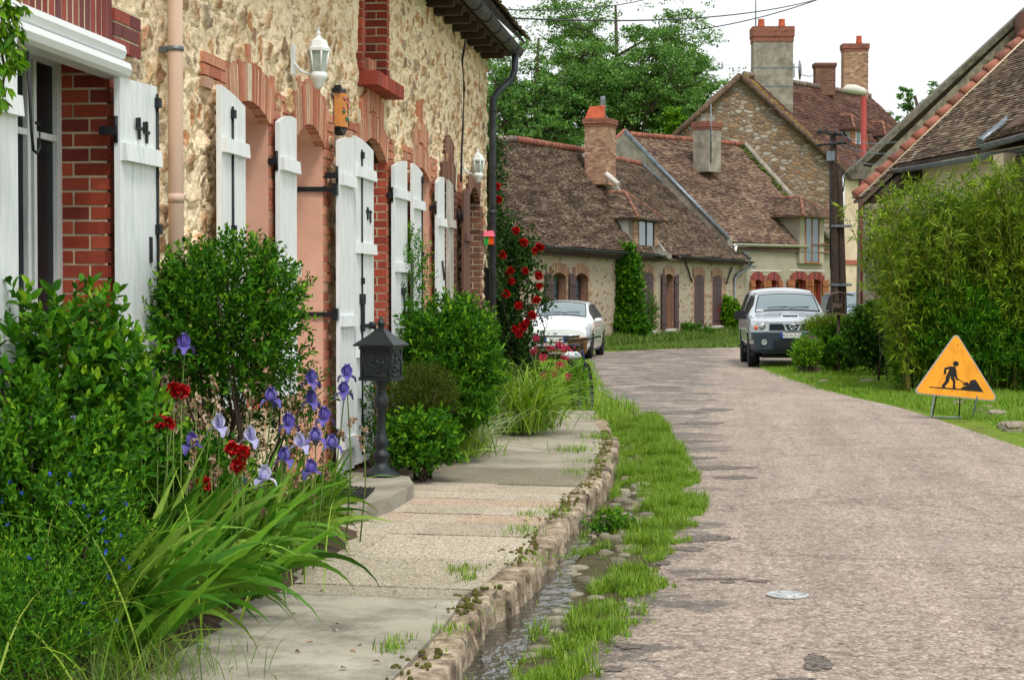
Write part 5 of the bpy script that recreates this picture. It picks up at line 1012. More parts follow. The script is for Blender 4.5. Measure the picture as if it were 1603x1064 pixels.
# lichen-green moss on the right edge of this roof
m_ = MB(); g = np.random.default_rng(31)
for k in range(160):
    t = g.random(); p = Cq + (Bq - Cq) * t + (Dq - Cq) * g.uniform(.02, .06) + np.array([0, 0, .06]); r_ = g.uniform(.04, .13); m_.lathe([(r_, -.03), (r_ * .8, .03), (r_ * .2, .06)], p, 7)
m_.build("roof_moss", M['leaf_olive'], hc)
cp = MB(); cp.tube([Cq + [0, 0, .1], Bq + [0, 0, .1]], .14, 6); cp.build("mortar_fillet", M['cement'], hc)
# ---- tall stone gable house
hd_ = thing("tall_stone_house", D(1240, 540, 88), "tall rubble stone gable house with big rendered chimney rising behind the cottages", "house")
ap, le, re_ = D(1165, 118, 86), D(1040, 232, 86), D(1322, 264, 86); FD = Frame(le, re_); bkv = RT * 8 + FH * 9.2
bkv[2] = 0
gm_ = MB(); gm_.add([[le[0], le[1], -.1], le, ap, re_ + (ap - re_) * .02, [re_[0], re_[1], -.1]], [(0, 1, 2, 3, 4)]); gm_.build("gable_wall", M['stone_gable'], hd_)
sw = MB(); s0, s1 = re_ - [0, 0, .1], re_ + bkv * 1.3 - [0, 0, .1]; sw.add([[s0[0], s0[1], -.1], [s1[0], s1[1], -.1], s1, s0], [(0, 1, 2, 3)]); sw.build("side_wall", M['render_cream'], hd_)
outw = unit(re_ - ap); ev = re_ + outw * .5; 
rt = MB(); fw = -unit(bkv) * .2; roof_tiles(rt, ev + fw, ev + bkv, ap + bkv, ap + fw, seed=21, tw=.2, ex=.13, th=.025, wob=.06, sagg=-.02); rt.prism([ev + fw - [0, 0, .1], ev + bkv - [0, 0, .1], ap + bkv - [0, 0, .1], ap + fw - [0, 0, .1]], (0, 0, .06)); rt.add([ap, ap + bkv, le + bkv, le], [(0, 1, 2, 3)]); rt.build("roof", M['tile_red'], hd_)
vg = MB(); 
for A_2, B_2 in ((ap, ev), (ap, le)):
    vg.tube([A_2 + [0, 0, -.02] + fw * 1.6, B_2 + [0, 0, -.02] + fw * 1.6], .16, 5)
vg.build("verge_tiles", M['verge_dark'], hd_)
g = np.random.default_rng(5); m_ = MB()
for k in range(120):
    t = g.beta(1.2, 2.2); p = ap + (ev - ap) * t + fw * g.uniform(.3, 1.6) + np.array([0, 0, .13]); r_ = g.uniform(.03, .10); m_.lathe([(r_, -.02), (r_ * .8, .03), (r_ * .2, .05)], p, 6)
m_.build("roof_lichen", mk('yellow_lichen', [srgb(170, 130, 40), srgb(130, 120, 50)], .9), hd_, kind='stuff')
q = MB(); ridge_tiles(q, ap + [0, 0, .05], ap + bkv + [0, 0, .05], .15, seed=7); q.build("ridge", M['ridge_grey'], hd_)
FDr = Frame(ap, ap + bkv)
chimney(hd_, 1178, 1239, 44, 215, 87.0, 'cement',   .55, 'brick_cap', [(-.55, 0, .42, .17, 'terracotta'), (.5, 0, .42, .17, 'terracotta')], fr=FD, cap_h=.75, bands=(.45, .62))
chimney(hd_, 1275, 1306, 100, 150, 91.5, 'brick_brown', .7, 'brick_brown', (), fr=FD, cap_h=.25)
chimney(hd_, 1319, 1357, 70, 185, 95, 'brick_far', .6, 'brick_cap', [(.35, 0, .45, .16, 'terracotta')], fr=FD, cap_h=.4)
m_ = MB(); m_.tube([D(1183, 45, 87), D(1183, -10, 87)], .03, 6); m_.build("aerial_pole", M['zinc'], hd_)
ds = thing("satellite_dish", D(1252, 112, 86.5), "grey satellite dish fixed beside the big rendered chimney", "dish")
m_ = MB(); c = D(1252, 110, 86.5); m_.lathe([(.02, .08), (.25, .06), (.45, 0), (.44, -.012), (.24, .045), (.02, .065)], c, 20, axis=(RT * .95 - FH * .3), sx=1.1); m_.build("reflector", M['zinc'], ds)
m_ = MB(); m_.tube([D(1240, 105, 86.5), D(1252, 106, 86.6)], .025, 6); m_.tube([D(1252, 117, 86.5), D(1268, 120, 86.2), D(1273, 118, 86.2)], .02, 6); m_.tube([D(1243, 100, 86.5), D(1243, 122, 86.5)], .03, 6); m_.build("bracket", M['zinc'], ds)
FE = Frame(re_, re_ + bkv)
dormer(hd_, FE, FE.uz(1333, 225, -1.2)[0], FE.uz(1358, 225, -1.2)[0], FE.uz(1340, 252, -1.2)[1], FE.uz(1340, 202, -1.2)[1], -1.2, 4.2, 'tile_red', 'render_white', .35, brick='brick_orange', rise=.75, eave=.35, fm='pvc')
dormer(hd_, FE, FE.uz(1382, 225, -1.2)[0], FE.uz(1400, 225, -1.2)[0], FE.uz(1340, 262, -1.2)[1], FE.uz(1340, 206, -1.2)[1], -1.2, 4.2, 'tile_red', 'render_white', .35, rise=.75, eave=.35, fm='pvc')
gutter(hd_, ev + fw + [0, 0, -.1], ev + bkv + [0, 0, -.1], .09, 'zinc')
m_ = MB(); m_.tube([D(1311, 267, 85.6), D(1303, 276, 85.4), D(1301, 290, 85.4)], .07, 8); m_.build("downpipe", M['zinc'], hd_)
bd = MB(); bd.prism([s0 * [1, 1, 0] + [0, 0, 3.2] - FE.n * 0, s0 * [1, 1, 0] + [0, 0, 3.42], s1 * [1, 1, 0] + [0, 0, 3.42], s1 * [1, 1, 0] + [0, 0, 3.2]], FE.n * .06); bd.build("brick_band", M['brick_orange'], hd_)
# ---- right-hand house with the orange verge
E0, E1 = D(1400, 252, 41.0), D(1530, 226.5, 36.7); EV = (E0[2] + E1[2]) / 2
hr = thing("tiled_roof_house", D(1560, 560, 38), "pale rendered house with long tiled roof and orange verge behind the bamboo", "house")
FR = Frame(E0, E1); e_ = unit((E1 - E0) * [1, 1, 0]); outn = -FR.n      # away from the road
sl = .915
rp = lambda s, w_: np.array([*(E0 + e_ * s + outn * w_)[:2], EV + sl * w_])
rt = MB(); roof_tiles(rt, rp(.02, -.12), rp(7.2, -.12), rp(7.2, 6), rp(.02, 6), seed=31, tw=.18, ex=.10, th=.016, wob=.02); roof_tiles(rt, rp(.0, -.98), rp(.55, -.98), rp(.55, -.1), rp(.0, -.1), seed=32, tw=.18, ex=.1, th=.016)
rt.prism([rp(0, -1.0) - [0, 0, .09], rp(.6, -1.0) - [0, 0, .09], rp(.6, 6) - [0, 0, .09], rp(0, 6) - [0, 0, .09]], (0, 0, .06)); rt.prism([rp(.6, -.14) - [0, 0, .09], rp(7.2, -.14) - [0, 0, .09], rp(7.2, 6) - [0, 0, .09], rp(.6, 6) - [0, 0, .09]], (0, 0, .06)); rt.build("roof", M['tile'], hr)
v_ = MB(); n = 24
for k in range(n):
    a, b = -1.0 + 7 * k / n, -1.0 + 7 * (k + 1.15) / n; v_.tube([rp(.14, a) + [0, 0, .07], rp(.14, b) + [0, 0, .02]], [.15, .12], 10)
v_.build("verge_tiles", M['ridge'], hr)
v_ = MB(); v_.tube([rp(-.04, -1.02) + [0, 0, .06], rp(-.04, 6) + [0, 0, .06]], .045, 5); v_.build("white_mortar_line", M['render_white'], hr); v_ = MB(); v_.tube([rp(.34, -.98) + [0, 0, .03], rp(.34, 6) + [0, 0, .03]], .03, 5); v_.build("mortar_line", M['render_cream'], hr)
w_ = MB(); w_.fbox(FR, .6, 7, -.1, EV - .15, -.5, -.3); w_.build("wall", M['render_cream'], hr)
w_ = MB(); P_ = [rp(.35, -.9), rp(.35, -.25), rp(.9, -.25), rp(.9, -.9)]; w_.prism([[p[0], p[1], -.1] for p in P_], (0, 0, EV - .95)); w_.build("stone_pier", M['stone_c'], hr)
w_ = MB(); w_.prism([rp(.3, -.9) - [0, 0, .2], rp(.3, 5) - [0, 0, .2], rp(.9, 5) - [0, 0, .2], rp(.9, -.3) - [0, 0, .25]], (0, 0, -.5)); w_.build("timber_gable", M['wood_dark'], hr)
gutter(hr, rp(.45, -.22) - [0, 0, .06], rp(7.2, -.22) - [0, 0, .10], .085, 'zinc')
# second, lower roof plane with its valley gutter and dark opening
va = D(1536, 222, 36.2); P2 = [D(1540, 222, 35.4), D(1660, 190, 31.5), D(1760, 60, 36), D(1620, 150, 39.5)]
r_ = MB(); roof_tiles(r_, P2[0], P2[1], P2[2], P2[3], seed=33, tw=.18, ex=.1, th=.016, wob=.02); r_.prism([p - [0, 0, .08] for p in P2], (0, 0, .05)); r_.build("lower_roof", M['tile'], hr)
v_ = MB(); v_.tube([D(1534, 224, 35.6), D(1572, 194, 36.5), D(1625, 148, 38.5)], .10, 6); v_.build("valley_gutter", M['zinc'], hr); gutter(hr, P2[0] - [0, 0, .08], P2[1] - [0, 0, .08], .085, 'zinc')
bx = MB(); bq = [D(1545, 466, 35.0), D(1670, 466, 31.0)]; FX = Frame(bq[0], bq[1]); bx.fbox(FX, .6, 5.5, -.1, 4.35, -.5, -.35); bx.build("opening_shade", M['wood_dark'], hr)  # dark brown sheet stands in for the shade inside the opening
bx = MB(); bx.fbox(FX, .02, .6, -.1, 4.4, -.6, -.1); bx.build("rendered_pier", M['render_cream'], hr)
# ---- grey gable wall of the barn beyond
bn = thing("barn", D(1480, 540, 46), "grey rendered barn gable with weathered coping rising beyond the orange verge", "barn")
b0, b1 = D(1338, 268, 45), D(1640, -12, 46.5); f0, f1 = b0 * [1, 1, 0], b1 * [1, 1, 0]
m_ = MB(); m_.prism([f0 + [.1, 0, -.1], b0 + RT * .18 - [0, 0, .15], b1 - [0, 0, .1], f1 + [0, 0, -.1]], FH * .4); m_.build("gable_wall", mk('mossy_cement', [srgb(104, 98, 84), srgb(142, 134, 116), srgb(84, 82, 66)], .95, scale=2.5, var=.35, bump=.6, bscale=14), bn)
m_ = MB(); up_ = np.array([0, 0, .13]); m_.hexa([b0 - FH * .12 - up_ * .4, b1 - FH * .12 - up_ * .4, b1 + FH * .55 - up_ * .4, b0 + FH * .55 - up_ * .4, b0 - FH * .12 + up_, b1 - FH * .12 + up_, b1 + FH * .55 + up_, b0 + FH * .55 + up_]); 
k_ = [D(x, y, 44.9) for x, y in ((1326, 270), (1338, 258), (1362, 262), (1352, 280), (1334, 281))]; m_.prism(k_, FH * .5); m_.build("gable_coping", mk('dark_coping', [srgb(84, 80, 70), srgb(118, 112, 98), srgb(70, 68, 56)], .95, scale=2.5, var=.4, bump=.6, bscale=14), bn)
m_ = MB(); r1_ = b1 + FH * 9 + RT * 3.6 - [0, 0, .4]; r0_ = b0 + FH * 9 + RT * 3.6 - [0, 0, .4]; m_.prism([b0 + FH * .4, b1 + FH * .4, r1_, r0_], (0, 0, -.1)); m_.build("roof", M['tile'], bn)
m_ = MB(); a = D(1594, 22, 45.5); m_.box((a[0], a[1] - .3, a[2] - 1.2), (a[0] + .9, a[1] + .6, a[2])); m_.build("chimney", M['brick_brown'], bn)
m_ = MB(); m_.tube([D(1350, 284, 44.6), D(1350, 500, 44.6)], .055, 8); m_.build("downpipe", mk('red_brown_pipe', [srgb(120, 52, 50)], .6), bn)
# ================================================================ vehicles
def car_surface(st, ny=90, blur=3):
    st = np.array(st, float); yy = np.linspace(st[0, 0], st[-1, 0], ny); A = np.stack([np.interp(yy, st[:, 0], st[:, k]) for k in range(1, st.shape[1])], -1)
    ker = np.ones(2 * blur + 1) / (2 * blur + 1); pad = np.pad(A, ((blur, blur), (0, 0)), mode='edge'); A = np.stack([np.convolve(pad[:, k], ker, 'valid') for k in range(A.shape[1])], -1)
    def S(y, v):
        """y along, v 0..6 across one half (0 bottom centre .. 6 roof centre)"""
        a = np.array([np.interp(y, yy, A[:, k]) for k in range(A.shape[1])]); zb, wb, z1, w1, z2, w2, z3, w3, zt = a
        P = np.array([(0, zb), (wb, zb), (w1 * .995, z1 * .6 + zb * .4), (w1, z1), (w2, z2), (w3, z3), (0, zt)])
        k = min(int(v), 5); f = v - k; p = P[k] * (1 - f) + P[k + 1] * f
        if k == 5: p[1] = z3 + (zt - z3) * (1 - (1 - f) ** 2)
        if k == 4: p[0] += .012 * sin(pi * f)
        if k == 3: p[0] += .02 * sin(pi * f)
        return p
    return S, yy
def car(name, loc, rz, label, cat, st, paint, wheels, wr, ww, wx, screen, side, roofy, extras, tyre_w=.2):
    t = local_thing(name, loc, rz, label, cat); S_, yy = car_surface(st)
    vs = np.array([0, .5, 1, 1.5, 2, 2.5, 3, 3.3, 3.6, 4, 4.25, 4.5, 4.75, 5, 5.1, 5.25, 5.5, 5.75, 6])
    vv = np.concatenate([-vs[::-1][:-1] * 0 + vs[::-1][:-1], vs]) ; sg = np.concatenate([-np.ones(len(vs) - 1), np.ones(len(vs))])
    # ring from left bottom over roof: order bottom(-)..roof..bottom(+)
    order = [(-1, v) for v in vs] + [(1, v) for v in vs[::-1][1:]]
    V = np.array([[(s * S_(y, v)[0], y, S_(y, v)[1]) for s, v in order] for y in yy])
    keep = np.ones((len(yy) - 1, len(order) - 1), bool); cc = (V[:-1, :-1] + V[1:, 1:]) / 2
    for yw in wheels: keep &= ~((np.hypot(cc[..., 1] - yw, cc[..., 2] - wr) < wr * 1.14) & (np.abs(cc[..., 0]) > wx - .3))
    mb = MB(); mb.grid(V, 0, True, keep)
    for i in (0, -1): mb.add(V[i], [list(range(len(order)))])
    mb.build("body", M[paint], t)
    def patch(nm, y0, y1, v0, v1, mat, sides=(-1, 1), off=.008, par=t, n=12, full=False, y0b=None, y1b=None):
        for s in sides:
            m_ = MB(); a = np.linspace(0, 1, n)
            Q = np.array([[(lambda y, v: (s * (S_(y, v)[0]), y, S_(y, v)[1]))(((y0 + (y1 - y0) * u) * (1 - q) + ((y0b if y0b is not None else y0) + ((y1b if y1b is not None else y1) - (y0b if y0b is not None else y0)) * u) * q), v0 + (v1 - v0) * q) for q in a] for u in a])
            du, dv = np.gradient(Q, axis=0), np.gradient(Q, axis=1); N = unit(np.cross(du, dv)); cen = np.array([0, 0, .7]); flip = ((N * (Q - cen)).sum(-1) < 0); N[flip] *= -1; m_.grid(Q + N * off); m_.build(nm, M[mat], par)
    # windscreen across both halves
    for nm, (ya, yb) in (("windscreen", screen),):
        m_ = MB(); a = np.linspace(0, 1, 10); b = np.linspace(-1, 1, 21); Q = np.array([[(np.sign(q) * S_(ya + (yb - ya) * u, 6 - .93 * abs(q))[0], ya + (yb - ya) * u, S_(ya + (yb - ya) * u, 6 - .93 * abs(q))[1]) for q in b] for u in a])
        N = unit(np.cross(np.gradient(Q, axis=1), np.gradient(Q, axis=0))); N[N[..., 2] < 0] *= -1; m_.grid(Q + N * .012); m_.build(nm, M['windscreen'], t)
        m_ = MB(); e_ = (Q + N * .016); m_.tube(e_[0], .012, 5); m_.tube(e_[-1], .010, 5); m_.tube(e_[:, 0], .012, 5); m_.tube(e_[:, -1], .012, 5); m_.build("window_seal", M['black'], t)
        for x0, x1 in ((-.45, .05), (.05, .5)):
            m_ = MB(); m_.tube([Q[1, 10] * [0, 1, 1] + [x0, -.03, .02], Q[1, 10] * [0, 1, 1] + [(x0 + x1) / 2, -.02, .045], Q[2, 10] * [0, 1, 1] + [x1, -.02, .0]], .010, 5); m_.build("wiper", M['black'], t)
    for (a, b) in side: patch("side_window", a, b, 4.10, 4.88, 'glass', off=.006)
    for yw in wheels:
        for s in (-1, 1):
            m_ = MB(); m_.lathe([(wr * .62, -tyre_w / 2), (wr * .95, -tyre_w / 2), (wr, -tyre_w * .38), (wr, tyre_w * .38), (wr * .95, tyre_w / 2), (wr * .62, tyre_w / 2)], (s * wx, yw, wr), 28, axis=(s, 0, 0)); w_ = m_.build("wheel", M['rubber'], t)
            m_ = MB(); m_.lathe([(wr * .64, tyre_w * .3), (wr * .62, tyre_w * .42), (wr * .5, tyre_w * .3), (.02, tyre_w * .34)], (s * wx, yw, wr), 20, axis=(s, 0, 0))
            for k in range(5): a = k * 2 * pi / 5; m_.obox((s * (wx + tyre_w * .38), yw + wr * .34 * cos(a), wr + wr * .34 * sin(a)), (0, wr * .28 * cos(a), wr * .28 * sin(a)), (0, -.022 * sin(a), .022 * cos(a)), (.012, 0, 0))
            m_.build("rim", M['chrome'], w_)
            m_ = MB(); a = np.linspace(-.25, pi + .25, 20); m_.tube([(s * (wx + .02), yw + wr * 1.16 * cos(q), wr + wr * 1.16 * sin(q)) for q in a], .03 if paint == 'car_white' else .055, 6); m_.build("wheel_arch", M['black' if paint == 'car_white' else 'bumper'], t)
    m_ = MB(); m_.box((-wx + .15, yy[0] + .25, .22), (wx - .15, yy[-1] - .25, .55)); m_.build("underbody", M['black'], t)
    extras(t, S_, patch); return t
def text_obj(s, loc, size, mat, par, ang=0, ext=.002, ax=(pi / 2, 0, 0)):
    c = bpy.data.curves.new("lettering", 'FONT'); c.body = s; c.size = size; c.extrude = ext; c.align_x = 'CENTER'; c.align_y = 'CENTER'; c.materials.append(M[mat])
    o = bpy.data.objects.new("lettering", c); COL.objects.link(o); dg = bpy.context.evaluated_depsgraph_get(); me = bpy.data.meshes.new_from_object(o.evaluated_get(dg)); bpy.data.objects.remove(o); o = bpy.data.objects.new("lettering", me); COL.objects.link(o); o.parent = par; o.location = loc; o.rotation_euler = ax; return o
def plate(t, y, z, s, x=0, w=.5):
    m_ = MB(); m_.box((x - w / 2, y - .012, z - .055), (x + w / 2, y, z + .055)); p = m_.build("number_plate", M['plate'], t)
    m_ = MB(); m_.box((x - w / 2 - .002, y - .014, z - .056), (x - w / 2 + .045, y - .0005, z + .056)); m_.box((x + w / 2 - .045, y - .014, z - .056), (x + w / 2 + .002, y - .0005, z + .056)); m_.build("plate_band", M['plate_blue'], p)
    text_obj(s, (x, y - .014, z - .003), .095, 'ink', p)
M['lamp_dark'] = mk('smoked_headlamp', [srgb(120, 128, 134), srgb(190, 198, 204), srgb(90, 96, 102)], .15, scale=9, var=.3, metal=.3, spec=.8)
def hatch_extras(t, S_, patch):
    patch("headlamp", -1.95, -1.45, 3.1, 4.45, 'lamp_dark', y0b=-1.86, y1b=-1.5, off=.014)
    m_ = MB(); m_.hexa([(-.50, -2.035, .42), (.50, -2.035, .42), (.50, -1.9, .42), (-.50, -1.9, .42), (-.64, -2.0, .60), (.64, -2.0, .60), (.64, -1.9, .60), (-.64, -1.9, .60)]); m_.build("grille", M['black'], t)
    m_ = MB(); m_.box((-.55, -2.03, .25), (.55, -1.93, .33)); m_.build("lower_grille", M['black'], t)
    m_ = MB(); m_.tube([(-.64, -2.0, .61), (-.3, -2.03, .60), (.3, -2.03, .60), (.64, -2.0, .61)], .012, 6); m_.build("grille_trim", M['chrome'], t)
    m_ = MB(); m_.lathe([(.05, 0), (.05, .012), (.03, .02)], (0, -2.0, .68), 6, axis=(0, -1, .3)); m_.build("bonnet_badge", M['chrome'], t)
    plate(t, -2.045, .50, "832 KA", 0, .52)
    for s in (-1, 1):
        m_ = MB(); m_.lathe([(.02, -.1), (.07, -.07), (.085, 0), (.07, .07), (.02, .1)], (s * .95, -.72, .98), 12, axis=(s, .0, .1), sx=.75); m_.build("mirror", M['car_white'], t)
        m_ = MB(); m_.lathe([(.045, 0), (.045, .02), (.02, .03)], (s * .62, -1.99, .36), 12, axis=(0, -1, 0)); m_.build("fog_lamp", M['lamp_lens'], t)
        m_ = MB(); m_.tube([(s * .885, -.1, .78), (s * .885, .12, .80)], .014, 5); m_.build("door_handle", M['chrome'], t)
HATCH = [(-1.99, .26, .56, .36, .70, .62, .72, .70, .60, .72), (-1.94, .2, .68, .36, .79, .70, .80, .78, .64, .81), (-1.75, .18, .76, .4, .85, .82, .84, .90, .68, .94), (-1.4, .18, .8, .45, .87, .90, .86, .98, .72, 1.03), (-1.12, .18, .82, .5, .87, .94, .86, 1.03, .74, 1.09),
         (-.75, .18, .82, .5, .88, .96, .87, 1.25, .69, 1.31), (-.38, .18, .82, .5, .88, .97, .87, 1.41, .62, 1.47), (.25, .18, .82, .5, .88, .98, .87, 1.46, .62, 1.52), (1.1, .18, .82, .5, .88, 1.0, .87, 1.43, .60, 1.49), (1.6, .2, .8, .5, .87, 1.03, .85, 1.30, .60, 1.36), (1.88, .24, .76, .5, .83, 1.0, .80, 1.08, .62, 1.10), (1.97, .3, .7, .5, .78, .84, .74, .9, .62, .92)]
pw = D(872, 466, 45.2) + FH * 1.9 + RT * .28; car("white_hatchback", (pw[0], pw[1], 0), R(-2.2), "white hatchback parked facing the camera behind the climbing red roses", "car", HATCH, 'car_white', (-1.24, 1.3), .32, .2, .77, (-1.10, -.42), ((-.80, .22), (.28, 1.15)), 0, hatch_extras)
def pick_extras(t, S_, patch):
    m_ = MB(); m_.hexa([(-.80, -2.66, .42), (.80, -2.66, .42), (.90, -2.2, .42), (-.90, -2.2, .42), (-.88, -2.68, .80), (.88, -2.68, .80), (.93, -2.2, .80), (-.93, -2.2, .80)]); m_.hexa([(-.6, -2.6, .33), (.6, -2.6, .33), (.8, -2.2, .33), (-.8, -2.2, .33), (-.8, -2.66, .415), (.8, -2.66, .415), (.9, -2.2, .415), (-.9, -2.2, .415)]); m_.build("bumper", M['bumper'], t)
    m_ = MB(); m_.box((-.42, -2.69, .46), (.42, -2.66, .62)); m_.build("lower_grille", M['black'], t)
    for s in (-1, 1):
        m_ = MB(); m_.hexa([(s * .53, -2.60, .83), (s * .86, -2.55, .83), (s * .88, -2.40, .83), (s * .53, -2.40, .83), (s * .53, -2.58, 1.04), (s * .84, -2.52, 1.05), (s * .86, -2.38, 1.05), (s * .53, -2.38, 1.04)]); h_ = m_.build("headlamp", M['lamp_lens'], t)
        m_ = MB(); m_.lathe([(.05, 0), (.048, .03), (.02, .04)], (s * .80, -2.555, .90), 12, axis=(0, -1, 0)); m_.build("indicator", M['orange_lens'], h_); m_ = MB(); m_.lathe([(.075, 0), (.07, .02), (.03, .028)], (s * .66, -2.58, .935), 14, axis=(0, -1, 0)); m_.build("reflector", M['chrome'], h_)
        m_ = MB(); m_.lathe([(.065, 0), (.06, .02), (.04, .0)], (s * .62, -2.67, .58), 14, axis=(0, -1, 0)); m_.build("fog_lamp", M['lamp_lens'], t)
        m_ = MB(); m_.obox((s * 1.06, -.98, 1.17), (.13, 0, 0), (0, .05, 0), (0, 0, .095)); m_.obox((s * .93, -.98, 1.12), (.05, 0, 0), (0, .03, 0), (0, 0, .03)); m_.build("mirror", M['black'], t)
        m_ = MB(); m_.box((min(s * .5, s * .14), -2.60, .85), (max(s * .5, s * .14), -2.555, .99)); m_.build("grille", M['black'], t)
        for z in (.885, .92, .955): 
            m_ = MB(); m_.box((min(s * .49, s * .16), -2.612, z), (max(s * .49, s * .16), -2.601, z + .012)); m_.build("grille_bar", M['bumper'], t)
        m_ = MB(); m_.tube([(s * .94, -.4, .95), (s * .94, -.2, .96)], .016, 5); m_.build("door_handle", M['black'], t)
        patch("canopy_window", .85, 2.25, 4.15, 4.85, 'glass', sides=(s,), off=.006)
        m_ = MB(); m_.obox((s * .86, -1.3, .5), (.03, 0, 0), (0, .28, 0), (0, 0, .1)); m_.build("side_step", M['bumper'], t)
    m_ = MB(); m_.hexa([(-.15, -2.615, .84), (.15, -2.615, .84), (.15, -2.56, .84), (-.15, -2.56, .84), (-.21, -2.60, 1.0), (.21, -2.60, 1.0), (.21, -2.55, 1.0), (-.21, -2.55, 1.0)]); m_.build("grille_shield", M['car_silver'], t)
    m_ = MB(); m_.hexa([(-.10, -2.63, .86), (.10, -2.63, .86), (.10, -2.61, .86), (-.10, -2.61, .86), (-.16, -2.62, .98), (.16, -2.62, .98), (.16, -2.6, .98), (-.16, -2.6, .98)]); m_.build("shield_mesh", M['black'], t)
    m_ = MB(); a = np.linspace(0, 2 * pi, 21); m_.tube([(.072 * cos(q), -2.645, .925 + .05 * sin(q)) for q in a], .011, 6); m_.box((-.095, -2.655, .912), (.095, -2.64, .938)); m_.build("grille_badge", M['chrome'], t)
    m_ = MB(); m_.hexa([(-.22, -2.02, 1.10), (.22, -2.02, 1.10), (.26, -1.5, 1.16), (-.26, -1.5, 1.16), (-.18, -1.98, 1.20), (.18, -1.98, 1.20), (.22, -1.5, 1.22), (-.22, -1.5, 1.22)]); m_.build("bonnet_scoop", M['car_silver'], t)
    m_ = MB(); m_.box((-.17, -2.03, 1.125), (.17, -1.98, 1.18)); m_.build("scoop_opening", M['black'], t)
    plate(t, -2.70, .735, "AZ-013-CF", 0, .52)
    m_ = MB(); m_.box((-.72, -1.26, 1.26), (-.55, -1.22, 1.30)); m_.build("windscreen_sticker", M['plate'], t)
PICK = [(-2.58, .5, .74, .62, .84, .90, .84, 1.0, .74, 1.01), (-2.5, .45, .82, .62, .9, 1.02, .88, 1.06, .76, 1.08), (-2.1, .42, .84, .62, .92, 1.08, .91, 1.12, .80, 1.15), (-1.5, .42, .84, .65, .93, 1.12, .92, 1.16, .82, 1.19), (-1.25, .42, .84, .65, .93, 1.13, .92, 1.2, .80, 1.24),
        (-.9, .42, .84, .65, .93, 1.14, .92, 1.45, .73, 1.49), (-.58, .42, .84, .65, .93, 1.15, .92, 1.64, .66, 1.69), (.0, .42, .84, .65, .93, 1.15, .92, 1.68, .67, 1.73), (.5, .42, .84, .65, .93, 1.15, .92, 1.68, .68, 1.73), (.72, .42, .84, .65, .93, 1.15, .92, 1.74, .72, 1.82), (2.2, .45, .84, .65, .93, 1.15, .92, 1.74, .72, 1.82), (2.5, .5, .82, .65, .9, 1.1, .9, 1.6, .74, 1.66), (2.58, .55, .8, .65, .86, 1.0, .86, 1.4, .76, 1.42)]
pp_ = D(1240, 466, 39.2) + FH * 2.5 + RT * .19; car("silver_pickup", (pp_[0], pp_[1], 0), R(2.8), "silver pickup with hard canopy and dark bumper parked facing the camera at the bend", "pickup", PICK, 'car_silver', (-1.68, 1.38), .37, .24, .80, (-1.22, -.60), ((-.92, .12), (.18, .52)), 0, pick_extras, .25)
M['car_blue'] = mk('pale_blue_car_paint', [srgb(150, 176, 198)], .3, var=.04, metal=.3, coat=.8)
def van_extras(t, S_, patch):
    for s in (-1, 1): m_ = MB(); m_.obox((s * .95, -1.0, 1.1), (.1, 0, 0), (0, .05, 0), (0, 0, .1)); m_.build("mirror", M['black'], t)
    m_ = MB(); m_.box((-.5, -2.03, .5), (.5, -1.95, .7)); m_.build("grille", M['black'], t)
VAN = [(-2.0, .3, .6, .5, .76, .8, .74, .88, .62, .9), (-1.85, .25, .8, .5, .86, .9, .84, 1.0, .72, 1.03), (-1.2, .25, .84, .5, .9, 1.05, .88, 1.18, .78, 1.22), (-.5, .25, .84, .5, .9, 1.1, .89, 1.7, .7, 1.76), (1.6, .25, .84, .5, .9, 1.1, .89, 1.74, .72, 1.8), (2.0, .3, .8, .5, .86, 1.0, .85, 1.6, .72, 1.64)]
pv = D(1338, 466, 60); car("pale_blue_van", (pv[0], pv[1], 0), R(8), "pale blue van half hidden behind the twin wooden utility poles", "van", VAN, 'car_blue', (-1.3, 1.3), .32, .2, .8, (-1.15, -.55), ((-.5, .6),), 0, van_extras)

# ================================================================ street objects
# cast iron post box on its pillar
pb = thing("post_box", G(597, 745, .25), "dark green cast iron post box on a baluster pillar standing on the doorstep", "post box")
bx, by, bz = pb.location; RZ = R(-14); ax_, ay_ = np.array([cos(RZ), sin(RZ), 0]), np.array([-sin(RZ), cos(RZ), 0])
m_ = MB(); m_.lathe([(.135, 0), (.135, .02), (.12, .03), (.10, .045), (.075, .06), (.05, .09), (.045, .11), (.062, .14), (.066, .165), (.045, .19), (.035, .205), (.055, .23), (.058, .26), (.04, .30), (.034, .32), (.032, .50), (.045, .51), (.055, .52), (.055, .58), (.038, .60), (.034, .66), (.06, .70), (.09, .715), (.10, .73)], (bx, by, bz), 22)
m_.build("pillar", M['iron_green'], pb)
c = np.array([bx, by, bz]); zb_ = bz + .725
m_ = MB(); hw_, hd2 = .125, .10
P8 = [c * [1, 1, 0] + ax_ * sx * hw_ * e + ay_ * sy * hd2 * e + [0, 0, z] for z, e in ((zb_, 1.0), (zb_ + .235, 1.0)) for sx, sy in ((-1, -1), (1, -1), (1, 1), (-1, 1))]; m_.hexa(P8); m_.obox(c * [1, 1, 0] + [0, 0, zb_ - .002], ax_ * (hw_ + .008), ay_ * (hd2 + .008), [0, 0, .012]); m_.obox(c * [1, 1, 0] + [0, 0, zb_ + .226], ax_ * (hw_ + .008), ay_ * (hd2 + .008), [0, 0, .010])
m_.build("box_body", M['iron_green'], pb)
m_ = MB(); lv = [(0, 1.30), (.012, 1.32), (.022, 1.22), (.05, .92), (.08, .62), (.11, .36), (.13, .24)]
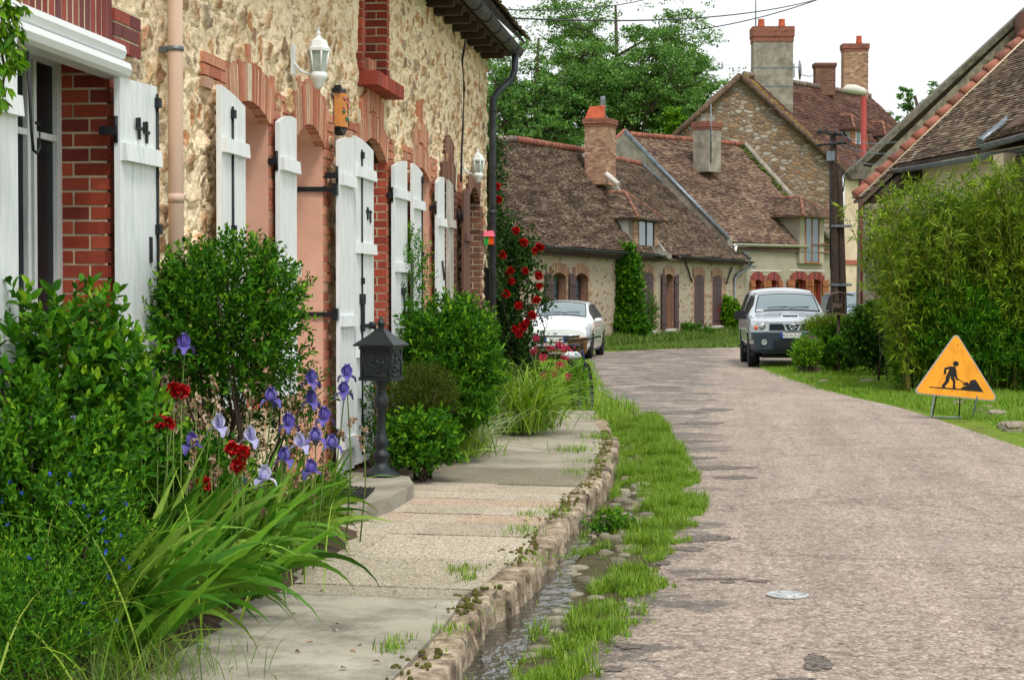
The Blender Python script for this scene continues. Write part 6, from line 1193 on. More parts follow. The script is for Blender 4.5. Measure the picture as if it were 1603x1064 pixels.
V = np.array([[c * [1, 1, 0] + ax_ * sx * hw_ * e + ay_ * sy * hd2 * (e + .05) + [0, 0, zb_ + .238 + z] for sx, sy in ((-1, -1), (0, -1), (1, -1), (1, 0), (1, 1), (0, 1), (-1, 1), (-1, 0), (-1, -1))] for z, e in lv]); m_.grid(V, 0, False); m_.lathe([(.03, .12), (.02, .14), (.03, .155), (.033, .175), (.02, .19), (.012, .2), (.014, .21), (.002, .22)], c * [1, 1, 0] + [0, 0, zb_ + .238], 12)
m_.build("lid", M['iron_green'], pb)
m_ = MB(); f0 = c * [1, 1, 0] + [0, 0, zb_] - ay_ * (hd2 + .001)      # relief: panel border, coiled horn and sprig on the front; door on the side
pt = lambda u, z, o=0: f0 + ax_ * u + [0, 0, z] - ay_ * o
for a, b in (((-.1, .02), (.1, .02)), ((-.1, .21), (.1, .21)), ((-.1, .02), (-.1, .21)), ((.1, .02), (.1, .21))): m_.tube([pt(*a), pt(*b)], .005, 5)
a = np.linspace(0, 2 * pi, 17); m_.tube([pt(.028 * cos(q), .105 + .028 * sin(q)) for q in a], .007, 6); m_.tube([pt(-.07, .125), pt(-.045, .10), pt(-.02, .085), pt(.02, .085), pt(.05, .105), pt(.075, .13)], [.004, .006, .008, .008, .01, .014], 6)
m_.tube([pt(-.02, .19), pt(0, .17), pt(.02, .19)], .006, 5); m_.tube([pt(0, .18), pt(0, .14)], .005, 5); m_.tube([pt(-.01, .075), pt(-.03, .045)], .006, 5); m_.tube([pt(.01, .075), pt(.03, .045)], .006, 5)
s0 = c * [1, 1, 0] + [0, 0, zb_] + ax_ * (hw_ + .001); ps = lambda u, z: s0 + ay_ * u + [0, 0, z]
for a_, b_ in (((-.075, .02), (.075, .02)), ((-.075, .21), (.075, .21)), ((-.075, .02), (-.075, .21)), ((.075, .02), (.075, .21))): m_.tube([ps(*a_), ps(*b_)], .006, 5)
gq = np.random.default_rng(2)
for k in range(14): m_.lathe([(.016, -.004), (.012, .008), (.002, .012)], ps(gq.uniform(-.05, .05), gq.uniform(.05, .19)), 8, axis=ax_)
m_.build("relief_ornament", M['iron_green'], pb)
# roadworks sign
sg_o = G(1503, 655, .02); S1 = 644.0; rs = local_thing("roadworks_sign", (D(1498, 600, 22.7)[0], D(1498, 600, 22.7)[1], .02), YAW - R(4), "yellow triangular roadworks sign with black digging man standing on the grass verge", "sign", tilt=R(-6))
Zb = .27
def sp(cx, cy, y=0): return ((cx - 521) / S1, y, (650 - cy) / S1 + Zb + .0)
def rtri(pts, r, y, n=6):
    out_ = []; P = [np.array(p, float) for p in pts]
    for i in range(3):
        p, a, b = P[i], P[i - 1], P[(i + 1) % 3]; da, db = (a - p) / np.linalg.norm(a - p), (b - p) / np.linalg.norm(b - p); bis = (da + db) / np.linalg.norm(da + db); ha = math.acos(np.clip(da.dot(db), -1, 1)) / 2; cc = p + bis * r / sin(ha)
        s_ = -bis; 
        a0, a1 = cc - p + 0, 0
        na = p + da * r / tan(ha) - cc; nb2 = p + db * r / tan(ha) - cc; t0, t1 = math.atan2(na[1], na[0]), math.atan2(nb2[1], nb2[0]); d_ = (t1 - t0 + pi) % (2 * pi) - pi
        for k in range(n + 1): q = t0 + d_ * k / n; out_.append(sp(cc[0] + r * cos(q), cc[1] + r * sin(q), y))
    return out_
M['sign_yellow'] = mk('sign_yellow', [srgb(238, 152, 28), srgb(244, 168, 40), srgb(228, 138, 24)], .55, scale=4, var=.1, vscale=6)
M['sign_grey'] = mk('sign_edge_grey', [srgb(168, 160, 156)], .5, var=.1)
T3 = [(526, 108), (160, 622), (872, 690)]
m_ = MB(); m_.prism(rtri(T3, 30, 0), (0, .012, 0)); m_.build("sign_plate", M['sign_grey'], rs)
T4 = [(526, 124), (178, 615), (856, 680)]
m_ = MB(); m_.prism(rtri(T4, 26, -.003), (0, .003, 0)); fc = m_.build("sign_face", M['sign_yellow'], rs)
sh_ = [[(478, 395), (515, 398), (526, 440), (518, 472), (500, 486), (470, 478), (438, 478), (452, 450), (466, 420)], [(482, 393), (425, 408), (417, 455), (430, 466), (439, 457), (440, 424), (484, 416)],
       [(503, 398), (520, 420), (530, 490), (541, 508), (530, 515), (512, 497), (502, 440)], [(438, 474), (474, 482), (457, 530), (428, 560), (432, 576), (404, 572), (400, 556), (430, 520)], [(476, 476), (502, 480), (514, 520), (512, 568), (521, 583), (490, 582), (494, 525), (478, 500)],
       [(520, 492), (524, 488), (592, 536), (588, 541)], [(572, 545), (598, 526), (618, 530), (626, 550), (592, 556)], [(548, 592), (575, 565), (600, 560), (626, 540), (636, 515), (660, 507), (680, 507), (704, 545), (742, 609), (640, 600)], [(296, 566), (420, 572), (560, 584), (742, 601), (742, 608), (550, 592), (400, 581), (300, 572)]]
m_ = MB()
for k, pl in enumerate(sh_): m_.prism([sp(a, b, -.004 - .0004 * k) for a, b in pl], (0, .0035, 0))
m_.prism([sp(519 + 24 * cos(q), 374 + 23 * sin(q), -.0052) for q in np.linspace(0, 2 * pi, 19)[:-1]], (0, .004, 0)); m_.build("worker_symbol", M['ink'], fc)
gq = np.random.default_rng(6); m_ = MB()
for k in range(34):
    u = gq.random(2); u = u if u.sum() < 1 else 1 - u; p = np.array(T4[0]) * .88 + 0 * u[0]; q = np.array(T4[0]) + (np.array(T4[1]) - T4[0]) * u[0] * .9 + (np.array(T4[2]) - T4[0]) * u[1] * .9; m_.lathe([(gq.uniform(.002, .006), 0), (.001, .0006)], sp(q[0], q[1], -.0035), 6, axis=(0, -1, 0))
m_.lathe([(.008, 0), (.006, .006)], sp(540, 215, -.003), 8, axis=(0, -1, 0)); m_.build("rust_spots", mk('rust_spot', [srgb(150, 80, 40)], .9), fc)
m_ = MB(); z0 = -.01
m_.tube([sp(345, 600, .02), sp(335, 650, .0), (-.33, -.05, .06), (-.335, -.06, .03), (-.31, -.08, .0), (-.05, -.12, .0), (.05, -.10, .0)], .011, 8); m_.build("stand_leg", M['zinc'], rs)
m_ = MB(); m_.tube([sp(690, 600, .02), sp(688, 660, .0), (.19, -.05, .0)], .011, 8); m_.build("stand_leg", M['zinc'], rs)
m_ = MB(); m_.tube([sp(565, 400, .02), sp(565, 600, .10), (.08, .28, .0)], .009, 8); m_.build("back_strut", M['iron'], rs)
m_ = MB(); m_.tube([sp(370, 600, .02), sp(360, 650, .05), (-.28, .2, .0)], .009, 8); m_.build("back_strut", M['iron'], rs)
# utility poles, wires, lamp
up = thing("utility_pole", D(1311, 520, 45) * [1, 1, 0], "pair of dark wooden utility poles bolted together beside the hedge", "pole")
def pole(p0, p1, r0, r1): m_ = MB(); p0, p1 = np.array(p0), np.array(p1); m_.tube([p0 + (p1 - p0) * t for t in np.linspace(0, 1, 6)], np.linspace(r0, r1, 6), 12); m_.build("pole_shaft", M['wood_dark'], up)
bA, tA = D(1308, 540, 45), D(1304, 205, 45); bB, tB = D(1322, 540, 45.1), D(1313, 262, 45.1); bA[2] = bB[2] = -.05; pole(bA, tA, .125, .09); pole(bB, tB, .115, .09)
for z in (1.9, 3.4):
    m_ = MB(); cc_ = (bA + (bB - bA) * .5) * [1, 1, 0] + [0, 0, z]; m_.obox(cc_, RT * .26, FH * .18, [0, 0, .03]); m_.build("pole_band", M['zinc'], up)
m_ = MB(); m_.box(D(1294, 252, 44.8) - [.0, .1, .0], D(1294, 252, 44.8) + [.2, .1, .24]); m_.build("junction_box", M['zinc'], up)
for (xa, ya, xb, yb) in ((1279, 228, 1324, 224), (1278, 207, 1325, 212)):
    m_ = MB(); m_.tube([D(xa, ya, 44.8), D(xb, yb, 44.9)], .035, 6); m_.build("cross_arm", M['iron'], up)
for k, (x, y) in enumerate(((1284, 204), (1294, 202), (1309, 206), (1318, 210), (1300, 224), (1316, 222))):
    m_ = MB(); m_.lathe([(.02, -.05), (.035, 0), (.025, .02), (.03, .05), (.01, .07)], D(x, y, 44.8), 8); m_.build("insulator", M['zinc_dark'], up)
m_ = MB(); m_.tube([D(1306, 258, 44.8), D(1314, 262, 44.7), D(1322, 280, 44.7), D(1320, 300, 44.8)], .015, 5); m_.tube([D(1299, 262, 44.8), D(1300, 420, 44.8)], .02, 5); m_.build("pole_cable", M['iron'], up)
def wire(a, b, sag, label, r=.014, mat='iron'):
    a, b = np.asarray(a), np.asarray(b); t = np.linspace(0, 1, 24)[:, None]; P_ = a + (b - a) * t; P_[:, 2] -= (4 * sag * t * (1 - t))[:, 0]; m_ = MB(); m_.tube(P_, r, 5); o = m_.build("overhead_wire", M[mat]); tag(o, label, "wire")
wire(D(716, 24, 21), D(1285, -2, 44), .25, "lower overhead wire leaving the stone house eaves across the sky", .012)
wire(D(760, 14, 21), D(1020, -3, 36), .1, "upper thin overhead wire above the far tree from the stone house eaves", .009)
wire(D(1075, 49, 40), D(1290, -4, 42), .1, "thin overhead wire crossing the sky above the big rendered chimney", .012)
for k, (y0, y1, lb) in enumerate(((212, 222, "topmost pale wire running from the utility poles to the tiled roof house"), (226, 238, "middle pale wire running from the utility poles to the tiled roof house"), (246, 254, "lowest pale wire running from the utility poles to the tiled roof house"))):
    wire(D(1318, y0, 44.8), D(1404 + 6 * k, y1, 41), .12, lb, .012, 'zinc')
lp = thing("street_lamp", D(1352, 520, 70) * [1, 1, 0], "street lamp with pale oval head on a rust red pole above the roofs", "lamp")
m_ = MB(); b_ = D(1352, 520, 70); b_[2] = 0; m_.tube([b_, D(1352, 152, 70)], .12, 8); m_.build("lamp_post", mk('rust_red_steel', [srgb(150, 56, 48)], .6, var=.2), lp)
m_ = MB(); m_.tube([D(1356, 145, 70), D(1350, 143, 70), D(1338, 140, 69.9), D(1326, 139, 69.8), D(1320, 140, 69.8)], [.10, .15, .19, .16, .06], 12); m_.build("lamp_head", M['render_white'], lp)
# bicycle seen from behind
bk_ = local_thing("bicycle", (G(903, 640)[0] , 23.2, 0), 0, "bicycle with black saddle and wicker basket parked on the grass beyond the pavement end", "bicycle")
p_ = D(905, 600, 23.2); bk_.location = (p_[0], p_[1], 0.0); bk_.rotation_euler = (0, R(-5), R(-4)); wrr = .33
def wheel_b(y, par):
    m_ = MB(); a = np.linspace(0, 2 * pi, 37); m_.tube([(0, y + wrr * cos(q), wrr + wrr * sin(q)) for q in a], .024, 8, cap=False); w_ = m_.build("wheel", M['rubber'], par)
    m_ = MB(); m_.tube([(0, y + (wrr - .025) * cos(q), wrr + (wrr - .025) * sin(q)) for q in a], .011, 6, cap=False); m_.lathe([(.02, -.04), (.02, .04)], (0, y, wrr), 10, axis=(1, 0, 0)); m_.build("rim", M['zinc_dark'], w_)
    m_ = MB()
    for k in range(18): q = k * 2 * pi / 18; m_.tube([(.02 * (-1) ** k, y, wrr), (0, y + (wrr - .03) * cos(q), wrr + (wrr - .03) * sin(q))], .0015, 3)
    m_.build("spokes", M['zinc'], w_)
wheel_b(0, bk_); wheel_b(1.05, bk_)
m_ = MB(); sb, bbk, hd1, hd0 = (0, .22, .78), (0, .42, .28), (0, .86, .86), (0, .92, .62)
for a, b in ((sb, bbk), (sb, hd1), (bbk, hd0), (hd1, hd0), ((.0, 0, .33), bbk), ((.05, 0, .33), sb), ((-.05, 0, .33), sb)): m_.tube([a, b], .016, 8)
m_.build("frame", mk('dark_blue_frame', [srgb(30, 44, 84)], .4), bk_); m_ = MB(); m_.tube([hd0, (.05, 1.0, .45), (.05, 1.05, .33)], .012, 6); m_.tube([hd0, (-.05, 1.0, .45), (-.05, 1.05, .33)], .012, 6); m_.build("fork", M['zinc_dark'], bk_)
m_ = MB(); m_.lathe([(.02, -.14), (.07, -.11), (.095, -.04), (.06, .05), (.03, .14), (.01, .16)], (0, .20, .93), 12, axis=(0, 1, 0), sy=.45); m_.tube([sb, (0, .2, .9)], .014, 6); m_.build("saddle", M['black'], bk_)
m_ = MB(); m_.tube([(-.28, .72, 1.02), (-.26, .82, 1.03), (-.1, .9, 1.0), (0, .88, 1.0), (.1, .9, 1.0), (.26, .82, 1.03), (.28, .72, 1.02)], .012, 8); m_.tube([hd1, (0, .88, 1.0)], .014, 6); m_.build("handlebar", M['iron'], bk_)
m_ = MB(); m_.lathe([(.11, 0), (.15, .22), (.16, .23)], (-.1, 1.10, .80), 16, sx=1.0, sy=.75); m_.build("basket", mk('wicker', [srgb(150, 104, 62), srgb(180, 132, 84)], .8, scale=40, var=.3, bump=.8, bscale=80), bk_)
m_ = MB(); a = np.linspace(.1, pi * .9, 14); m_.tube([(0, (wrr + .035) * cos(q), wrr + (wrr + .035) * sin(q)) for q in a], .022, 6); m_.build("mudguard", M['black'], bk_)
m_ = MB(); m_.box((-.05, -.2, .72), (.05, .12, .74)); m_.tube([(0, -.12, .73), (0.03, 0, .35)], .006, 5); m_.box((-.03, -.24, .70), (.03, -.2, .76)); m_.build("luggage_rack", M['iron'], bk_); m_ = MB(); m_.tube([(-.13, -.1, .80), (-.05, -.08, .82), (.06, -.04, .81), (.1, 0, .79)], [.03, .055, .05, .02], 10); m_.build('saddle_bag', mk('pale_teal_bag', [srgb(190, 214, 214), srgb(230, 230, 232), srgb(90, 150, 160)], .6, scale=14), bk_)
# bird feeder with a little roof beside the poles
bf = thing("bird_feeder", D(1313, 520, 36.5) * [1, 1, 0], "rustic bird feeder with a shallow pitched roof in front of the utility poles", "bird feeder")
cR = D(1313, 458, 36.5); m_ = MB(); 
for s in (-1, 1): m_.hexa([cR + RT * s * .29 - FH * .2 - [0, 0, .07], cR + RT * s * .29 + FH * .2 - [0, 0, .07], cR + FH * .2, cR - FH * .2, cR + RT * s * .29 - FH * .2 - [0, 0, .05], cR + RT * s * .29 + FH * .2 - [0, 0, .05], cR + FH * .2 + [0, 0, .02], cR - FH * .2 + [0, 0, .02]])
m_.build("roof", M['wood_old'], bf)
for s in (-1, 1): m_ = MB(); m_.tube([cR + RT * s * .1 - [0, 0, .05], cR + RT * s * .1 - [0, 0, .45]], .015, 6); m_.build("upright", M['wood_dark'], bf)
m_ = MB(); b3 = cR * [1, 1, 0]; m_.tube([b3, cR - [0, 0, .45]], .035, 8); m_.obox(cR - [0, 0, .45], RT * .22, FH * .18, [0, 0, .015]); m_.build("post", M['wood_old'], bf)
m_ = MB(); m_.tube([cR - RT * .12 - [0, 0, .28], cR + RT * .06 - [0, 0, .30]], .10, 10); m_.build("feeder_log", M['wood_old'], bf)
# ================================================================ plants
def inpoly(pts, poly):
    x, y = pts[:, 0], pts[:, 1]; r = np.zeros(len(pts), bool); P = np.asarray(poly); j = len(P) - 1
    for i in range(len(P)):
        c = ((P[i, 1] > y) != (P[j, 1] > y)) & (x < (P[j, 0] - P[i, 0]) * (y - P[i, 1]) / (P[j, 1] - P[i, 1] + 1e-12) + P[i, 0]); r ^= c; j = i
    return r
def grass(name, X, Y, Z, L, mat, seed, W=.006, lean=(0, .6), droop=(.2, 1.0), kind='stuff', K=3):
    g = np.random.default_rng(seed); n = len(X); mb = MB(); blades(mb, np.stack([X, Y, Z], -1), L, np.full(n, W) * g.uniform(.6, 1.3, n), g.uniform(*lean, n), g.uniform(*droop, n), g.uniform(0, 2 * pi, n), K)
    o = mb.build(name, M[mat]); o["kind"] = kind; return o
# -- weeds and grass of the drainage channel
g = np.random.default_rng(101)
n = 330000; y = 4.2 + (22.5 - 4.2) * g.random(n) ** .8; a, b = kx(y), ex_(y); t = g.random(n); x = a + .02 + (b - a + .22) * t
dn = fbm(x * 3.2, y * 2.2, 7, 4) - .5; band = np.exp(-((t - .62) / .28) ** 2) * .38 + np.exp(-((t - .03) / .05) ** 2) * .10 + np.clip((y - 13.5) / 5, 0, 1) * .28 - (t > .9) * .08 - .07 * (fbm(x * 1.7, y * 1.1, 18, 3) < .42)  + (fbm(x * 11, y * 8, 8, 3) - .5) * .5; k = (dn + band) > .17 + .22 * g.random(n) ** 1.5
k &= ~((t < .24) & (y < 10.5) & (dn + .0 < .10))
x, y, t = x[k], y[k], t[k]; L = g.uniform(.015, .055, len(x)) * (.7 + .8 * fbm(x * 8, y * 6, 78)) * (1 + 1.2 * (fbm(x * 5, y * 5, 77) > .62)) * (1 + .5 * np.clip((y - 14) / 6, 0, 1)); grass("grass_in_channel", x, y, chan_z(x, y) + .0, L, 'blade', 5, W=.005, lean=(0, .9), droop=(.2, 1.2))
tag(bpy.data.objects["grass_in_channel"], "bright green grass growing among the cobbles of the gutter", "grass")
# -- tufts on the pavement and kerb joints
P = []
for (px_, py_, sp_, cnt, hh) in ((612, 1016, .03, 60, .07), (700, 985, .045, 90, .05), (566 + 60, 1000, .03, 30, .04), (725, 893, .05, 90, .05), (735, 905, .03, 50, .05), (870, 800, .10, 120, .05), (820, 830, .08, 110, .05), (905, 740, .09, 110, .06), (925, 722, .1, 100, .05), (900, 705, .10, 160, .09), (935, 685, .10, 160, .1), (940, 655, .12, 160, .1), (830, 805, .05, 50, .04), (760, 700, .12, 60, .04), (800, 690, .12, 60, .04), (700, 1010, .1, 20, .03), (770, 950, .1, 30, .03), (845, 875, .1, 90, .03), (560, 895, .2, 40, .02), (640, 893, .25, 60, .02), (905, 640, .12, 120, .1), (880, 655, .1, 60, .08)):
    q = G(px_, py_, .14); P.append(np.stack([q[0] + g.normal(size=cnt) * sp_, q[1] + g.normal(size=cnt) * sp_ * 1.5, np.full(cnt, .135), np.full(cnt, hh)], -1))
P = np.concatenate(P); o = grass("weeds_on_pavement", P[:, 0], P[:, 1], P[:, 2], P[:, 3] * g.uniform(.5, 1.2, len(P)), 'blade', 9, W=.006, lean=(0, .8)); tag(o, "scattered green weeds in the pavement joints and on the kerb", "weeds")
# moss cushions along kerb top
mb = MB()
for k in range(650):
    y0 = g.uniform(4.8, 19); x0 = kx(y0) - abs(g.normal() * .07) - .06; r_ = g.uniform(.005, .014); 
    if fbm(np.array([x0 * 2]), np.array([y0 * 1.3]), 13)[0] > .5: mb.lathe([(r_, -.01), (r_ * .8, .002), (r_ * .2, .005)], (x0, y0, .138), 7, sx=g.uniform(.8, 1.6), sy=g.uniform(.8, 1.8))
o = mb.build("moss_on_kerb", mk('moss', [srgb(84, 92, 36), srgb(120, 112, 50)], .95, scale=30, var=.4, bump=.8, bscale=200)); tag(o, "olive moss cushions along the top of the kerb stones", "moss", kind='stuff')
# dead leaves on the pavement
mb = MB()
P = np.array([G(x_, y_, .145) for x_, y_ in ((500, 925), (530, 975), (520, 985), (560, 1008), (548, 1016), (570, 880), (690, 862), (620, 925), (455, 960), (490, 1002), (596, 1035), (470, 1020), (300, 1030), (540, 1045))]); leaves(mb, P, g.normal(size=(len(P), 3)) * [1, 1, .1], .035, .02, 0, .3, True, g); o = mb.build("fallen_leaves", M['dry']); tag(o, "few brown dry leaves lying on the concrete pavement", "leaves", kind='stuff')
# -- verges
rr_a = np.array(rr)
verge_poly = [tuple(p) for p in rr_a[11:22]] + [(14, 12), (14, 44), tuple(rr_a[11])]
n = 420000; y = 15 + 27 * g.random(n) ** 1.1; x = np.interp(y, [15, 22, 30, 38, 42], [4.5, 3.4, 1.6, 0., 0.]) + g.uniform(0, 7.5, n); k = inpoly(np.stack([x, y], -1), verge_poly)
bare = fbm(x * .9, y * .7, 15, 4); k &= ~((bare > .66) & (g.random(n) < .8)); x, y = x[k], y[k]; x = x - np.abs(g.normal(size=len(x))) * .10 * (g.random(len(x)) < .5); L = g.uniform(.03, .085, len(x)) * (1 + .8 * (fbm(x * 1.5, y * 1.5, 33) > .6)); o = grass("grass_on_verge", x, y, np.zeros(len(x)) - .015, L, 'blade', 15, W=.009, K=2); tag(o, "short bright lawn grass on the right-hand roadside verge", "grass")
mb = MB(); n = 220; X = g.uniform(5.2, 9, n); Y = g.uniform(19, 33, n); k = inpoly(np.stack([X, Y], -1), verge_poly); mb2 = MB()
for x_, y_ in zip(X[k], Y[k]): mb.lathe([(.002, 0), (.014, .008), (.012, .012)], (x_, y_, .05 + g.uniform(0, .03)), 6)
o = mb.build("daisies", M['plate']); tag(o, "tiny white daisies dotted over the roadside lawn", "daisies", kind='stuff')
mb = MB()
for (px_, py_, s_) in ((1545, 640, .12), (1560, 650, .16), (1580, 668, .14), (1590, 672, .2), (1530, 645, .1), (1265, 592, .12), (1290, 598, .1), (1245, 590, .1), (1360, 600, .16), (1500, 632, .1), (1345, 596, .12)):
    p = G(px_, py_, 0); m_n = 10; g2 = np.random.default_rng(px_); rad = g2.uniform(.75, 1.15, 10); a = np.arange(10) * 2 * pi / 10
    V = np.array([[(p[0] + s_ * q * rad[j] * cos(a[j % 10]), p[1] + s_ * q * rad[j] * sin(a[j % 10]) * .8, zz * s_) for j in list(range(10)) + [0]] for zz, q in ((-.2, 1), (.2, 1), (.42, .75), (.5, .3))]); st_ = MB(); st_.grid(V); st_.add(V[-1][:10], [list(range(10))]); o = st_.build("field_stone", M['stone_c']); 
    tag(o, "small half-buried grey stone in the roadside grass", "stone", "half-buried stones in the verge")
sp_ = [G(x_, y_, -.012) for x_, y_ in ((1305, 599), (1345, 593), (1392, 590), (1400, 594), (1375, 602), (1335, 606))]; mb = MB(); mb.add(sp_, [list(range(6))]); o = mb.build("bare_earth", M['soil']); o["kind"] = 'structure'
# left verge beyond the pavement end and under the bicycle
vb = MB(); vb.add([(-3.06, 22.25, -.015), (ex_(22.3) + .3, 22.25, -.015), (ex_(30.) + .3, 30, -.015), (-3.06, 30, -.015)], [(0, 1, 2, 3)]); o = vb.build("verge", M['turf'], org=(0, 0, 0)); o["kind"] = 'structure'
n = 42000; y = g.uniform(21.5, 46, n); x = g.uniform(-7, .4, n); k = (x < ex_(y) + .1) & ~((x < -3.0) & (y < 22.3)) & ~((x > -6.5) & (x < -2.9) & (y > 42.5)); k &= (fbm(x, y, 3) > .38); x, y = x[k], y[k]; dd_ = np.clip((y - 22) / 3, 0, 1)
o = grass("grass_beside_road", x, y, np.full(len(x), -.02) + .0, g.uniform(.06, .2, len(x)) * (1 - .3 * (y > 33)) * (.6 + fbm(x, y, 44)), 'blade', 25, W=.012); tag(o, "long grass on the left verge between pavement end and white car", "grass")
n = 70000; u = g.uniform(U(845), FB.len + 1, n); off = g.random(n) ** 1.3 * 7.5 + .05; p = FB.p + FB.u * u[:, None] + FB.n * off[:, None]; rfar = [(q[0], q[1]) for q in rr[:7]]
pxp = CX + FPX * ((p - O) @ RT) / ((p - O) @ FH); pyp = 466 + FPX * EYE / ((p - O) @ FH); k = pyp < np.interp(pxp, [760, 930, 1050, 1160, 1300], [552, 552, 546, 543, 545]); p, off, u = p[k], off[k], u[k]
tall = (off < 1.6); L = np.where(tall, g.uniform(.12, .42, len(p)) * np.clip(fbm(u * .8, off * .5, 9) * 2, .3, 1.3), g.uniform(.06, .16, len(p))); o = grass("grass_below_cottages", p[:, 0], p[:, 1], np.full(len(p), -.02), L, 'blade_dark', 35, W=.03, K=2); tag(o, "rough grass and tall weeds along the foot of the cottages", "grass")

# -- near garden: shrubs
def sc(px, py, d): return D(px, py, d)
shrub("leafy_shrub", "nearest broad-leaved bright green shrub in front of the near white window", "shrub", sc(100, 622, 7.35), (.36, .40, .38), 380, 10, .066, .036, 'leaf_mid', .2, 1, six=True, tw_len=.17, inner=.2, lump=.5, up=1.1, stems=12, fr=3.2)
shrub("leafy_shrub", "dense green undershrub below the nearest bright green shrub", "shrub", sc(50, 770, 6.9), (.36, .5, .36), 900, 10, .044, .024, 'leaf_mid', .15, 2, six=True, tw_len=.15, inner=.2, lump=.5, up=.6, stems=5, fr=3)
shrub("cushion_plant", "fine-leaved cushion of dark foliage filling the bottom left corner", "plant", sc(10, 990, 6.0), (.24, .45, .22), 900, 11, .028, .010, 'leaf_mid', .15, 102, tw_len=.14, inner=.2, lump=.5, up=.6, stems=2, fr=3, young='leaf_bright')
shrub("cushion_plant", "small-leaved trailing plant over the base of the broad iris leaves", "plant", sc(110, 880, 6.5), (.18, .35, .22), 420, 10, .028, .013, 'leaf_mid', .15, 103, tw_len=.16, inner=.2, lump=.5, up=.5, stems=2, fr=3)
shrub("leafy_shrub", "shaded leafy plant between the nearest shrub and the small-leaved shrub", "plant", sc(165, 700, 8.1), (.24, .35, .34), 560, 9, .045, .026, 'leaf_mid', .2, 104, six=True, tw_len=.14, inner=.2, lump=.5, up=.6, stems=3, fr=3)
shrub("geranium_plant", "low leafy bed plants around the red flowers below the small-leaved shrub", "plant", sc(300, 765, 8.6), (.30, .5, .24), 620, 8, .036, .026, 'leaf_mid', .2, 105, six=True, tw_len=.12, inner=.1, lump=.4, up=.7, stems=3)
shrub("box_shrub", "small-leaved dense shrub in front of the beige rainwater pipe and pink window", "shrub", sc(352, 505, 9.1), (.36, .34, .36), 1250, 12, .036, .020, 'leaf_mid', .2, 3, six=True, tw_len=.12, inner=.3, lump=.26, up=.7, stems=12, sq=2.6, fr=2.2)
shrub("leafy_shrub", "low leafy plants below the small-leaved shrub behind the iris flowers", "shrub", sc(400, 640, 9.8), (.42, .4, .30), 420, 8, .035, .018, 'leaf_dark', .2, 13, tw_len=.12, inner=.2, lump=.3, stems=5)
shrub("laurel_shrub", "large rounded laurel bush behind the cast iron post box", "bush", sc(704, 580, 15.2), (.36, .5, .56), 1900, 10, .058, .026, 'leaf_mid', .2, 4, six=True, tw_len=.13, inner=.4, lump=.24, up=.7, stems=8, sq=2.8)
shrub("box_shrub", "small olive box bush tucked between the post box and the laurel bush", "bush", sc(664, 622, 13.8), (.25, .25, .24), 1500, 10, .017, .010, 'leaf_olive', .2, 5, tw_len=.07, inner=.4, lump=.12, stems=6)
shrub("ivy_plant", "dark ivy and hydrangea leaves at the foot of the olive box bush", "ivy", sc(655, 695, 13.5), (.30, .35, .24), 500, 8, .05, .034, 'leaf_mid', .2, 6, six=True, tw_len=.1, inner=.3, lump=.25, stems=5)
shrub("leafy_shrub", "shaded dark shrub between the white door shutter and the post box", "shrub", sc(580, 650, 14.3), (.25, .4, .5), 600, 10, .03, .016, 'leaf_dark', .2, 7, tw_len=.1, inner=.2, lump=.2, stems=5)
shrub("leafy_shrub", "thin pale green climber leaves beside the second pink window shutter", "climber", sc(645, 432, 16.3), (.14, .3, .42), 240, 9, .032, .018, 'leaf_mid', .2, 8, tw_len=.12, inner=.1, lump=.3, stems=6, up=.9, base=(sc(645, 432, 16.3)[0], sc(645, 432, 16.3)[1], .2))
shrub("leafy_shrub", "low pinkish-green garden plants just in front of the doorstep edge", "plant", sc(505, 775, 11.6), (.16, .35, .16), 240, 8, .032, .022, 'leaf_mid', .18, 9, six=True, tw_len=.08, inner=.2, stems=3)
shrub("leafy_shrub", "small ivy sprig at the doorstep corner beside the black mat", "plant", sc(545, 790, 11.3), (.07, .1, .09), 60, 7, .028, .018, 'leaf_dark', .18, 10, six=True, tw_len=.06, inner=.2, stems=2)
shrub("leafy_shrub", "small upright bushy weed at the far end of the pavement in front of the bicycle", "weed", sc(903, 605, 22.6), (.13, .15, .30), 260, 9, .035, .016, 'leaf_bright', 0, 11, tw_len=.12, inner=.2, stems=4, up=1.2)
shrub("weed_plant", "dark leafy weed growing in the gutter against the kerb", "weed", G(955, 838, -.05) + [0, 0, .06], (.14, .16, .075), 110, 7, .035, .022, 'leaf_mid', -.08, 12, six=True, tw_len=.07, inner=.1, stems=2)
shrub("weed_plant", "smaller leafy weed at the kerb foot left of the gutter plant", "weed", G(893, 830, -.05) + [0, 0, .05], (.07, .12, .06), 60, 7, .03, .02, 'leaf_mid', -.08, 14, six=True, tw_len=.06, inner=.1, stems=2)
def tuft(name, label, base, n, L, W, mat, lean=(.1, .9), droop=(.5, 1.6), spread=.12, seed=0, K=7, azr=(0, 2 * pi), cat="plant", ext=(1, 1), curl=True):
    g = np.random.default_rng(seed); base = np.asarray(base, float); P = base + np.stack([g.normal(size=n) * spread * ext[0], g.normal(size=n) * spread * ext[1], np.zeros(n)], -1); mb = MB()
    blades(mb, P, g.uniform(*L, n), g.uniform(*W, n), g.uniform(*lean, n), g.uniform(*droop, n), g.uniform(*azr, n), K, 0, g.normal(size=n) * .8 if curl else None); o = mb.build(name, M[mat], org=base); return tag(o, label, cat)
tuft("daylily_clump", "large arching clump of long green strap leaves beside the pavement before the roses", G(815, 672, .19), 720, (.55, 1.15), (.012, .02), 'blade', (.05, .9), (1.0, 2.4), .17, 21, ext=(1, 1.6))
tuft("variegated_grass", "white striped ornamental grass clump between laurel bush and strap-leaved clump", G(738, 700, .19), 240, (.3, .7), (.008, .013), 'blade_pale', (.1, .9), (.4, 1.5), .1, 22)
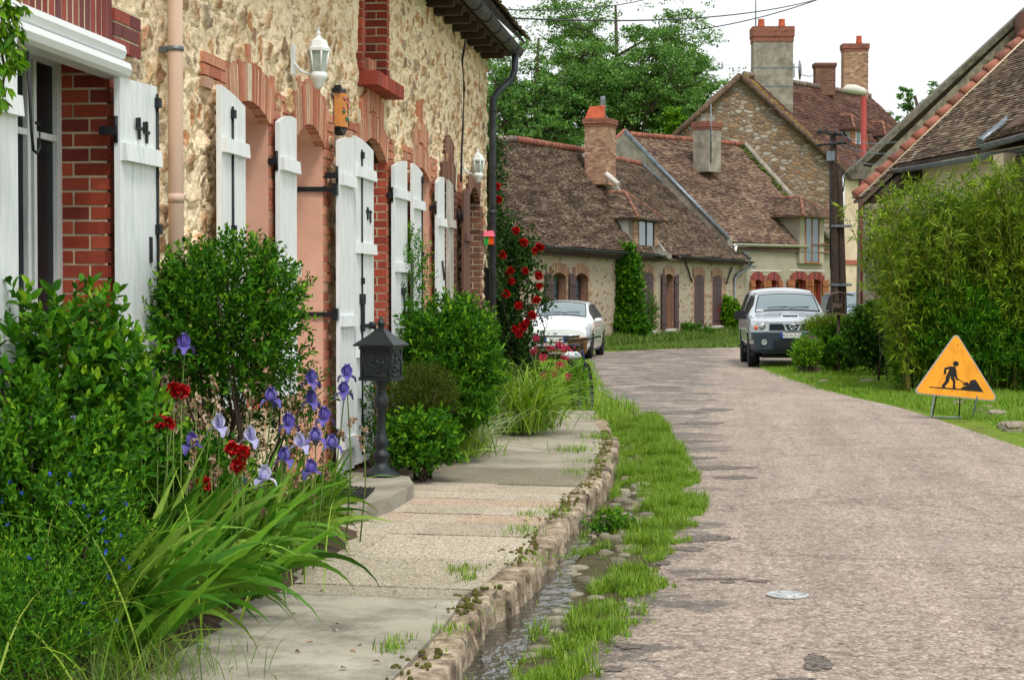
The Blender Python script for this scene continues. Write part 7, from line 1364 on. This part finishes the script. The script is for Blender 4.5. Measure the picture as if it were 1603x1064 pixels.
tuft("garden_grass", "yellow-green grassy clump at the pavement edge below the olive box bush", G(702, 712, .19), 420, (.15, .42), (.012, .02), 'blade', (.1, 1.0), (.3, 1.5), .16, 23, ext=(1, 2))
tuft("garden_grass", "long thin wild grass arching over the near dark undershrub", np.array([-2.35, 5.9, .2]), 80, (.5, 1.05), (.006, .010), 'blade', (.1, .8), (.8, 2.2), .22, 24, ext=(1, 2))
tuft("garden_grass", "fine feathery grass in the bottom left corner at the pavement edge", np.array([-2.12, 5.75, .2]), 900, (.08, .28), (.003, .005), 'blade_dark', (.1, 1.0), (.3, 1.4), .16, 25, ext=(1, 2.5))
tuft("garden_grass", "tangled thin grass among the red flowers in front of the small-leaved shrub", np.array([-2.55, 8.6, .2]), 420, (.3, .85), (.006, .011), 'blade', (.05, .8), (.4, 1.9), .3, 26, ext=(.7, 2))
# iris leaf fans
def iris_clump(label, spots, seed, L=(.42, .86), n=13, W=(.040, .058)):
    g = np.random.default_rng(seed); mb = MB(); mid = np.mean(spots, axis=0)
    for s in spots:
        az0 = g.uniform(-.9, .5); P = np.array([s[0], s[1], .2]) + np.stack([g.normal(size=n) * .02, np.linspace(-.07, .07, n), np.zeros(n)], -1); az = np.where(g.random(n) < .75, az0 + g.normal(size=n) * .55, g.uniform(0, 2 * pi, n))
        blades(mb, P, g.uniform(*L, n), g.uniform(*W, n), g.uniform(.1, 1.0, n), np.where(g.random(n) < .5, g.uniform(.8, 2.2, n), g.uniform(.05, .5, n)), az, 10, 0, np.sign(g.normal(size=n)) * g.uniform(.1, 1.5, n), sword=True)
    o = mb.build("iris_leaves", M['leaf_iris'], org=(mid[0], mid[1], .2)); return tag(o, label, "iris leaves")
iris_clump("big fan of broad sword-shaped iris leaves spilling over the near pavement", [(-2.42 + g.normal() * .10, yy_, 0) for yy_ in np.linspace(6.35, 8.0, 20)], 41, n=14)
iris_clump("iris leaf clump further back, arching over the pavement before the doorstep", [(-2.58 + g.normal() * .10, yy_, 0) for yy_ in np.linspace(8.1, 10.2, 22)], 42, L=(.35, .68), n=13, W=(.030, .046))
# iris flowers
def petal(mb, c, dr, up_, L, W, bend, g, m=0):
    dr, up_ = np.asarray(dr, float), np.asarray(up_, float); side = np.cross(dr, up_); t = np.linspace(0, 1, 7); s = np.linspace(-1, 1, 5); V = np.zeros((7, 5, 3)); a = 0; p = np.zeros(2); pts = [p.copy()]
    th = bend[0]
    for k in range(6): th += (bend[1]) / 6; p = p + np.array([cos(th), sin(th)]) * L / 6; pts.append(p.copy())
    for i in range(7):
        w_ = W * .5 * (sin(min(1, t[i] * 1.15 + .12) * pi * .92) ** .7 if t[i] < .98 else .35)
        for j in range(5): V[i, j] = c + dr * pts[i][0] + up_ * (pts[i][1] + .10 * L * s[j] ** 2 + g.normal() * .03 * L) + side * s[j] * w_
    mb.grid(V, m, True)
def iris_flower(px, py, d, mat, label, h0=None, size=.062, buds=True, seed=0):
    g = np.random.default_rng(int(px * 7 + py)); c = D(px, py, d); bs = np.array([c[0] - g.uniform(.02, .12), c[1] + g.uniform(-.15, .15), .2]); t = thing("iris_flower", bs, label, "iris")
    m_ = MB(); mid = (bs + c) / 2 + [g.normal() * .02, g.normal() * .02, 0]; m_.tube([bs, mid, c - [0, 0, size * .5], c - [0, 0, size * .1]], [.006, .005, .004, .006], 6)
    m_.build("stem", M['stem'], t); a0 = g.uniform(0, 2)
    m_ = MB()
    for k in range(3): a = a0 + k * 2 * pi / 3; petal(m_, c, (cos(a), sin(a), 0), (0, 0, 1), size * .95, size * .75, (.7, -2.1), g)
    m_.build("falls", M[mat], t); m_ = MB()
    for k in range(3): a = a0 + pi / 3 + k * 2 * pi / 3; petal(m_, c, (cos(a), sin(a), 0), (0, 0, 1), size * .95, size * .8, (.8, 1.7), g)
    m_.build("standards", M[mat], t)
    if buds:
        m_ = MB(); q = mid + (c - mid) * .45; 
        for k in range(2): qq = q + [g.normal() * .015, g.normal() * .015, .02 * k]; leaves(m_, np.tile(qq, (10, 1)), g.normal(size=(10, 3)) * [.5, .5, 1], .03, .015, 0, .4, True, g)
        m_.build("withered_bloom", M['dry'], t)
for a in ((288, 545, 8.4, 'petal_violet', "tall solitary lilac iris in front of the small-leaved shrub trunk"), (343, 672, 8.0, 'petal_pale', "pale lilac iris beside the red flowers in front of the small-leaved shrub"), (425, 628, 8.8, 'petal_violet', "violet iris standing before the wall under the right side of the small-leaved shrub"),
          (414, 752, 7.9, 'petal_pale', "pale lilac iris lying low over the broad iris leaves"), (486, 740, 8.6, 'petal_violet', "deep violet iris lowest of the group beside the doorstep"), (470, 700, 8.5, 'petal_pale', "whitish iris with drooping petals just above the lowest violet iris"),
          (494, 690, 8.9, 'petal_violet', "violet iris at the right shoulder of the whitish iris"), (508, 658, 9.0, 'petal_violet', "deep violet iris against the foot of the pink doorway"), (488, 632, 9.2, 'petal_violet', "half open violet iris below the topmost lilac iris of the doorway group"),
          (488, 600, 9.2, 'petal_violet', "topmost lilac iris seen against the pink doorway"), (538, 617, 9.6, 'petal_violet', "lilac iris in front of the white door shutter, lower of two"), (543, 590, 9.7, 'petal_violet', "lilac iris in front of the white door shutter, upper of two"),
          (452, 668, 8.9, 'petal_violet', "violet iris between the wall base and the whitish iris"), (392, 690, 8.3, 'petal_pale', "pale lilac iris just right of the bright red cluster"), (520, 700, 9.4, 'petal_violet', "small violet iris nearest the white door shutter foot"), (446, 722, 8.4, 'petal_violet', "violet iris between the low pale iris and the whitish iris"), (300, 700, 8.0, 'petal_violet', "violet iris low in the bed left of the bright red cluster")):
    iris_flower(*a, size=.082)
# withered flower stalks
def stalk(px, py, d, label):
    g = np.random.default_rng(int(px * 3 + py)); c = D(px, py, d); bs = np.array([c[0] - g.uniform(.0, .1), c[1] + g.uniform(-.1, .1), .2]); t = thing("withered_iris", bs, label, "withered iris", "withered iris stalks in the near garden")
    m_ = MB(); m_.tube([bs, (bs + c) / 2 + [g.normal() * .02, 0, 0], c], [.005, .004, .003], 5); m_.build("stem", M['stem'], t); m_ = MB()
    for k in range(3): q = c - [g.normal() * .012, 0, .05 * k]; leaves(m_, np.tile(q, (9, 1)) + g.normal(size=(9, 3)) * .008, g.normal(size=(9, 3)) * [.6, .6, 1.2], .028, .016, 0, .5, True, g)
    m_.build("withered_bloom", M['dry'], t)
for (x_, y_, d_) in ((308, 622, 8.2), (316, 650, 8.3), (336, 592, 8.6), (335, 640, 8.4), (273, 640, 8.0), (393, 610, 8.8), (300, 690, 7.9), (365, 700, 8.2), (378, 735, 8.0), (455, 628, 9.0), (478, 655, 9.0), (570, 675, 9.8), (330, 720, 7.8)): stalk(x_, y_, d_, "withered brown iris bloom on a green stalk among the garden flowers")
# red flowers: loose ruffled heads on stems
def red_flower(px, py, d, label, r=.03, mat='petal_red', name="red_flower", cat="flower", group=None, stemmed=True):
    g = np.random.default_rng(int(px * 11 + py)); c = D(px, py, d); t = thing(name, [c[0], c[1], .2], label, cat, group); m_ = MB(); dr = sph(46, g); leaves(m_, c + dr * r * .25, dr + [0, 0, .2], r * g.uniform(.7, 1.1, 46), r * g.uniform(.7, 1.1, 46), 0, .4, True, g); m_.build("bloom", M[mat], t)
    if stemmed: m_ = MB(); m_.tube([[c[0] - .03, c[1], .2], (c + [c[0] - .03, c[1], .2]) / 2 + [.01, 0, 0], c], .003, 5); m_.build("stem", M['stem'], t)
for (x_, y_, l_) in ((272, 610, "red ruffled flower at the foot of the tall solitary iris, left one"), (284, 613, "red ruffled flower at the foot of the tall solitary iris, right one"), (222, 655, "narrow red bloom beside the near shutter bottom"), (247, 660, "red bloom low in the grass, left of a pair"), (262, 662, "red bloom low in the grass, right of a pair"), (364, 702, "upper left bloom of the bright red cluster beside the pale iris"), (380, 708, "right bloom of the bright red cluster beside the pale iris"), (372, 728, "drooping lower bloom of the bright red cluster"), (320, 757, "small red bloom deep among the iris leaves")): red_flower(x_, y_, 7.7, l_, r=.034)
for (x_, y_, l_) in ((371, 802, "small blue flower low among the iris leaves"), (382, 752, "tiny blue flower behind the low pale iris"), (115, 655, "pinkish white bloom inside the near bright shrub")): red_flower(x_, y_, 7.8 if x_ > 200 else 7.0, l_, r=.012, mat='petal_blue' if x_ > 200 else 'petal_pale')
g = np.random.default_rng(64); mb = MB(); P, dd0 = cloud(70, g, sc(60, 900, 6.3), (.34, .5, .34), .8, .3); leaves(mb, np.repeat(P, 5, 0), g.normal(size=(350, 3)), .012, .009, 0, .3, False, g); o = mb.build("blue_flowers", M['petal_blue']); tag(o, "tiny blue flowers sprinkled over the cushion plants in the bottom left corner", "flowers", kind='stuff')
# -- climbing rose on the house corner
rs_b = np.array([*D(800, 600, 23.6)[:2], .1]); g = np.random.default_rng(61)
rt_ = thing("climbing_rose", rs_b, "climbing rose full of red blooms covering the far corner of the stone house", "rose bush")
tw = []; 
for (x_, y_, rx, ry, n_) in ((790, 600, 45, 45, 260), (805, 540, 42, 42, 300), (790, 480, 40, 45, 300), (800, 425, 38, 40, 240), (785, 380, 30, 30, 150), (775, 335, 16, 30, 70), (820, 390, 22, 25, 60), (850, 470, 14, 40, 30), (770, 430, 14, 60, 90), (779, 250, 8, 60, 60), (785, 560, 50, 50, 260), (775, 500, 26, 60, 180)):
    s_ = 22.9 / FPX; c = D(x_, y_, 23.2 if x_ > 772 else 22.4); q = g.normal(size=(n_, 3)) * [.5, .5, .5]; tw.append(c + RT * q[:, :1] * rx * s_ + np.array([0, 0, 1]) * q[:, 1:2] * ry * s_ + FH * q[:, 2:] * .5)
tw = np.concatenate(tw); tw = tw[tw[:, 2] > .15]; mb = MB(); per = 9; td = unit(g.normal(size=tw.shape) + [0, 0, .3] - FH * .2); pos = tw[:, None] + td[:, None] * np.linspace(0, .16, per)[None, :, None]; ld = unit(g.normal(size=(len(tw) * per, 3)) + np.repeat(td, per, 0) * .6); leaves(mb, pos.reshape(-1, 3), ld, .055 * g.uniform(.6, 1.2, len(ld)), .034, 0, .2, True, g); mb.build("foliage", M['leaf_rose'], rt_)
mb = MB()
for k in range(34): e = tw[g.integers(len(tw))]; mb.tube([rs_b + [g.normal() * .15, g.normal() * .15, 0], (rs_b + e) / 2 + g.normal(size=3) * .12, e], [.012, .008, .004], 5)
for (x_, y_) in ((812, 300), (858, 505), (860, 520)): e = D(x_, y_, 22.8); mb.tube([D(800, 380 if y_ < 400 else 600, 23), (D(800, 380 if y_ < 400 else 600, 23) + e) / 2 + [.05, 0, 0], e], .005, 5)
mb.build("stems", M['bark'], rt_)
for (x_, y_) in ((777, 292), (780, 313), (808, 361), (820, 380), (822, 424), (844, 432), (844, 448), (798, 425), (801, 440), (840, 470), (812, 478), (833, 494), (818, 512), (812, 522), (772, 470), (760, 472), (786, 400), (806, 515), (824, 505), (846, 388), (838, 392), (792, 460), (843, 386)):
    c = D(x_, y_, 22.55); g2 = np.random.default_rng(x_ * y_); r_ = g2.uniform(.045, .068); mb = MB(); dr = sph(70, g2); rr2 = g2.uniform(.1, .55, 70)[:, None]; leaves(mb, c + dr * r_ * rr2, unit(dr + np.array([0, -.3, .3])), r_ * .62, r_ * .8, 0, .45, True, g2); mb.build("rose_bloom", M['petal_red'], rt_)
# crimson spray beside it
v_ = thing("valerian_plant", [*D(880, 610, 22.0)[:2], .05], "crimson flowering spray leaning over the grass between roses and bicycle", "plant"); g = np.random.default_rng(62)
mb = MB(); mb2 = MB(); mb3 = MB()
for (x_, y_, n_) in ((905 - 30, 540, 60), (862, 545, 50), (850, 560, 46), (877, 570, 50), (868, 585, 40), (852, 590, 30), (882, 545, 40), (840, 530, 30), (838, 550, 30), (884, 560, 40), (890, 590, 24), (893, 545, 20)):
    c = D(x_, y_, 22.0); b0 = D(845, 640, 22.2); b0[2] = .1; mb2.tube([b0 + g.normal(size=3) * .04, (b0 + c) / 2 + g.normal(size=3) * .05, c], .004, 4); q = c + g.normal(size=(n_, 3)) * .022; mb = MB(); leaves(mb, q, g.normal(size=(n_, 3)), .034, .030, 0, .3, False, g); mb.build('bloom', M['petal_pink'], v_); q = (b0 + c) / 2 + g.normal(size=(26, 3)) * .12; leaves(mb3, q, g.normal(size=(26, 3)), .05, .022, 0, .2, True, g)
mb2.build("stems", M['stem'], v_); mb3.build("foliage", M['leaf_mid'], v_)
# vine tendrils at the top left corner
g = np.random.default_rng(63); vn = thing("grape_vine", (-2.85, 7.1, .2), "bright vine leaves hanging at the top left corner before the roller-blind box", "vine"); mb = MB(); mb2 = MB()
for (x_, y_, n_) in ((14, 20, 12), (20, 55, 10), (12, 100, 12), (22, 95, 8), (5, 145, 8), (0, 60, 14), (-20, 30, 20), (-20, 90, 20), (10, 5, 10), (26, 75, 6)):
    c = D(x_, y_, 6.9); P = c + g.normal(size=(n_, 3)) * [.02, .03, .025]
    for k in range(3): leaves(mb, P, np.stack([g.normal(size=n_) * .5 + (.6, -.2, .1)[k], g.normal(size=n_) * .4, -np.abs(g.normal(size=n_)) * .6 - .2], -1), .055, .022, 0, .15, True, g)
P = [D(x_, y_, 6.95) for x_, y_ in ((-10, -10), (4, 30), (0, 70), (8, 110), (2, 150))]; mb2.tube(P, .006, 5); mb.build("foliage", M['leaf_bright'], vn); mb2.tube([P[0], [-2.95, 6.8, 2.9], [-2.95, 6.7, .2]], .012, 6); mb2.build("stems", M['bark'], vn)
# -- right side: bamboo
bb_ = thing("bamboo_clump", [*D(1500, 560, 30)[:2], 0], "large yellow-green bamboo clump behind the roadworks sign", "bamboo"); g = np.random.default_rng(71)
mbc = MB(); LP, LD = [], []
for k in range(300):
    px = g.uniform(1412, 1720); d = g.uniform(29.0, 32.0); b0 = D(px, 500, d); b0[2] = 0
    hpx = np.interp(px, [1360, 1400, 1440, 1540, 1603, 1700], [385, 300, 262, 236, 222, 215]) + g.exponential(34); H = (EYE + (466 - hpx) / FPX * d) * g.choice([1, 1, .8, .6, .45]); lean = np.interp(px, [1412, 1480, 1600], [-.62, -.22, 0]) + g.normal() * .16; ly = g.normal() * .2 - .2
    t = np.linspace(0, 1, 15)[:, None]; C = b0 + np.array([RT[0], RT[1], 0]) * lean * H * .36 * t ** 1.8 + FH * ly * H * .3 * t ** 2 + np.array([0, 0, H]) * (t - .10 * t ** 3)
    mbc.tube(C, np.linspace(.012, .003, 15), 5)
    for j in range(3, 15):
        for q in range(g.integers(2, 5)):
            bd = unit(g.normal(size=3) * [1, 1, .3] + [0, 0, .35]); ln = g.uniform(.12, .34); ends = C[j] + bd * ln; nn = g.integers(7, 13)
            f = g.random((nn, 1)); P = C[j] + (ends - C[j]) * (.45 + .55 * f); LP.append(P); LD.append(unit(bd * .8 + g.normal(size=(nn, 3)) * .6 + [0, 0, -.35]))
            if g.random() < .35: mbc.tube([C[j], ends], .003, 3, cap=False)
LP, LD = np.concatenate(LP), np.concatenate(LD); mb = MB(); leaves(mb, LP, LD, g.uniform(.11, .20, len(LP)), .024, 0, .15, False, g)
mb.build("foliage", M['leaf_bamboo'], bb_); mbc.build("culms", mk('bamboo_culm', [srgb(150, 138, 60), srgb(110, 104, 50)], .5), bb_)
shrub("leafy_shrub", "mid-height green foliage filling the heart of the bamboo clump", "shrub", D(1520, 400, 30.6), (1.1, .5, .95), 2200, 10, .13, .026, 'leaf_mid', 0, 171, tw_len=.26, inner=.3, lump=.5, stems=6, up=.2, sq=2.2, fr=3.5)
shrub("leafy_shrub", "dense dark evergreen undergrowth in front of the bamboo right behind the sign", "shrub", D(1505, 520, 29.4), (.95, .6, .92), 3000, 10, .13, .028, 'leaf_mid', 0, 72, tw_len=.24, inner=.3, lump=.5, stems=10, up=.1, sq=2.2, fr=3.5)
shrub("leafy_shrub", "dark shaded undergrowth at the left foot of the bamboo", "shrub", D(1432, 555, 29.8), (.32, .4, .62), 900, 10, .11, .026, 'leaf_mid', 0, 172, tw_len=.22, inner=.3, lump=.5, stems=4, up=.1, fr=3)
shrub("leafy_shrub", "dark leafy shrub filling the verge at the far right edge behind the sign", "shrub", D(1630, 520, 29.5), (.75, .6, .9), 2200, 10, .13, .028, 'leaf_mid', 0, 73, tw_len=.24, inner=.3, lump=.5, stems=8, up=.1, sq=2.2, fr=3.5)
shrub("leafy_shrub", "glossy blue-green shrub with large leaves left of the bamboo", "shrub", D(1376, 528, 35.0), (.62, .5, .62), 1100, 9, .09, .042, 'leaf_dark', 0, 74, six=True, tw_len=.16, inner=.5, lump=.25, stems=8, up=.4)
shrub("leafy_shrub", "mid-green low shrub in front of the pickup and the utility poles", "shrub", D(1316, 545, 36.8), (.66, .5, .42), 1100, 9, .07, .034, 'leaf_mid', 0, 75, six=True, tw_len=.16, inner=.4, lump=.3, stems=8)
shrub("leafy_shrub", "yellow-green trailing shrub over the mossy stump under the twin poles", "shrub", D(1304, 512, 37.3), (.62, .4, .20), 900, 9, .06, .02, 'leaf_bamboo', .2, 76, tw_len=.14, inner=.3, lump=.3, stems=6, base=(*D(1304, 512, 37.3)[:2], .2))
shrub("leafy_shrub", "bright young bush hiding the right headlamp of the pickup", "shrub", D(1262, 556, 36.0), (.28, .3, .32), 360, 9, .055, .03, 'leaf_bright', 0, 77, six=True, tw_len=.14, inner=.2, lump=.3, stems=6, up=.9)
shrub("leafy_shrub", "light shrub branch with yellowing leaves left of the bamboo beside the grey pillar", "shrub", D(1378, 400, 32.5), (.32, .3, .8), 420, 9, .07, .026, 'leaf_bamboo', 0, 78, tw_len=.2, inner=.2, lump=.3, stems=3, up=.8)
st_ = MB(); c = D(1266, 545, 36.6); g = np.random.default_rng(79); a = np.arange(13) * 2 * pi / 12; rad = g.uniform(.85, 1.15, 13); rad[12] = rad[0]; V = np.array([[(c[0] + .22 * s_ * rad[j] * cos(a[j]), c[1] + .22 * s_ * rad[j] * sin(a[j]), z_ + g.normal() * .01) for j in range(13)] for z_, s_ in ((0, 1.2), (.25, 1), (.5, .95), (.72, .9), (.78, .6), (.76, .1))]); V[:, 12] = V[:, 0]; st_.grid(V); o = st_.build("tree_stump", M['bark']); tag(o, "mossy old tree stump between the pickup and the shrubs", "stump")
# ivy on the cottage wall, bushes at its foot
iv = D(972, 466, 61); shrub("ivy_column", "tall ivy column climbing the cottage wall right of the white car", "ivy", D(975, 462, 60.3), (.62, .35, 1.65), 1900, 9, .13, .09, 'leaf_mid', 0, 81, tw_len=.25, inner=.4, lump=.22, stems=5, up=.2, sq=2.5)
shrub("leafy_shrub", "spreading leafy base of the ivy at the foot of the cottage", "ivy", D(978, 515, 60), (.9, .4, .5), 600, 8, .13, .08, 'leaf_mid', 0, 82, tw_len=.2, inner=.3, lump=.3, stems=3)
hb_ = shrub("hollyhock_bush", "rounded green bush with red flowers under the last pair of plum shutters", "bush", D(1137, 497, 72), (.52, .4, .72), 460, 8, .17, .12, 'leaf_bright', 0, 83, six=True, tw_len=.25, inner=.3, lump=.2, stems=5)
for (x_, y_) in ((1119, 489), (1122, 483), (1132, 521)):
    mb = MB(); g = np.random.default_rng(x_); c = D(x_, y_, 71.4); dr = sph(40, g); leaves(mb, c + dr * .06, dr, .12, .12, 0, .3, False, g); mb.build("bloom", M['petal_red'], hb_)
shrub("leafy_shrub", "low weedy shrub at the foot of the second cottage beside its white sills", "shrub", D(1060, 520, 67), (1.6, .4, .33), 700, 8, .12, .05, 'leaf_mid', 0, 84, tw_len=.2, inner=.2, lump=.3, stems=3)
shrub("leafy_shrub", "thin climbing plant with pale flowers between ivy column and closed plum shutters", "climber", D(1013, 492, 62.5), (.3, .3, .7), 160, 8, .1, .05, 'leaf_mid', 0, 85, tw_len=.25, inner=.1, lump=.3, stems=5)
# -- trees
def tree(label, px, pytop, pyc, d, rx, rz_, seed, nb=26, per=900, leaf=.21, group=None, mat='leaf_tree', ry=None):
    g = np.random.default_rng(seed); base = D(px, 466, d) * [1, 1, 0]; cz = D(px, pyc, d)[2]; t = thing("broadleaf_tree", base, label, "tree", group); wd = MB(); tips = []
    top = cz + rz_ * .7; trunk = np.array([base + [g.normal() * .2 * k / 6, g.normal() * .2 * k / 6, top * k / 6] for k in range(7)]); wd.tube(trunk, np.linspace(.42, .08, 7), 9)
    for k in range(nb):
        s_ = g.uniform(.3, 1); s0 = base + [0, 0, top * s_ * .85]; dr = sph(1, g)[0]; dr[2] = abs(dr[2]) * .7 + .1; a = k * 2.4; dirh = np.array([cos(a), sin(a), 0]); e = np.array([base[0], base[1], cz]) + dirh * [rx, ry or rx, 0] * g.uniform(.45, .95) + [0, 0, rz_ * g.uniform(-.75, .85)]
        q = (e - [base[0], base[1], cz]) / [rx, ry or rx, rz_]; L_ = np.linalg.norm(q); e = np.array([base[0], base[1], cz]) + (e - [base[0], base[1], cz]) * min(1, .97 / max(L_, .01)); m1 = s0 + (e - s0) * .45 + [0, 0, .12 * np.linalg.norm(e - s0)]; wd.tube([s0, m1, e], [.13, .07, .02], 6); tips.append((e, 1.0)); tips.append((m1 + (e - m1) * .5, .8))
        for j in range(4): e2 = m1 + (e - m1) * g.uniform(.2, .9) + g.normal(size=3) * rx * .17; wd.tube([m1 + (e - m1) * .3, (m1 + e2) / 2, e2], [.05, .03, .01], 5); tips.append((e2, .75))
    wd.build("trunk", M['bark'], t); P = []
    for e, s_ in tips:
        nn = int(per * s_ * g.uniform(.3, 1.25) / 3); r_ = rx * .17 * s_ * g.uniform(.8, 1.3); 
        for sub in range(5): cc = e + g.normal(size=3) * r_ * [.9, .9, .6]; q = sph(nn // 3, g) * (g.random((nn // 3, 1)) ** .5) * r_ * .55 * [1.2, 1.2, .6]; P.append(cc + q)
    P = np.concatenate(P); mb = MB(); leaves(mb, P, g.normal(size=P.shape) * [1, 1, .5] + [0, 0, -.2], leaf * g.uniform(.6, 1.2, len(P)), leaf * .62, 0, .2, False, g); mb.build("crown", M[mat], t); return t
tree("tall spreading tree with open crown behind the cottage chimney", 962, 0, 105, 112, 6.6, 5.6, 91, nb=34, per=800)
tree("dense tree half hidden by the stone house gutter behind the cottage roof", 840, 60, 150, 108, 4.6, 5.0, 92, nb=24, per=700)
tree("lower round tree filling the gap left of the tall stone house gable", 1050, 90, 150, 116, 3.6, 4.6, 93, nb=20, per=600)
tree("small pale green tree behind the television aerial on the grey rendered roof", 1062, 190, 205, 100, 1.6, 1.7, 94, nb=12, per=420, mat='leaf_bright', leaf=.2)
tree("distant tree top showing above the barn coping", 1446, 150, 186, 100, 2.0, 1.9, 95, nb=12, per=420)
tree("distant wide tree behind the whole row of cottages at far left", 790, 150, 190, 125, 3.4, 3.5, 96, nb=14, per=500)
